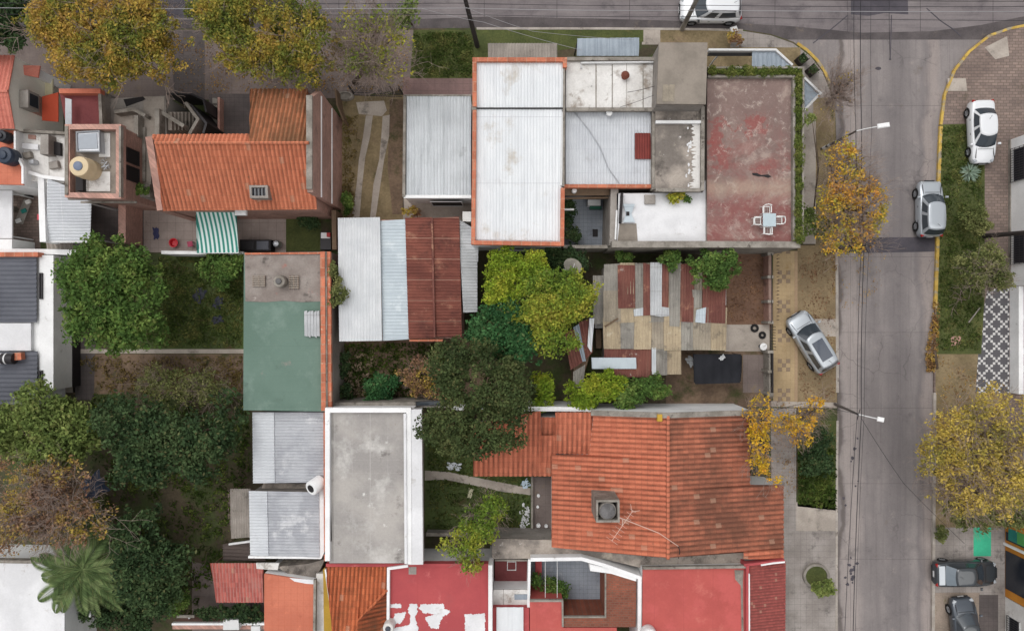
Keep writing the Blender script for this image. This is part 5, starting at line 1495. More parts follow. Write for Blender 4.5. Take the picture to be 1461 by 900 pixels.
part('brick_terrace', MB().prism([(864, 816), (908, 824), (907, 894), (804, 894), (804, 880), (864, 880)], 3.0, 0), G['brickfloor'], h)
part('coping', MB().wall([(804, 880), (864, 880), (864, 817)], .1, 3.1, 2.9), B['greycap'], h)
part('parapet', MB().wall([(757, 798), (830, 797), (862, 806), (913, 824), (912, 960)], .24, 3.3, 0), B['white'], h)
part('ledge', MB().prism([(841, 804), (862, 809), (908, 824), (908, 829), (872, 818), (842, 814)], 3.05, 0), B['white'], h)
part('step', MB().prism([(764, 800), (773, 800), (773, 820), (764, 820)], .5, 0), B['redpaint'], h)
for x in (778, 795):
    part('wire', MB().tube([W(x, 799, 2.9), W(x, 852, 2.9)], .02, 5), B['frame'], h)
t = thing('floor_ring', 'small white square frame hanging on the maroon yard wall', 'frame', 730, 807, .6)
part('frame', MB().wall([(724, 801), (736, 801), (736, 813), (724, 813)], .05, .66, .6, True), B['frame'], t)
t['label'] = 'white square outline frame lying on the maroon yard floor'

h = house('coral_roof_house', 'house with a coral red painted flat roof facing the street corner planter', [(917, 812), (1063, 809), (1064, 980), (916, 980)], 3.4, B['white'], B['redpaint2'])
part('parapet', MB().wall([(917, 810.5), (1064, 808.5)], .16, 3.7, 3.39), B['greycap'], h)
part('parapet', MB().wall([(1067, 806), (1067, 980)], .2, 3.8, 0), B['redpaint'], h)
part('coping', MB().wall([(1069, 818), (1069.5, 960)], .08, 3.85, 3.4), B['white'], h)
part('bare_patch', MB().prism([(1048, 813), (1061, 813), (1060, 830), (1061, 900), (1058, 900), (1057, 835), (1049, 826)], 3.43, 3.4), B['greycap'], h)
part('porch_roof', MB().sheet([(1070, 806, 3.5), (1121, 801, 2.9), (1120, 980, 2.9), (1070, 980, 3.5)], 0, .2, .03, .3, .01), B['brickpaint'], h, 60)
part('porch_wall', MB().prism([(1072, 810), (1112, 810), (1112, 978), (1072, 978)], 2.7, 0, 3.0), B['white'], h)
part('parapet', MB().wall([(1062, 806), (1090, 803), (1120, 800)], .16, 3.75, 3.2), B['redpaint'], h)
part('coping', MB().wall([(1086, 806), (1104, 803), (1120, 801.5)], .1, 3.82, 3.7), B['white'], h)
tank('water_tank', 'white water tank at the edge of the coral red roof', 924, 900, 3.4, .5, .9, B['white'])

h = house('white_roof_house', 'house with a bright white flat roof in the lower left corner', [(-80, 801), (92, 803), (92, 980), (-80, 980)], 3.6, B['white'], B['whiteroof'])
part('parapet', MB().wall([(-60, 800), (90, 802)], .2, 3.75, 3.3), B['greycap'], h)
t = thing('car_port', 'dark pergola beam frame and pale parked roof next to the white roof', 'pergola', 112, 872)
part('beam', MB().wall([(128, 850), (128, 880)], .12, 2.4, 2.25), B['frame'], t)
part('beam', MB().wall([(95, 848), (130, 848)], .1, 2.35, 2.2), B['wood'], t)
for y in (850, 878):
    part('post', MB().tube([W(128, y, 2.3)[:2] + (0,), W(128, y, 2.3)], .05, 6), B['frame'], t)
t = thing('front_wall', 'brick front wall with white coping and letter boxes at the bottom edge', 'wall', 310, 892)
part('wall', MB().wall([(246, 893), (377, 893)], .4, 1.4), B['brick'], t)
part('coping', MB().wall([(245, 890), (378, 890)], .14, 1.6, 1.35), B['white'], t)
part('meter_box', MB().prism([(319, 884), (340, 884), (341, 898), (318, 898)], 1.9, 0), B['frame'], t)
part('meter_box', MB().prism([(358, 893), (371, 893), (371, 900), (358, 900)], 1.7, 0), B['frame'], t)
t = thing('gate_roof', 'narrow little gate roof on posts beside the dark shrubs at the bottom', 'roof', 265, 878)
part('roof_sheet', MB().slab([(252, 877, 2.1), (277, 877, 2.1), (277, 881, 2.0), (252, 881, 2.0)], .08), B['greycap'], t)
part('post', MB().tube([W(270, 882, 0), W(270, 880, 2.0)], .08, 8), B['frame'], t)

# ============================================================ east side
xe = W(1440, 0, 0)[0]
YW = lambda y: W(0, y, 0)[1]
h = thing('white_street_house', 'white house front with two barred windows on the right edge', 'house', 1452, 300)
part('wall', MB().box((xe + 4, (YW(200) + YW(408)) / 2, 1.7), (8, YW(200) - YW(408), 3.4)), B['white'], h)
part('roof', MB().box((xe + 4.05, (YW(200) + YW(408)) / 2, 3.47), (8.3, YW(200) - YW(408) + .2, .14)), B['slab'], h)
for a, b in ((215, 262), (336, 378)):
    window(h, xe, (YW(a) + YW(b)) / 2, 1.05, YW(a) - YW(b), 1.3, 'W', .18)
part('sill', MB().box((xe - .04, (YW(200) + YW(408)) / 2, .1), (.08, YW(200) - YW(408), .2)), B['greycap'], h)
h = thing('front_wall', 'low white front wall with stub walls beside the checkered pavement', 'wall', 1445, 480)
part('wall', MB().box((xe + .2, (YW(409) + YW(560)) / 2, .45), (.34, YW(409) - YW(560), .9)), B['white'], h)
for y in (452, 500, 525):
    part('pillar', MB().box((xe + .85, YW(y), .5), (.95, .4, 1.0)), B['white'], h)
    part('pillar_cap', MB().box((xe + 1.15, YW(y), 1.03), (.4, .44, .06)), B['greycap'], h)
patch('front_garden', [(1446, 410), (1600, 410), (1600, 560), (1446, 560)], z4, G['reddirt'])
patch('patio', [(1446, 502), (1600, 502), (1600, 524), (1446, 524)], z4 + .004, G['brickfloor'])
h = thing('white_street_house', 'white house set back behind the low front wall at the right edge', 'house', 1500, 480)
part('wall', MB().box((xe + 7, (YW(412) + YW(560)) / 2, 1.7), (8, YW(412) - YW(560), 3.4)), B['white'], h)
part('roof', MB().box((xe + 7, (YW(412) + YW(560)) / 2, 3.47), (8.3, YW(412) - YW(560), .14)), B['slab'], h)
xs = W(1434, 0, 0)[0]
h = thing('shop', 'shop front painted orange with teal and green signboards at the right edge', 'shop', 1448, 800)
part('wall', MB().box((xs + 4, (YW(750) + YW(850)) / 2, 1.8), (8, YW(750) - YW(850), 3.6)), B['orangewall'], h)
part('roof', MB().box((xs + 4.05, (YW(750) + YW(850)) / 2, 3.67), (8.3, YW(750) - YW(850) + .1, .14)), B['slab'], h)
part('shop_window', MB().box((xs - .02, YW(811), 1.25), (.06, YW(784) - YW(838), 2.3)), B['glass'], h)
part('shop_window', MB().box((xs - .02, YW(763), 1.15), (.06, .6, 2.0)), B['glass'], h)
part('signboard', MB().box((xs - .1, YW(758), 1.75), (.12, .8, .7)), B['greensign'], h)
part('signboard', MB().box((xs - .1, YW(758), .95), (.12, .8, .8)), B['teal'], h)
part('trim', MB().box((xs - .06, YW(775), 1.2), (.14, .18, 2.4)), B['white'], h)
h = thing('white_street_house', 'white rendered house with a dark barred window in the lower right corner', 'house', 1448, 890)
part('wall', MB().box((xs + 4, (YW(851) + YW(1000)) / 2, 1.7), (8, YW(851) - YW(1000), 3.4)), B['whitestained'], h)
part('roof', MB().box((xs + 4.05, (YW(851) + YW(1000)) / 2, 3.47), (8.3, YW(851) - YW(1000), .14)), B['slab'], h)
window(h, xs, YW(898), .95, 2.4, 1.1, 'W', .15)
h = thing('street_house', 'plain house behind the large yellow tree at the right edge', 'house', 1460, 650)
part('wall', MB().box((xe + 5, (YW(562) + YW(748)) / 2, 1.7), (8, YW(562) - YW(748), 3.4)), B['whitestained'], h)
part('roof', MB().box((xe + 5.05, (YW(562) + YW(748)) / 2, 3.47), (8.3, YW(562) - YW(748), .14)), B['slab'], h)
# ============================================================ trees and plants
BARK = nmat('grey brown bark', S(96, 82, 70), S(74, 63, 54), 1.5, fine=.3)
TWIG = nmat('pale twigs', S(158, 142, 132), S(132, 116, 108), 1.5, fine=.3)
LM['gold'] = leafmat('golden autumn leaves', [(0, S(88, 106, 52)), (.3, S(130, 132, 60)), (.55, S(168, 146, 68)), (.8, S(184, 148, 74)), (1, S(146, 116, 82))], .55)
LM['gold2'] = leafmat('olive gold leaves', [(0, S(80, 100, 48)), (.35, S(120, 126, 58)), (.65, S(162, 146, 66)), (.85, S(176, 144, 70)), (1, S(140, 114, 80))], .5)
LM['dark'] = leafmat('dark green leaves', [(0, S(44, 60, 40)), (.5, S(58, 78, 48)), (1, S(84, 100, 64))], .6, .15)
LM['green'] = leafmat('mid green leaves', [(0, S(64, 89, 46)), (.5, S(89, 117, 57)), (1, S(130, 147, 76))], .6)
LM['lime'] = leafmat('yellow green leaves', [(0, S(91, 121, 40)), (.5, S(132, 153, 49)), (1, S(177, 175, 64))], .6)
LM['yellowgreen'] = leafmat('mustard green leaves', [(0, S(92, 116, 46)), (.4, S(136, 150, 56)), (.75, S(176, 172, 66)), (1, S(190, 164, 78))], .6)
LM['palegreen'] = leafmat('pale green leaves', [(0, S(80, 98, 52)), (.5, S(114, 130, 70)), (1, S(152, 158, 94))], .7)
LM['olive'] = leafmat('dull olive leaves', [(0, S(55, 68, 42)), (.5, S(74, 87, 51)), (1, S(106, 111, 70))], .6, .15)
LM['bluegreen'] = leafmat('blue green leaves', [(0, S(42, 74, 46)), (.5, S(59, 100, 59)), (1, S(91, 130, 81))], .7)
LM['brown'] = leafmat('russet leaves', [(0, S(132, 100, 85)), (.45, S(153, 121, 94)), (.75, S(181, 158, 70)), (1, S(141, 136, 70))], .5)
LM['amber'] = leafmat('amber leaves', [(0, S(128, 138, 60)), (.3, S(170, 160, 68)), (.6, S(212, 170, 70)), (.85, S(206, 148, 72)), (1, S(160, 118, 80))], .6)
LM['yellow'] = leafmat('clear yellow leaves', [(0, S(162, 147, 49)), (.5, S(222, 181, 57)), (1, S(211, 151, 61))], .7)
LM['strawgold'] = leafmat('straw gold leaves', [(0, S(113, 117, 61)), (.3, S(162, 149, 76)), (.65, S(207, 183, 89)), (1, S(171, 143, 96))], .5)
LM['greyolive'] = leafmat('grey olive leaves', [(0, S(79, 91, 51)), (.5, S(113, 119, 72)), (1, S(147, 145, 96))], .7)
LM['troughgreen'] = leafmat('olive trough planting', [(0, S(76, 92, 44)), (.5, S(100, 114, 54)), (1, S(142, 140, 80))], 1.2)
LM['freshgreen'] = leafmat('fresh yellowing leaves', [(0, S(78, 106, 46)), (.4, S(118, 140, 54)), (.75, S(164, 166, 66)), (1, S(180, 160, 76))], .45)
LM['palm'] = leafmat('palm leaflets', [(0, S(62, 80, 48)), (.5, S(90, 108, 66)), (1, S(124, 136, 92))], .9, .12)
LM['yucca'] = leafmat('grey blue blades', [(0, S(117, 138, 121)), (1, S(162, 179, 160))], .9, .1)


def rec(mb, p, d, ln, r, dep, spread=.6, up=.15, n=5):
    pts = [p]
    q = p.copy()
    for k in range(3):
        d = (d + Vector((random.gauss(0, .16), random.gauss(0, .16), random.gauss(0, .1) + up * .2))).normalized()
        q = q + d * ln / 3
        pts.append(q.copy())
    mb.tube(pts, [r, r * .88, r * .78, r * .66], n if dep > 1 else 4)
    if dep <= 0:
        return
    for k in range(random.choice((2, 3, 3))):
        nd = (d + Vector((random.gauss(0, spread), random.gauss(0, spread), random.gauss(up, .3)))).normalized()
        rec(mb, pts[random.choice((2, 3, 3))], nd, ln * random.uniform(.6, .85), r * .62, dep - 1, spread, up, n)


def tree(name, label, lobes, base, lm, n, size, zc=4.5, rz=None, clump=.2, trunk=True, cat='tree', group=None, twigs=0, fill=.62, z0=0.0, up=.55, bark=None, clumps=1.0, twigr=.045, tl=.3):
    """lobes: (px, py, rx, ry[, zc]) crown masses seen on the map at height zc"""
    n, size = int(n * (1.7 if n > 600 else 1.3)), size * (.76 if n > 600 else .9)
    t = thing(name, label, cat, base[0], base[1], z0, group)
    L = []
    for l in lobes:
        z = l[4] if len(l) > 4 else zc
        x, y, _ = W(l[0], l[1], z)
        k = .001 * (HC - z)
        rx, ry = l[2] * k, l[3] * k
        L.append((x, y, z, rx, ry, rz or min(.55 * (rx + ry) / 2, z - z0 - .3, 2.4)))
    area = np.array([l[3] * l[4] for l in L])
    tot = area.sum()
    pts, cl = [], []
    for (x, y, z, rx, ry, rzz), a in zip(L, area):
        rm = (rx + ry) / 2
        cr0 = max(.22, clump * math.sqrt(rm * 2.2))
        ph = rng.uniform(0, 6.28, 3)
        nc = max(5, int(clumps * 2.9 * rx * ry / cr0 ** 2))
        m = max(1, int(n * a / tot / nc))
        for c in range(nc):
            th = rng.uniform(0, 2 * math.pi)
            rr = math.sqrt(rng.uniform(0, 1))
            wob = 1 + .17 * math.sin(3 * th + ph[0]) + .13 * math.sin(5 * th + ph[1]) + .09 * math.sin(9 * th + ph[2])
            zz = math.sqrt(max(0, 1 - rr * rr)) * rng.uniform(fill, 1.0) * (1 if rng.uniform() < .85 else -.5)
            cr = cr0 * rng.choice((.55, .75, .95, 1.2, 1.5))
            f = 1 - .45 * cr / rm
            if rng.uniform() < .12:
                f *= rng.uniform(1.05, 1.22)
            cx, cy, cz = x + rx * rr * math.cos(th) * f * wob, y + ry * rr * math.sin(th) * f * wob, z + rzz * zz * rng.uniform(.8, 1.08)
            cl.append((cx, cy, cz))
            mm = max(1, int(m * (cr / cr0) ** 2))
            g = rng.normal(size=(mm, 3))
            g /= np.linalg.norm(g, axis=1)[:, None]
            g *= (rng.uniform(0, 1, mm) ** .55)[:, None] * cr * rng.uniform(.95, 1.25)
            g[:, 2] *= .62
            pts.append(g + np.array([cx, cy, cz]))
    P = np.concatenate(pts)
    P[:, 2] = np.maximum(P[:, 2], z0 + .08)
    quads('crown', leaves(P, size, up, .55, .55), LM[lm], tuple(t.location), t)
    if trunk or twigs:
        b = Vector(t.location)
        tb = MB()
        zz = np.mean([l[2] for l in L])
        cx = np.average([l[0] for l in L], weights=area)
        cy = np.average([l[1] for l in L], weights=area)
        fork = b + (Vector((cx, cy, zz)) - b) * .5
        r0 = max(.05, min(.3, .035 * math.sqrt(tot) * 1.6))
        tb.tube([b, b + (fork - b) * .5 + Vector((.08, -.05, 0)), fork], [r0 * 1.25, r0, r0 * .85], 8)
        random.shuffle(cl)
        for c in cl[:max(6, min(16, len(cl)))]:
            e = Vector(c)
            mdl = fork + (e - fork) * .5 + Vector((0, 0, .12 * (e - fork).length))
            tb.tube([fork, mdl, e], [r0 * .6, r0 * .38, r0 * .12], 5)
        part('trunk', tb, bark or BARK, t, True, fix=False)
        if twigs:
            tw = MB()
            cc = cl * (1 + twigs // max(1, len(cl)))
            for c in cc[:twigs]:
                e = Vector(c) + Vector((random.gauss(0, .3), random.gauss(0, .3), random.gauss(0, .15)))
                d = e - fork
                s_ = fork + d * random.uniform(.35, .6)
                rec(tw, s_, d.normalized(), d.length * tl, twigr, 3, .55, .1, 4)
            part('twigs', tw, TWIG, t, True, fix=False)
    return t


gs = 'golden street trees'
tree('street_tree', 'large rounded golden tree left of the two along the top street', [(150, 40, 96, 66), (190, 80, 66, 44), (95, 35, 46, 46), (130, 90, 48, 34), (215, 45, 48, 46)], (155, 62), 'gold', 19000, .22, 6.2, 2.2, .19, group=gs, twigs=40)
tree('street_tree', 'large rounded golden tree right of the two along the top street', [(375, 35, 86, 62), (400, 82, 66, 42), (440, 62, 50, 56), (330, 40, 40, 52)], (392, 60), 'gold2', 18000, .22, 6.2, 2.2, .19, group=gs, twigs=40)
tree('street_tree', 'nearly bare street tree with a few yellow leaves beside the green verge', [(530, 60, 48, 52), (555, 95, 32, 32), (515, 100, 26, 28)], (506, 118), 'yellowgreen', 1000, .24, 5.2, 1.6, .25, twigs=150, clumps=.7, twigr=.026, tl=.34)
tree('tree', 'dense dark green tree in the upper left corner', [(10, 42, 40, 46), (0, 20, 50, 40)], (12, 40), 'dark', 5500, .28, 5.5, 2, .22)
tree('street_tree', 'small green tree at the end of the pavement beyond the nearly bare tree', [(585, 20, 14, 22), (570, 30, 16, 16)], (588, 36), 'palegreen', 420, .24, 3.5, .9, .25)
tree('tree', 'large leafy mid green tree over the lawn left of the green flat roof', [(160, 420, 64, 66), (205, 440, 44, 50), (140, 385, 44, 40), (185, 380, 46, 34), (150, 470, 46, 34), (205, 470, 32, 32)], (172, 428), 'green', 11500, .3, 5.0, 2.2, .24)
tree('shrub', 'bright green shrub between the striped awning and the green flat roof', [(318, 383, 30, 24)], (318, 384), 'green', 1500, .24, 1.8, .9, .22, cat='shrub')
tree('tree', 'bushy yellow green tree in front of the dark metal roofs', [(65, 595, 64, 42), (105, 622, 40, 32), (28, 615, 38, 36), (80, 640, 50, 24)], (68, 608), 'palegreen', 7500, .3, 4.6, 1.7, .24)
tree('tree', 'wide mass of very dark green trees below the bare lot', [(240, 622, 84, 44), (185, 605, 46, 44), (305, 615, 50, 44), (220, 662, 62, 30), (290, 655, 50, 26)], (240, 625), 'dark', 8500, .3, 4.4, 1.9, .24)
tree('shrub', 'sparse olive brown bush on the bare lot above the dark trees', [(262, 548, 52, 28), (300, 560, 36, 20), (225, 540, 26, 20)], (266, 552), 'greyolive', 2200, .2, 2.0, 1.0, .2, cat='shrub', twigs=50, twigr=.02)
tree('tree', 'half bare russet and yellow tree at the left edge above the white roof', [(62, 700, 66, 54), (35, 745, 52, 42), (112, 735, 40, 42), (90, 680, 42, 34)], (68, 720), 'brown', 4600, .24, 5.2, 1.8, .2, twigs=150, twigr=.035)
tree('tree', 'dense dark green tree to the right of the palm', [(198, 765, 44, 44), (232, 805, 42, 46), (195, 810, 30, 34), (225, 845, 40, 28)], (212, 800), 'dark', 6500, .28, 3.8, 1.7, .22)
tree('shrub', 'yellow green shrub at the foot of the dark tree beside the little gate roof', [(250, 858, 22, 18), (228, 852, 18, 14)], (246, 858), 'green', 900, .22, 1.8, .8, .2, cat='shrub')
tree('shrub', 'dark shrubbery along the bottom edge below the palm', [(150, 872, 34, 24), (190, 880, 40, 22), (135, 850, 20, 20)], (165, 876), 'dark', 2600, .26, 1.8, .9, .22, cat='shrub')
tree('shrub', 'row of dark leafy shrubs behind the brick front wall at the bottom', [(325, 872, 22, 11), (352, 874, 22, 12), (295, 873, 16, 8)], (335, 874), 'dark', 1500, .24, 1.2, .6, .2, cat='shrub', trunk=False)
tree('tree', 'big dark olive tree spreading over the yard and the tiled wing', [(690, 545, 56, 58), (648, 515, 34, 42), (640, 600, 44, 40), (700, 610, 52, 38), (728, 560, 36, 48), (665, 630, 40, 22)], (690, 562), 'olive', 11500, .24, 6.0, 2.4, .22)
tree('tree', 'blue green tree between the rusty shed and the lime tree', [(712, 466, 40, 32), (738, 492, 34, 34), (698, 490, 24, 22), (725, 445, 26, 16)], (716, 476), 'bluegreen', 4200, .28, 4.4, 1.5, .22)
tree('tree', 'yellow green tree beside the crooked little shed', [(790, 430, 50, 42), (815, 425, 32, 34), (785, 480, 36, 34), (752, 440, 34, 28), (770, 405, 30, 18), (800, 398, 30, 16)], (788, 446), 'freshgreen', 7600, .23, 4.6, 1.7, .2)
tree('tree', 'lime green tree directly below the white metal roof', [(722, 388, 34, 34), (755, 385, 32, 28), (715, 418, 28, 20), (740, 410, 30, 20)], (728, 392), 'lime', 5200, .24, 4.2, 1.4, .2)
tree('tree', 'dark green bush in the shady gap below the paved courtyard', [(785, 368, 34, 16), (815, 372, 30, 16), (775, 388, 26, 14)], (795, 370), 'dark', 2200, .26, 2.4, 1.0, .22)
tree('shrub', 'small lime green bush left of the crooked little shed', [(778, 552, 18, 22), (772, 575, 12, 10)], (776, 556), 'lime', 1100, .25, 2.4, 1.0, .22, cat='shrub')
tree('shrub', 'long yellow green bush along the white wall of the tiled house', [(845, 558, 34, 24), (828, 575, 20, 12), (872, 552, 22, 22)], (850, 562), 'lime', 2600, .25, 2.6, 1.0, .22, cat='shrub')
tree('shrub', 'mid green bush between the long lime bush and the brown yard', [(905, 560, 30, 22), (935, 553, 16, 20), (890, 568, 20, 16)], (912, 560), 'green', 2300, .25, 2.5, 1.0, .22, cat='shrub')
tree('tree', 'green tree leaning over the rusty corner of the patchwork roof', [(1012, 380, 34, 24), (1035, 378, 20, 18), (1018, 402, 20, 12)], (1014, 372), 'green', 2900, .25, 3.9, 1.0, .2)
tree('shrub', 'small sprig of leaves below the left end of the white terrace', [(888, 368, 15, 8)], (888, 368), 'green', 420, .24, 2.2, .6, .2, cat='shrub')
tree('shrub', 'leafy shrub poking over the striped top of the patchwork roof', [(952, 367, 13, 9), (965, 366, 10, 7), (958, 376, 8, 8, 3.4)], (956, 366), 'green', 620, .24, 3.2, .6, .2, cat='shrub')
tree('street_tree', 'amber street tree by the lamp post beside the street', [(1205, 262, 32, 48), (1235, 295, 24, 44), (1192, 300, 30, 40), (1198, 345, 36, 24), (1225, 335, 26, 22), (1196, 222, 22, 18)], (1190, 300), 'amber', 3000, .23, 4.4, 1.8, .17, twigs=170, twigr=.022)
tree('street_tree', 'bare leafless tree at the street corner by the awning', [(1190, 140, 24, 34), (1200, 115, 18, 20)], (1180, 148), 'brown', 60, .15, 3.8, 1.3, .2, twigs=130, twigr=.016)
tree('shrub', 'green climbing bush hanging over the planted trough of the corner house', [(1153, 318, 17, 22, 3.2), (1152, 170, 8, 12, 4.4), (1172, 325, 14, 18, 2.5)], (1158, 318), 'palegreen', 1400, .2, 3, .7, .2, cat='shrub')
tree('street_tree', 'young yellow leaved tree over the front wall of the tiled house', [(1082, 590, 20, 30), (1078, 630, 16, 40), (1082, 660, 15, 16), (1102, 682, 12, 6)], (1090, 625), 'yellow', 1050, .22, 4.6, 1.3, .18, twigs=50, twigr=.02)
tree('street_tree', 'spindly yellow tree on the pavement beside the concrete cross path', [(1118, 605, 26, 20), (1142, 598, 24, 22), (1160, 575, 14, 14), (1140, 625, 16, 14)], (1132, 604), 'yellow', 720, .22, 4.0, 1.2, .18, twigs=60, twigr=.02)
tree('shrub', 'low dark green shrub on the weedy verge in front of the tiled house', [(1163, 655, 22, 28), (1170, 625, 18, 16)], (1164, 650), 'dark', 2000, .24, 1.0, .7, .2, cat='shrub', trunk=False)
tree('street_tree', 'huge yellow and brown street tree at the right above the green painted paving', [(1375, 630, 62, 62), (1420, 600, 52, 50), (1405, 685, 58, 50), (1340, 645, 34, 42), (1450, 660, 40, 60), (1365, 700, 36, 36)], (1388, 660), 'strawgold', 9500, .22, 5.0, 2.2, .17, twigs=160, twigr=.03, group=gs)
tree('shrub', 'green lower foliage on the street side below the huge yellow tree', [(1390, 738, 34, 18), (1360, 725, 20, 18), (1440, 740, 28, 16)], (1395, 738), 'greyolive', 1500, .25, 2.6, .8, .2, cat='shrub')
tree('street_tree', 'grey green shrubby tree on the grass strip beside the leaning pole', [(1398, 378, 32, 34), (1418, 395, 22, 24), (1385, 395, 20, 22)], (1395, 378), 'greyolive', 3200, .22, 3.2, 1.3, .2, twigs=40, twigr=.02)
tree('shrub', 'rounded green shrub between the spiky plant and the grey green tree', [(1385, 312, 20, 20), (1400, 325, 12, 14)], (1386, 314), 'greyolive', 1100, .22, 1.6, .8, .2, cat='shrub')
tree('tree', 'slender lime green tree standing in the walled garden', [(690, 738, 30, 30), (662, 770, 28, 30), (702, 716, 18, 18), (672, 800, 20, 10)], (684, 752), 'freshgreen', 2200, .24, 4.2, 1.5, .2, twigs=30, twigr=.025)
tree('shrub', 'feathery bush squeezed between the green roof parapet and the white shed roof', [(484, 418, 11, 20), (478, 385, 7, 16)], (480, 410), 'greyolive', 900, .22, 3.9, .8, .2, cat='shrub')
tree('shrub', 'bright green bush in the weedy rubble yard', [(545, 553, 24, 20), (530, 570, 14, 8)], (544, 554), 'bluegreen', 1500, .24, 1.4, .7, .2, cat='shrub', trunk=False)
tree('shrub', 'dark green creeper beside the rubble heap', [(492, 525, 8, 26), (494, 560, 10, 14)], (492, 535), 'dark', 800, .22, 1.2, .6, .2, cat='shrub', trunk=False)
tree('shrub', 'tangled brown green bush under the rusty shed eaves', [(600, 535, 32, 26), (630, 560, 24, 16)], (606, 540), 'brown', 1600, .22, 1.6, .8, .2, cat='shrub', twigs=30, twigr=.02)
tree('shrub', 'dark shrub in the shady corner of the small lawn by the brick gable', [(440, 314, 18, 12)], (440, 314), 'dark', 800, .22, .8, .5, .2, cat='shrub', trunk=False)
tree('shrub', 'small green bush at the end of the wheel tracks', [(496, 290, 8, 16)], (496, 290), 'green', 500, .2, .8, .5, .2, cat='shrub', trunk=False)
tree('shrub', 'purple brown bush behind the white garage', [(588, 303, 13, 10)], (588, 303), 'brown', 420, .2, 1.0, .5, .2, cat='shrub', trunk=False)
tree('potted_plant', 'bushy plant in the planter on the stair terrace', [(202, 270, 11, 8, 3.9)], (202, 272), 'green', 320, .18, 3.9, .4, .18, cat='plant', z0=3.7, trunk=False)
tree('shrub', 'leafy green shrub in the corner of the blue grey patio', [(788, 838, 20, 15), (803, 842, 9, 12), (765, 826, 8, 8)], (788, 838), 'green', 1300, .22, 1.0, .6, .2, cat='shrub')
tree('shrub', 'dark leafy plants along the left wall of the paved courtyard', [(813, 300, 9, 16), (816, 335, 13, 12), (808, 318, 8, 14)], (812, 318), 'dark', 900, .22, 1.0, .6, .2, cat='shrub', trunk=False)
tree('shrub', 'spiky green plant growing at the round street planter', [(1176, 838, 15, 12)], (1174, 838), 'palegreen', 620, .24, 1.0, .5, .2, cat='shrub')
tree('shrub', 'dry grassy tuft at the kerb beside the grey paving', [(1340, 762, 8, 14)], (1340, 762), 'greyolive', 420, .22, .6, .4, .2, cat='shrub', trunk=False)
tree('potted_plant', 'yellow green plant sprouting on the white terrace', [(960, 282, 11, 6, 4.2), (972, 280, 6, 5, 4.2)], (962, 282), 'yellowgreen', 320, .2, 4.2, .3, .18, cat='plant', z0=3.9, trunk=False)
tree('potted_plant', 'small round green plant on the white terrace', [(982, 284, 5, 6, 4.1)], (982, 284), 'green', 130, .18, 4.1, .25, .18, cat='plant', z0=3.9, trunk=False)
tree('potted_plant', 'dark potted bushes along the east wall of the white house', [(82, 462, 8, 14), (92, 480, 8, 10), (96, 395, 8, 20)], (86, 468), 'dark', 700, .2, 1.0, .5, .2, cat='plant', trunk=False)
for lab, pl in (('clipped green planting in the trough along the north edge of the red terrace', [(1016 + 12 * k, 102, 7, 4.5) for k in range(11)]),
                ('green planting in the trough along the street edge of the red terrace', [(1139.5, 112 + 12 * k, 4.8, 7) for k in range(20)])):
    tree('hedge', lab, pl, mid(pl), 'troughgreen', 3600 if 'north' in lab else 4600, .14, 4.62, .22, .14, cat='hedge', z0=4.5, trunk=False)

# ---- palm
t = thing('palm_tree', 'feathery palm tree overlapping the corner of the white flat roof', 'palm', 116, 806)
p0 = Vector(W(118, 812, 4.2))
part('trunk', MB().tube([Vector(t.location), p0 - Vector((0, 0, 1.2)), p0], [.28, .24, .2], 10), BARK, t, True)
V = []
stems = MB()
for k in range(34):
    a = k * 2.39996 + random.uniform(-.15, .15)
    ln = random.uniform(3.3, 4.5)
    el = random.uniform(-.05, .6)
    d = Vector((math.cos(a), math.sin(a), 0))
    pts = []
    for i in range(15):
        f = i / 14
        pts.append(p0 + d * ln * f * (1 - .1 * f) + Vector((0, 0, ln * (el * f - (.35 + .5 * el) * f * f))))
    stems.tube(pts, [.03 * (1 - .8 * i / 14) for i in range(15)], 4)
    sd = Vector((-d.y, d.x, 0))
    for i in range(2, 60):
        f = i / 60
        q = pts[int(f * 14)].lerp(pts[min(14, int(f * 14) + 1)], f * 14 - int(f * 14))
        l = .72 * math.sin(math.pi * min(1, f * .9 + .12)) + .08
        for s in (-1, 1):
            tip = q + (sd * s * .75 + d * .75 + Vector((0, 0, -.25))).normalized() * l
            w_ = d * .035
            m_ = q.lerp(tip, .5) + Vector((0, 0, .03))
            V.append([q, m_ - w_, tip, m_ + w_])
part('frond_stems', stems, LM['palm'], t, fix=False)
quads('fronds', np.array([[tuple(v) for v in q] for q in V]), LM['palm'], tuple(t.location), t)


def rosette(name, label, px, py, z, r, n, lm, cat='plant', w=.05, up=.5):
    t = thing(name, label, cat, px, py, z)
    b = Vector(t.location)
    V = []
    for k in range(n):
        a = random.uniform(0, 2 * math.pi)
        e = random.uniform(.1, 1.2)
        d = Vector((math.cos(a) * math.cos(e), math.sin(a) * math.cos(e), math.sin(e) * up + .08))
        s = Vector((-math.sin(a), math.cos(a), 0)) * w
        l = r * random.uniform(.75, 1.1)
        V.append([b, b + d * l * .4 + s, b + d * l + Vector((0, 0, -.12 * l * math.cos(e))), b + d * l * .4 - s])
    quads('blades', np.array([[tuple(v) for v in q] for q in V]), LM[lm], tuple(t.location), t)
    return t


rosette('yucca', 'grey blue spiky rosette plant on the grass in front of the white sedan', 1383, 246, 0, .85, 150, 'yucca')
rosette('agave', 'pale spiky grass clump beside the white corner roof', 108, 880, 0, .9, 140, 'greyolive')
rosette('grass_clump', 'tall light green grass clump at the bottom edge below the palm', 127, 884, 0, .8, 140, 'palegreen', w=.03)
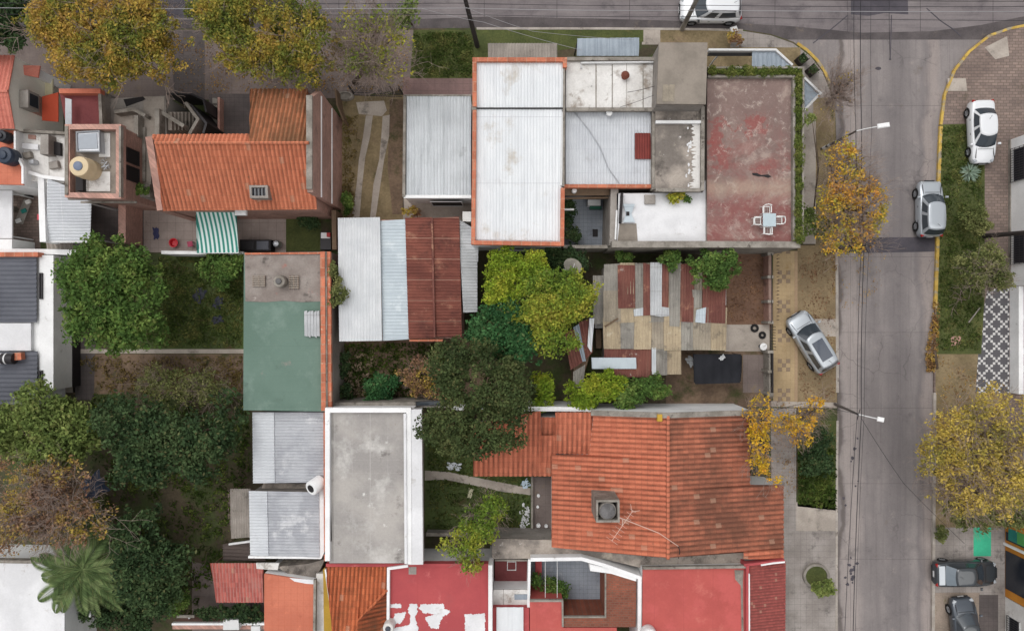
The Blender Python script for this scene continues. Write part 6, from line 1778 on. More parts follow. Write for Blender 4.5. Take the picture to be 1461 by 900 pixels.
# ============================================================ cars
CARGLASS = plain('tinted car glass', S(58, 65, 72), .1, 0, .9)
REARGLASS = plain('rear glass with painted sky reflection', S(112, 122, 130), .1, 0, .9)  # pale sky reflection put into the base colour
TYRE = plain('tyre rubber', S(34, 33, 34), .85)
RIM = plain('alloy rim', S(150, 152, 156), .35, .6)
PLAST = plain('black trim plastic', S(44, 44, 47), .6)
REDL = plain('red lamp lens', S(150, 28, 26), .25)
CLRL = plain('clear lamp lens', S(160, 165, 170), .15, 0, .6)


def lerp(a, b, t):
    return a + (b - a) * t


def car(name, label, px, py, heading, paint, L=4.4, Wd=1.76, zr=1.46, kind='sedan', sunroof=False, rails=False, blacktrim=False, z0=0.0, roofmat=None, glaremat=None):
    x, y, _ = W(px, py, z0 + .7)
    t = bpy.data.objects.new(name, None)
    COL.objects.link(t)
    t.location = (x, y, z0)
    t.rotation_euler = (0, 0, R(heading))
    ORG[t] = Vector((0, 0, 0))
    tag(t, label, 'car', 'parked cars')
    h, w = L / 2, Wd / 2
    suv = kind != 'sedan'
    zb = 1.0 if suv else .92
    # belt profile along x: (x, half width factor, top z)
    tail = .98 if suv else .96
    prof = [(-h, .70, .62), (-h + .04, .80, tail - .1), (-h + .12, .88, tail - .02), (-h + .35, .95, tail), (-h + .8, .985, zb), (-.6, 1, zb), (0, 1, zb), (.5, 1, zb), (h - 1.25, .99, zb - .01),
            (h - .9, .975, zb - .07), (h - .55, .95, zb - .13), (h - .28, .89, zb - .2), (h - .1, .80, zb - .28), (h - .02, .68, .6), (h, .6, .5)]
    b = MB()
    sec = []
    zl = .26 if suv else .2
    for (sx, f, zt) in prof:
        ww = w * f
        end = abs(sx) > h - .05
        zlo = .36 if end else zl
        hs_ = [(0, zlo), (ww * .9, zlo), (ww * .985, zlo + .1), (ww, .5), (ww * .995, .5 + (zt - .5) * .45), (ww * .965, .5 + (zt - .5) * .82), (ww * .89, .5 + (zt - .5) * .97), (ww * .6, zt + .015), (0, zt + .03)]
        ring = [(sx, yy, zz) for yy, zz in hs_] + [(sx, -yy, zz) for yy, zz in hs_[-2:0:-1]]
        sec.append(ring)
    n = len(sec[0])
    vs = [p for r_ in sec for p in r_]
    fs = [(i * n + k, i * n + (k + 1) % n, (i + 1) * n + (k + 1) % n, (i + 1) * n + k) for i in range(len(sec) - 1) for k in range(n)]
    fs += [tuple(range(n - 1, -1, -1)), tuple((len(sec) - 1) * n + k for k in range(n))]
    b.add(vs, fs)
    b.build('body', paint, t, 50)
    # greenhouse
    xbf, xrf = (h - 1.12, h - 1.78) if suv else (h - 1.2, h - 1.95)
    xbr, xrr = (-h + .16, -h + .5) if suv else (-h + .62, -h + 1.22)
    if kind == 'van':
        xbf, xrf = h - .95, h - 1.7
    wb, wr = w * .9, w * .71

    def ring(v, sc=1.0, dz=0.0, off=0.0):
        xf, xr_, ww, z = lerp(xbf, xrf, v), lerp(xbr, xrr, v), lerp(wb, wr, v), lerp(zb - .03, zr - .05, v) + dz
        cx = (xf + xr_) / 2
        P = []
        for u in (-1, -.66, -.33, 0, .33, .66, 1):
            P.append((xf + .17 * (1 - u * u), ww * .9 * u))
        for s in (.88, .62, .52, .3, .1):
            P.append((lerp(xr_, xf, s), ww * (1 - .1 * abs(2 * s - 1) ** 3)))
        for u in (1, .66, .33, 0, -.33, -.66, -1):
            P.append((xr_ - .09 * (1 - u * u), ww * .88 * u))
        for s in (.1, .3, .52, .62, .88):
            P.append((lerp(xr_, xf, s), -ww * (1 - .1 * abs(2 * s - 1) ** 3)))
        out = []
        for (qx, qy) in P:
            dx, dy = qx - cx, qy
            r_ = math.hypot(dx, dy)
            out.append((cx + dx * sc + dx / r_ * off, dy * sc + dy / r_ * off, z + off * .6))
        return out
    levels = [ring(0), ring(.5), ring(.93), ring(1.0, .985, .018), ring(1.0, .9, .045), ring(1.0, .6, .06), ring(1.0, .2, .066)]
    c_ = MB()
    n = len(levels[0])
    vs = [p for r_ in levels for p in r_]
    fs = [(i * n + k, i * n + (k + 1) % n, (i + 1) * n + (k + 1) % n, (i + 1) * n + k) for i in range(len(levels) - 1) for k in range(n)]
    fs.append(tuple((len(levels) - 1) * n + k for k in range(n)))
    c_.add(vs, fs)
    c_.build('cabin', roofmat or paint, t, 60)

    def pane(name, i0, i1, v0, v1):
        g = MB()
        rows = [ring(v, 1, 0, .014) for v in (v0, (v0 + v1) / 2, v1)]
        k = i1 - i0 + 1
        g.add([r_[i % n] for r_ in rows for i in range(i0, i1 + 1)], [(a * k + i, a * k + i + 1, (a + 1) * k + i + 1, (a + 1) * k + i) for a in range(2) for i in range(k - 1)])
        g.build(name, REARGLASS if glaremat and name == 'rear_window' else CARGLASS, t, True)
    pane('windscreen', 0, 6, .03, .95)
    pane('rear_window', 12, 18, .12, .92)
    for o in (0, 1):
        a, c, d, e = (7, 8, 9, 11) if not o else (19, 21, 22, 23)
        pane('side_window', a, c, .14, .9)
        pane('side_window', d, e, .14, .9)
    for sx in (-1, 1):
        for fx in (h - .86, -h + .78):
            wh = bpy.data.objects.new('wheel', None)
            rr = .33 if not suv else .36
            ty = MB()
            yy = sx * (w - .1)
            prof_ = [(rr * .7, -.11), (rr * .94, -.11), (rr, -.07), (rr, .07), (rr * .94, .11), (rr * .7, .11)]
            q = [(fx + r_ * math.cos(a), yy + d, rr + r_ * math.sin(a)) for r_, d in prof_ for a in [2 * math.pi * k / 20 for k in range(20)]]
            ty.add(q, [(j * 20 + k, j * 20 + (k + 1) % 20, j * 20 + 20 + (k + 1) % 20, j * 20 + 20 + k) for j in range(5) for k in range(20)])
            ty.add([(fx + rr * .7 * math.cos(2 * math.pi * k / 20), yy - sx * .05, rr + rr * .7 * math.sin(2 * math.pi * k / 20)) for k in range(20)], [tuple(range(20))])
            wo = ty.build('wheel', TYRE, t, 40)
            ORG[wo] = Vector((0, 0, 0))
            rm = MB()
            rm.tube([(fx, yy + sx * .05, rr), (fx, yy + sx * .085, rr)], [rr * .66, rr * .6], 18)
            for k in range(5):
                a = 2 * math.pi * k / 5
                rm.tube([(fx, yy + sx * .1, rr), (fx + rr * .6 * math.cos(a), yy + sx * .09, rr + rr * .6 * math.sin(a))], .03, 4)
            rm.build('rim', RIM, wo)
            ar = MB()
            N_ = 18
            qs = []
            for k in range(N_ + 1):
                a = math.pi * k / N_
                for r_ in (rr * 1.03, rr * 1.2):
                    qs.append((fx + r_ * math.cos(a), sx * (w * .985 + .004), rr + r_ * math.sin(a) - .02))
            ar.add(qs, [(2 * k, 2 * k + 1, 2 * k + 3, 2 * k + 2) for k in range(N_)])
            ar.build('wheel_arch', PLAST, t)
        m = MB().box((xbf - .08, sx * (w + .1), zb + .05), (.14, .2, .13), 0, .03)
        m.build('mirror', PLAST if blacktrim else paint, t)
        MB().box((h - .2, sx * w * .68, zb - .26), (.26, .24, .1), -sx * .5, .03).build('headlight', CLRL, t)
        MB().box((-h + .1, sx * w * .74, tail - .12), (.16, .24, .16), sx * .4, .03).build('tail_light', REDL, t)
        d = MB()
        d.box((.15, sx * w * .999, .72), (.14, .02, .03))
        d.box((-.85, sx * w * .999, .72), (.14, .02, .03))
        d.build('door_handles', PLAST, t)['label'] = 'door handles'
        if rails:
            MB().tube([(xrf - .2, sx * wr * .92, zr - .03), (xrf - .35, sx * wr * .92, zr + .05), (xrr + .35, sx * wr * .92, zr + .05), (xrr + .15, sx * wr * .92, zr - .03)], .025, 6).build('roof_rail', PLAST if blacktrim else RIM, t)
    f = MB().box((h - .04, 0, .42), (.14, Wd * .62, .2), 0, .04)
    f.build('front_bumper', PLAST, t)
    MB().box((h + .02, 0, .62), (.06, Wd * .4, .08), 0, .02).build('grille', PLAST, t)
    MB().box((-h + .02, 0, .42), (.1, Wd * .62, .2), 0, .04).build('rear_bumper', PLAST, t)
    MB().box((-h - .02, 0, .6), (.03, .42, .12)).build('number_plate', B['frame'], t)
    MB().box((h + .06, 0, .5), (.02, .42, .11)).build('number_plate', B['frame'], t)
    if sunroof:
        zt = zr + .022
        MB().box(((xrf + xrr) / 2 + .05, 0, zt), ((xrf - xrr) * .66, wr * 1.25, .02)).build('sunroof', plain('sunroof glass', S(62, 70, 84), .1, 0, .6), t)
    MB().tube([(xrr + .3, 0, zr + .02), (xrr + .12, 0, zr + .3)], .012, 5).build('aerial', PLAST, t)
    if glaremat:
        MB().box((-h + .36, 0, tail + .03), (.42, Wd * .74, .03), 0, .01).build('boot_glare', glaremat, t)  # bright sky reflection on the boot, put in as a silver panel
    gp = MB()
    for sx in (-1, 1):
        gp.box((h - .75, sx * w * .7, zb - .065), (.9, .018, .06), sx * .1)
    gp.box((xbf + .26, 0, zb + .012), (.02, Wd * .6, .02))
    gp.build('bonnet_seam', PLAST, t)
    # wiper blades
    for yy in (.1, -.45):
        a, b_ = Vector((xbf + .13, yy, zb + .03)), Vector((xbf - .02, yy + .5, zb + .1))
        MB().tube([a, b_], .012, 4).build('wiper', PLAST, t)
    return t


P_WHITE = plain('white car paint', S(220, 222, 225), .3, 0, .5, .03, .5)
P_SILVER = plain('silver car paint', S(176, 182, 188), .32, .35, .5, .03, .5)
P_DARK = plain('dark grey car paint', S(66, 70, 74), .25, .3, .5, .03, .6)
P_GREY = plain('grey car paint', S(78, 84, 92), .28, .35, .5, .03, .6)
car('parked_sedan', 'white sedan parked nose down half on the grass strip', 1402, 188, -88, P_WHITE, 4.4, 1.74, 1.45, 'sedan')
car('parked_suv', 'silver hatchback parked in the street against the yellow kerb', 1327, 298, 90.5, P_SILVER, 3.95, 1.76, 1.58, 'hatch', z0=-.144)
car('parked_suv', 'silver car with a dark sunroof parked askew on the dry verge', 1159, 488, 121.5, P_SILVER, 4.5, 1.86, 1.6, 'suv', sunroof=True)
car('parked_suv', 'white sport utility car parked in the top street beside the pole', 1014, 13, 180, P_WHITE, 4.3, 1.84, 1.68, 'suv', rails=True, blacktrim=True, z0=-.144)
car('parked_sedan', 'dark grey sedan parked sideways in front of the shop', 1378, 818, 1, P_DARK, 4.4, 1.8, 1.44, 'sedan', glaremat=P_SILVER)
car('parked_hatchback', 'grey car with black cabin cut off by the bottom edge of the photo', 1377, 893, 96, P_GREY, 4.0, 1.76, 1.46, 'hatch', roofmat=P_DARK)

# ============================================================ poles, lamps, wires
CONC = B['greycap']
def pole(name, label, bx, by, tx_, ty_, h, mat, r=.13, arms=0, arm_dir=0.0, base_white=False):
    t = thing(name, label, 'pole', bx, by, 0)
    b, e = Vector(t.location), Vector(W(tx_, ty_, h))
    part('shaft', MB().tube([b, b.lerp(e, .5), e], [r * 1.25, r, r * .75], 10), mat, t, True)
    for k in range(arms):
        z = h - .35 - .5 * k
        c = b.lerp(e, z / h)
        d = Vector((math.cos(arm_dir), math.sin(arm_dir), 0))
        part('cross_arm', MB().box(c, (1.5, .1, .1), arm_dir), B['iron'], t)
        for s in (-.65, -.3, .3, .65):
            part('insulator', MB().lathe(c + d * s + Vector((0, 0, .05)), [(.04, 0), (.06, .05), (.03, .1), (.05, .14)], 8), B['greycap'], t)
    if base_white:
        part('painted_band', MB().tube([b.lerp(e, .06), b.lerp(e, .16)], [r * 1.22, r * 1.2], 10), B['white'], t, 40)
        part('painted_band', MB().tube([b.lerp(e, .22), b.lerp(e, .28)], [r * 1.19, r * 1.17], 10), B['white'], t, 40)
    return t, b, e


DK = plain('tarred timber pole', S(60, 54, 52), .85, var=.3)
pole('utility_pole', 'dark leaning timber utility pole on the green verge at the top', 681, 66, 654, -38, 9.5, DK, .14, 2, R(85))
pole('utility_pole', 'grey utility pole standing at the kerb by the white sport utility car', 973, 42, 1022, -56, 9.0, CONC, .14, 2, R(90))
pole('utility_pole', 'grey utility pole on the grass strip leaning over the brick paving', 1404, 337, 1540, 325, 8.5, DK, .14, 2, R(5))
t, b, e = pole('utility_pole', 'slender dark pole carrying transformer gear above the amber tree', 1180, 360, 1232, 350, 5.5, DK, .1, 1, R(0))
part('junction_box', MB().box(e - Vector((.12, .1, .25)), (.3, .25, .4), 0, .03), B['iron'], t)
for k, (q1, q2) in enumerate((((-.3, .3, .1), (.5, .45, .2)), ((-.35, -.35, .1), (.25, -.5, .15)), ((.1, .5, .05), (.6, .1, .1)))):
    part('bracket', MB().tube([e + Vector(q1), e, e + Vector(q2)], .025, 5), B['iron'], t)


LAMPM = plain('weathered grey pole', S(104, 98, 95), .8, var=.25)


def lamp(label, bx, by, tx_, ty_, h, ax, ay, hx, hy, bw):
    t, b, e = pole('street_lamp', label, bx, by, tx_, ty_, h, LAMPM, .085, 0, 0, bw)
    t['category'] = 'street lamp'
    a, hd = Vector(W(ax, ay, h + .25)), Vector(W(hx, hy, h + .3))
    part('arm', MB().tube([e, e.lerp(a, .4) + Vector((0, 0, .1)), a], .035, 8), B['frame'], t, True)
    d = hd - a
    q = math.atan2(d.y, d.x)
    part('lamp_head', MB().box((a + hd) / 2 + Vector((0, 0, .04)), (d.length, .3, .14), q, .05), B['white'], t)
    part('lamp_lens', MB().box((a + hd) / 2 + Vector((0, 0, -.05)), (d.length * .7, .22, .04), q, .01), CLRL, t)
    return e


e1 = lamp('street lamp with white banded pole and long white head by the corner house', 1172, 213, 1222, 187, 5.1, 1251, 181, 1269, 178, True)
e2 = lamp('street lamp with a small white head at the concrete cross path', 1191, 576, 1225, 591, 4.6, 1251, 597, 1261, 599, False)
_t = [o for o in COL.objects if o.name == 'street_lamp.001'][0]
for k, (q1, q2) in enumerate((((-.35, .2, .0), (.3, -.1, .1)), ((.1, .35, .0), (-.15, -.35, .1)))):
    part('bracket', MB().tube([e2 + Vector(q1), e2, e2 + Vector(q2)], .025, 5), B['iron'], _t)

WIRE = plain('black cable', S(48, 46, 50), .6)
WIREL = plain('grey cable', S(150, 148, 150), .5)


def wire(label, pts, sag=.15, r=.018, mat=None, name='overhead_cable'):
    P = []
    for i in range(len(pts) - 1):
        a, b = Vector(W(*pts[i])), Vector(W(*pts[i + 1]))
        for k in range(8):
            f = k / 8
            P.append(a.lerp(b, f) - Vector((0, 0, sag * 4 * f * (1 - f))))
    P.append(Vector(W(*pts[-1])))
    o = MB().tube(P, r, 5).build(name, mat or WIRE, smooth=True, fix=False)
    return tag(o, label, 'cable', 'overhead cables')


wire('dark cable over the street touching the long headed lamp, on its house side', [(1219, -60, 5.6), (1221, 187, 5.3), (1229, 350, 5.5), (1223, 592, 4.7), (1203, 960, 5.0)])
wire('thick dark cable over the street just past the tip of the lamp pole', [(1229, -60, 5.6), (1229.5, 187, 5.2), (1233, 350, 5.4), (1229, 592, 4.7), (1216, 960, 5.0)], r=.024)
wire('thin dark cable down the middle of the street from the intersection', [(1244, -60, 6), (1244, 187, 5.6), (1240, 350, 5.6), (1233, 592, 4.8), (1219, 960, 5.0)], r=.012)
wire('short dark cable hanging over the intersection near the asphalt patch', [(1271, -60, 6), (1270, 86, 6)], r=.016)
for k, (ya, yb_, r_, m_) in enumerate(((-2, 2, .02, 0), (8, 9, .016, 0), (15, 16, .02, 1), (24, 30, .014, 0))):
    wire(('highest dark cable along the top edge of the top street', 'thin dark cable passing over the white sport utility car roof', 'pale grey cable along the middle of the top street', 'lowest thin dark cable along the house side of the top street')[k],
         [(-80, ya - 4, 7.5), (660, ya - 3, 7.5), (1000, ya, 7.5), (1560, yb_, 7.5)], r=r_, mat=WIREL if m_ else WIRE)
wire('pale service cable slanting from the dark timber pole to the whitewashed roof', [(600, 12, 8), (690, 32, 6.5), (830, 72, 4.9)], r=.014, mat=WIREL)
wire('pale service cable from the timber pole to the corner of the blue grey canopy', [(662, 10, 8), (760, 45, 6), (905, 57, 3.2)], r=.012, mat=WIREL)
wire('dark service cable from the lamp at the cross path to the tiled house', [(1225, 591, 4.6), (1150, 575, 4.2), (1085, 590, 3.7)], r=.016)
wire('dark service cable slanting from the cross path lamp to the far kerb', [(1228, 595, 4.6), (1290, 690, 4.0), (1376, 775, 3.4)], r=.014)
wire('grey cable crossing from the grey penthouse to the whitewashed roof parapet', [(938, 122, 5.6), (895, 132, 4.8)], r=.016, name='cable')
wire('grey cable from the grey penthouse foot slanting to the metal roof ridge', [(938, 134, 5.4), (885, 153, 4.7)], r=.014, name='cable')

# ============================================================ furniture and clutter
zt = 4.32
PL = plain('white plastic', S(226, 226, 224), .5)
t = thing('patio_table', 'square pale blue patio table on the worn red terrace', 'table', 1092, 316, zt)
c = Vector(W(1092, 316, zt))
part('table_top', MB().box(c + Vector((0, 0, .72)), (.84, .84, .04), 0, .012), plain('pale blue plastic', S(176, 190, 196), .5), t)
for sx in (-1, 1):
    for sy in (-1, 1):
        part('leg', MB().tube([c + Vector((sx * .36, sy * .36, 0)), c + Vector((sx * .32, sy * .32, .7))], .025, 6), PL, t)


def chair_at(label):
    t = bpy.data.objects.new('patio_chair', None)
    COL.objects.link(t)
    ORG[t] = Vector((0, 0, 0))
    tag(t, label, 'chair', 'white patio chairs round the table')
    part('seat', MB().wall([(730.5 + a * 20, 450 - b * 20) for a, b in ((-.22, -.22), (.22, -.22), (.22, .22), (-.22, .22))], .05, .44, .40, True, 0), PL, t)
    m = MB()
    for k in range(4):
        m.box((-.14 + k * .11, 0, .42), (.05, .42, .02))
    part('seat_slats', m, plain('grey seat slats', S(150, 140, 136), .6), t)
    part('backrest', MB().tube([(-.2, .23, .44), (-.22, .27, .8), (0, .31, .84), (.22, .27, .8), (.2, .23, .44)], .03, 6), PL, t)
    for s in (-1, 1):
        part('armrest', MB().tube([(s * .24, .25, .64), (s * .25, 0, .65), (s * .24, -.2, .63)], .035, 6), PL, t)
        for q in (-.2, .2):
            part('leg', MB().tube([(s * .24, q * 1.15, 0), (s * .22, q, .42)], .022, 6), PL, t)
    return t


c0 = chair_at('white patio chair on the north side of the pale blue table')
first = True
for px, py, rz, lab in ((1090, 301, 0, 'white patio chair on the far side of the pale blue table, towards the grey penthouse'), (1107, 316, -90, 'white patio chair between the pale blue table and the planted trough'),
                        (1091, 330, 180, 'white patio chair nearest to the bottom parapet of the red terrace'), (1077, 317, 90, 'white patio chair between the pale blue table and the white terrace')):
    loc = W(px, py, zt)
    if first:
        c0.location = loc
        c0['label'] = lab
        first = False
    else:
        dup(c0, loc, R(rz), lab)

# striped awning
b = NB('green and white striped canvas')
xw = b.math('ADD', b.xyz()[0], b.math('MULTIPLY', b.xyz()[1], .06))
sf = b.math('LESS_THAN', b.math('FRACT', b.math('DIVIDE', b.math('ADD', xw, 100.05), .29)), .5)
G['stripe'] = b.done(b.mix(sf, S(60, 134, 122), S(212, 226, 222)), .8)
t = thing('striped_awning', 'green and white striped awning over the patio of the brick house', 'awning', 308, 330)
part('canvas', MB().sheet([(276, 300, 3.4), (336, 300, 3.4), (341, 361, 2.6), (281, 361, 2.6)], 90, 4.0, .05, t=.03, sag=.18), G['stripe'], t, True)
part('front_bar', MB().tube([W(281, 361, 2.6), W(341, 361, 2.6)], .03, 6), B['frame'], t)
for x in (283, 339):
    part('post', MB().tube([W(x, 360, 2.6)[:2] + (0,), W(x, 360, 2.6)], .03, 6), B['frame'], t)

t = thing('barbecue_counter', 'dark masonry barbecue counter along the wall below the brick house', 'counter', 370, 349)
part('counter', MB().prism([(342, 342), (386, 342), (386, 358), (342, 358)], .95, 0), B['dark'], t)
part('hotplate', MB().prism([(345, 344), (362, 344), (362, 356), (345, 356)], 1.0, .95), B['iron'], t)
part('hotplate', MB().prism([(366, 344), (383, 344), (383, 356), (366, 356)], 1.0, .95), B['corr_dark'], t)
c = W(398, 349, 0)
tag(MB().lathe(c, [(.24, 0), (.28, .5), (.2, .7), (.08, .74)], 16).build('metal_urn', B['steel'], smooth=40), 'round grey metal urn beside the barbecue counter', 'urn')
t = thing('air_conditioner', 'dark box unit with red top in the corner of the small lawn', 'appliance', 465, 344)
part('cabinet', MB().prism([(457, 331), (472, 331), (472, 356), (457, 356)], .8, 0), B['iron'], t)
part('lid', MB().prism([(458, 332), (471, 332), (471, 340), (458, 340)], .88, .8), B['white'], t)
tag(MB().prism([(466, 332), (471, 332), (471, 338), (466, 338)], 1.05, .89).build('red_tin', plain('red tin', S(170, 50, 50), .5)), 'small red tin on the dark box unit', 'tin')
t = thing('wash_basin', 'round red plastic basin on the pale patio', 'basin', 250, 347)
c = W(250, 347, 0)
part('basin', MB().lathe(c, [(.22, .012), (.3, .28), (.33, .3), (.27, .29), (.19, .06), (.02, .05)], 20), plain('red plastic', S(200, 44, 56), .4), t, 40)
t = thing('stool', 'dark stool with a pink cushion beside the striped awning', 'stool', 275, 349)
c = Vector(W(275, 349, 0))
part('seat', MB().box(c + Vector((0, 0, .42)), (.38, .38, .06), .2, .02), plain('pink cushion', S(176, 80, 104), .8), t)
for sx in (-1, 1):
    for sy in (-1, 1):
        part('leg', MB().tube([c + Vector((sx * .15, sy * .15, 0)), c + Vector((sx * .14, sy * .14, .4))], .02, 5), B['iron'], t)


def cloth(name, label, px, py, z, w_, d_, rot, mat, amp=.06, cat='cloth'):
    m = MB()
    c = W(px, py, z)
    nx, ny = 12, 9
    vs = []
    ph = random.random() * 6
    for i in range(nx + 1):
        for j in range(ny + 1):
            u, v = (i / nx - .5), (j / ny - .5)
            e = 1 + .14 * math.sin(7 * math.atan2(v, u + 1e-6) + ph)
            x, y = u * w_ * e, v * d_ * e
            q = amp * (1 + math.sin(9 * u + ph) * math.cos(7 * v + 2 * ph)) * .5 + .012
            vs.append((c[0] + x * math.cos(rot) - y * math.sin(rot), c[1] + x * math.sin(rot) + y * math.cos(rot), z + q))
    m.add(vs, [(i * (ny + 1) + j, (i + 1) * (ny + 1) + j, (i + 1) * (ny + 1) + j + 1, i * (ny + 1) + j + 1) for i in range(nx) for j in range(ny)])
    return tag(m.build(name, mat, smooth='all'), label, cat)


WC = plain('white linen', S(206, 210, 216), .9)
cloth('cloth', 'crumpled white cloth lying on the lawn above the winding path', 648, 665, .02, .95, .5, -.1, WC)
cloth('cloth', 'pale blue white cloth lying at the lower end of the winding path', 750, 690, .03, .6, .55, .6, plain('pale blue linen', S(186, 202, 216), .9))
cloth('cloth', 'small cream rag on the lawn below the winding path', 671, 703, .02, .3, .65, -.2, plain('cream rag', S(176, 172, 146), .9))
cloth('cloth', 'dark blue cloth dropped on the pale patio', 223, 333, .02, .4, .8, .1, plain('navy cloth', S(62, 64, 96), .9))
for x, y, s, lab in ((285, 421, 1.0, 'dark plastic sheet on the lawn nearest the leafy green tree'), (312, 432, .8, 'dark plastic sheet on the lawn beside the green flat roof'), (311, 456, .75, 'small dark plastic sheet lowest on the lawn')):
    cloth('tarpaulin', lab, x, y, .03, s, s * .7, random.random() * 2, plain('dark plastic sheet', S(44, 46, 58), .5), .15, 'tarpaulin')
cloth('tarpaulin', 'dark blue tarpaulin glimpsed between the russet tree and the dark trees', 135, 692, 1.2, 1.6, 1.5, .5, plain('blue tarpaulin', S(52, 62, 84), .5), .2, 'tarpaulin')
t = thing('washing_trough', 'white washing trough with green bucket stand in the paved courtyard', 'trough', 848, 291)
part('trough', MB().prism([(839, 285), (857, 285), (857, 293), (839, 293)], .85, .1), B['white'], t)
part('stand', MB().prism([(842, 294), (858, 294), (858, 298), (842, 298)], .5, 0), plain('green plastic', S(36, 96, 76), .5), t)
patch('drain_cover', [(845.5, 327), (853, 327), (853, 338), (845.5, 338)], .012, B['dark'])
patch('drain_cover', [(864, 330), (868, 330), (868, 334), (864, 334)], .012, B['dark'])
c = W(819, 273, 3.5)
tag(MB().lathe((c[0], c[1], 3.5), [(.16, 0), (.17, .3), (.13, .36)], 16).build('bucket', B['white'], smooth=40), 'white bucket on the timber lean-to roof', 'bucket')
t = thing('ladder_frame', 'white metal bracket sticking out over the paved courtyard', 'bracket', 811, 299, 3)
part('tube', MB().tube([W(804, 299, 3.2), W(819, 299, 3.2)], .07, 8), B['frame'], t)

t = thing('satellite_dish', 'grey mesh satellite dish on a pole among the trees', 'satellite dish', 815, 388)
c = Vector(W(816, 382, 4.6))
part('pole', MB().tube([Vector(t.location), c - Vector((0, 0, .2))], .04, 8), B['steel'], t)
m = MB()
vs, fs = [], []
ax = Vector((.25, .5, .83)).normalized()
u = ax.cross(Vector((1, 0, 0))).normalized()
v = ax.cross(u)
for i in range(5):
    r_ = .1 + .13 * i
    for k in range(20):
        a = 2 * math.pi * k / 20
        vs.append(c + (u * math.cos(a) + v * math.sin(a)) * r_ + ax * (r_ * r_ * .5))
fs = [(i * 20 + k, i * 20 + (k + 1) % 20, i * 20 + 20 + (k + 1) % 20, i * 20 + 20 + k) for i in range(4) for k in range(20)] + [tuple(range(19, -1, -1))]
m.add(vs, fs)
part('dish', m, nmat('grey mesh', S(136, 132, 122), S(112, 108, 100), 2, fine=.3), t, True)
part('feed_arm', MB().tube([c - u * .45 + ax * .1, c + ax * .5], .02, 5), B['frame'], t)
part('brace', MB().tube([W(803, 384, 3.9), W(822, 388, 3.9)], .03, 5), B['frame'], t)

t = thing('garden_table', 'round white table top by the front gate of the patchwork house', 'table', 1085, 494)
c = W(1085, 494, 0)
part('table_top', MB().lathe(c, [(.24, .6), (.26, .62), (.24, .64)], 20), B['white'], t, 40)
part('leg', MB().lathe(c, [(.16, .02), (.05, .08), (.04, .6)], 10), B['iron'], t, 40)
for x, y, r_, lab in ((1076, 468, .3, 'larger black tyre lying on the concrete by the front gate'), (1087, 478, .27, 'smaller black tyre closer to the white round table')):
    c = W(x, y, 0)
    n_ = 20
    vs = [(c[0] + (r_ - .09 + .09 * math.cos(b_)) * math.cos(a), c[1] + (r_ - .09 + .09 * math.cos(b_)) * math.sin(a), .11 + .09 * math.sin(b_)) for a in [2 * math.pi * k / n_ for k in range(n_)] for b_ in [2 * math.pi * k / 8 for k in range(8)]]
    tag(MB().add(vs, [(i * 8 + j, ((i + 1) % n_) * 8 + j, ((i + 1) % n_) * 8 + (j + 1) % 8, i * 8 + (j + 1) % 8) for i in range(n_) for j in range(8)]).build('tyre', TYRE, smooth='all'), lab, 'tyre', 'old tyres')
for x, y, s, lab in ((1030, 510, .4, 'white scrap panel on the edge of the black shade net'), (985, 515, .5, 'grey scrap sack at the left end of the black shade net')):
    cloth('scrap', lab, x, y, 2.08 if x > 1000 else .6, s, s * 1.4 if x < 1000 else s * .7, .7, B['palesheet'], .12, 'scrap')
tag(MB().tube([W(1035, 405, 2.9), W(1035, 435, 2.85)], .05, 8).build('white_pipe', B['frame']), 'white pipe lying on the rusty corner of the patchwork roof', 'pipe')

# stones, tub, fence of the wheel track yard
t = thing('stone_trough', 'pale rounded stone trough beside the yard fence', 'trough', 494, 139)
c = W(494, 139, 0)
m = MB()
n_ = 18
rg = []
for r_, z in ((1.0, 0), (1.06, .25), (.95, .45), (.75, .48), (.65, .3)):
    rg += [(c[0] + .58 * r_ * math.cos(2 * math.pi * k / n_) * (1 + .06 * math.sin(3 * k)), c[1] + .3 * r_ * math.sin(2 * math.pi * k / n_), z) for k in range(n_)]
m.add(rg, [(i * n_ + k, i * n_ + (k + 1) % n_, (i + 1) * n_ + (k + 1) % n_, (i + 1) * n_ + k) for i in range(4) for k in range(n_)] + [tuple(4 * n_ + k for k in range(n_))])
part('trough', m, B['greycap'], t, True)
t = thing('iron_fence', 'dark iron fence with gate across the end of the wheel track yard', 'fence', 538, 134)
m = MB()
for x in range(505, 574, 3):
    m.tube([W(x, 132, 0)[:2] + (.05,), W(x, 132, 0)[:2] + (1.5,)], .016, 4)
part('bars', m, B['iron'], t)
part('rail', MB().tube([W(504, 132, 1.5), W(574, 135, 1.5)], .03, 6), B['iron'], t)
part('rail', MB().tube([W(504, 136, .2), W(574, 138, .2)], .03, 6), B['iron'], t)
for x in (505, 548, 562, 574):
    part('post', MB().tube([W(x, 134, 0), W(x, 134, 0)[:2] + (1.65,)], .05, 8), B['iron'], t)
t = thing('wooden_fence', 'weathered brown fence panel between the brick gable and the yard', 'fence', 480, 150)
part('panel', MB().wall([(478, 126), (481, 150), (490, 172)], .1, 1.6), B['wood'], t)
t = thing('wooden_fence', 'weathered timber fence leaning along the lower edge of the gable yard', 'fence', 476, 320)
part('panel', MB().wall([(476, 300), (477, 356)], .3, 2.0), B['wood'], t)

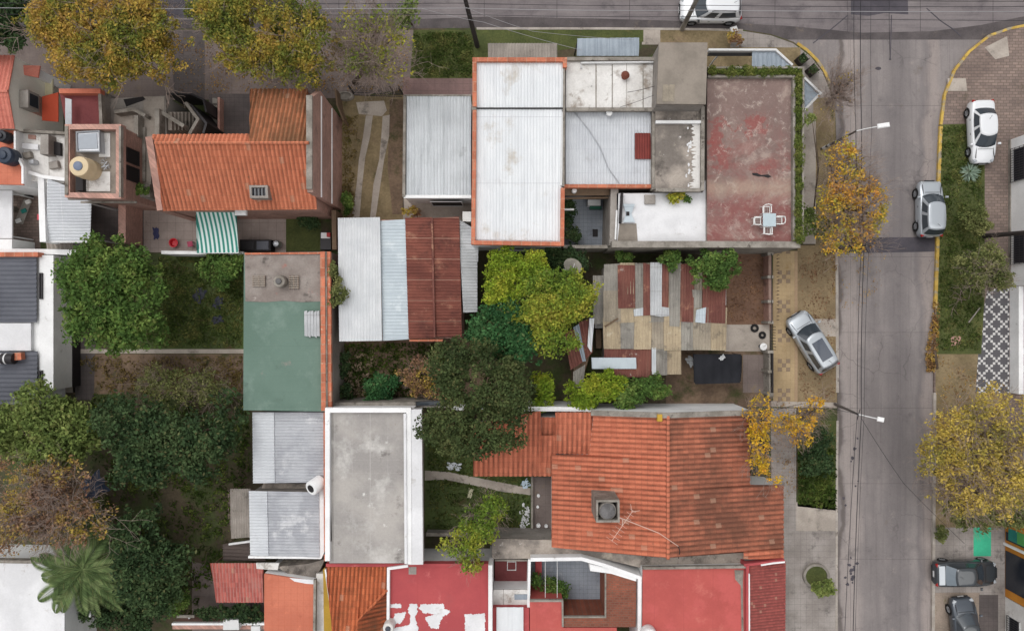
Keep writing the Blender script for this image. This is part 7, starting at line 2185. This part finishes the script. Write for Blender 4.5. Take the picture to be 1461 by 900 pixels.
# corner planters and round planter
for x, y, lab in ((1141, 88, 'dark slatted planter crate nearer the awning on the street corner'), (1156, 103, 'dark slatted planter crate nearer the yellow kerb on the corner')):
    t = thing('planter_crate', lab, 'planter', x, y, 0, 'corner planter crates')
    c = Vector(W(x, y, 0))
    for k in range(4):
        a = R(40) + k * math.pi / 2
        part('side', MB().box(c + Vector((.3 * math.cos(a), .3 * math.sin(a), .28)), (.04, .58, .5), a), DK, t)
    part('soil', MB().box(c + Vector((0, 0, .2)), (.54, .54, .38), R(40)), G['darkearth'], t)
    m = MB()
    for k in range(4):
        a = R(40) + k * math.pi / 2 + math.pi / 4
        part('post', MB().tube([c + Vector((.4 * math.cos(a), .4 * math.sin(a), 0)), c + Vector((.4 * math.cos(a), .4 * math.sin(a), .7))], .03, 5), DK, t)
    qp = np.array([tuple(c + Vector((random.gauss(0, .14), random.gauss(0, .14), .45 + random.random() * .3))) for _ in range(90)])
    quads('foliage', leaves(qp, .16), LM['dark'], tuple(t.location), t)
t = thing('round_planter', 'round brick planter ring with grass on the grey pavement', 'planter', 1163, 820)
ring_ = [(1163 + 17 * math.cos(2 * math.pi * k / 24), 820 + 16 * math.sin(2 * math.pi * k / 24)) for k in range(24)]
part('ring', MB().wall(ring_, .17, .25, 0, True, 0), B['greycap'], t)
part('soil', MB().prism([(1163 + (x - 1163) * .9, 820 + (y - 820) * .9) for x, y in ring_], .16, 0, 0), G['grass'], t)
tree('shrub', 'small purple brown bush beside the white stones at the top kerb', [(1049, 56, 9, 12, .7)], (1049, 56), 'brown', 420, .18, .7, .4, .2, cat='shrub', trunk=False)
tag(MB().box(W(1047, 42, .12), (.5, .35, .25), .3, .08).build('stone', B['white']), 'white painted stone at the top kerb beside the purple bush', 'stone')

# branches on the grass strip
m = MB()
for k in range(9):
    a = Vector(W(1378 + random.uniform(-8, 12), 420 + random.uniform(-10, 16), .08))
    rec(m, a, Vector((random.gauss(0, 1), random.gauss(0, 1), .1)).normalized(), .9, .018, 1, .5, 0, 4)
tag(m.build('cut_branches', TWIG, fix=False), 'bare cut branches lying on the grass strip', 'branches', kind='stuff')
tag(MB().tube([W(1382, 460, .06), W(1398, 439, .1)], .05, 8).build('timber_post', B['greycap']), 'grey post lying on the grass strip near the checkered paving', 'post')
patch('manhole_cover', [(1357, 480), (1371, 479), (1371, 492), (1357, 493)], .026, B['brick'])
t = thing('fallen_log', 'short grey log in the leaf heap beside the kerb', 'log', 1335, 515, -.14)
part('log', MB().tube([W(1333, 500, 0), W(1337, 526, .0)], [.13, .1], 10), BARK, t, True)
# rubble and buckets on the grey patio
for x, y, r_, lab in ((768, 748, .16, 'white bucket at the bottom of the grey patio'), (779, 749, .13, 'small white pot near the tiled house wall'), (768, 706, .12, 'white pot at the top of the grey patio'), (767, 722, .1, 'tiny white cup on the grey patio')):
    c = W(x, y, .016)
    tag(MB().lathe(c, [(r_ * .8, 0), (r_, r_ * 1.6), (r_ * .85, r_ * 1.6), (r_ * .7, r_ * .6)], 14).build('pot', B['white'], smooth=40), lab, 'pot', 'pots on the grey patio')
m = MB()
for k in range(60):
    x, y = 750 + random.gauss(0, 4), 736 + random.gauss(0, 9)
    if x < 757:
        m.box(W(x, y, .05), (random.uniform(.06, .18), random.uniform(.06, .18), .1), random.random() * 3, .02)
tag(m.build('white_gravel', B['whiteroof'], fix=False), 'white stones scattered along the edge of the garden lawn', 'stones', kind='stuff')
# left courtyard clutter
t = thing('workbench', 'long slanted workbench with boxes in the brick courtyard at the left', 'bench', 32, 305)
part('bench_top', MB().slab([(34, 284, .8), (45, 286, .8), (32, 320, .8), (20, 318, .8)], .06), B['greywall'], t)
for x, y in ((36, 287), (24, 316)):
    part('leg', MB().tube([W(x, y, 0), W(x, y, .76)], .04, 6), B['iron'], t)
for x, y, mt, lab in ((40, 288, 'whitestained', 'white box at the upper end of the slanted workbench'), (34, 301, 'teal', 'teal box in the middle of the slanted workbench'), (26, 315, 'white', 'white box at the lower end of the slanted workbench')):
    tag(MB().box(W(x, y, .9), (.34, .26, .18), .4, .03).build('box', B[mt]), lab, 'box')
for x, y, lab in ((23, 299, 'round pale stool left of the slanted workbench'), (45, 279, 'dark round drum at the top of the brick courtyard')):
    c = W(x, y, 0)
    tag(MB().lathe(c, [(.2, 0), (.22, .45), (.18, .5)], 14).build('stool' if x == 23 else 'drum', B['greycap'] if x == 23 else B['iron'], smooth=40), lab, 'stool' if x == 23 else 'drum')
tag(MB().tube([W(56, 306, 2.9), W(56, 314, 2.9)], .12, 10).build('red_pipe', plain('red pipe', S(190, 70, 80), .5)), 'short red pipe on the white courtyard wall', 'pipe')
t = thing('glazed_panel', 'dark glazed metal panel lying on the grey coped wall', 'frame', 614, 575, 3.0)
part('frame', MB().wall([(593, 573), (634, 571), (636, 577), (594, 579)], .05, 3.12, 3.02, True), B['iron'], t)
part('pane', MB().flat([(593, 573), (634, 571), (636, 577), (594, 579)], 3.05), CARGLASS, t)
# tar spots on the street
m = MB()
for k in range(26):
    x, y = (1216 + random.gauss(0, 4), 812 + random.gauss(0, 14)) if k < 16 else (random.uniform(1200, 1225), random.uniform(500, 890))
    r_ = random.uniform(1.2, 3.2) if k < 16 else random.uniform(1, 3)
    m.flat([(x + r_ * random.uniform(.6, 1.2) * math.cos(q * .8), y + r_ * random.uniform(.6, 1.2) * math.sin(q * .8)) for q in range(8)], ZR + .012 + .0004 * k)
for x, y, r_ in ((1253, 98, 3.5), (1270, 85, 1.5)):
    m.flat([(x + r_ * 1.3 * math.cos(q * .8), y + r_ * .7 * math.sin(q * .8)) for q in range(8)], ZR + .0115)
struct('tar_stains', m, G['asphalt'])
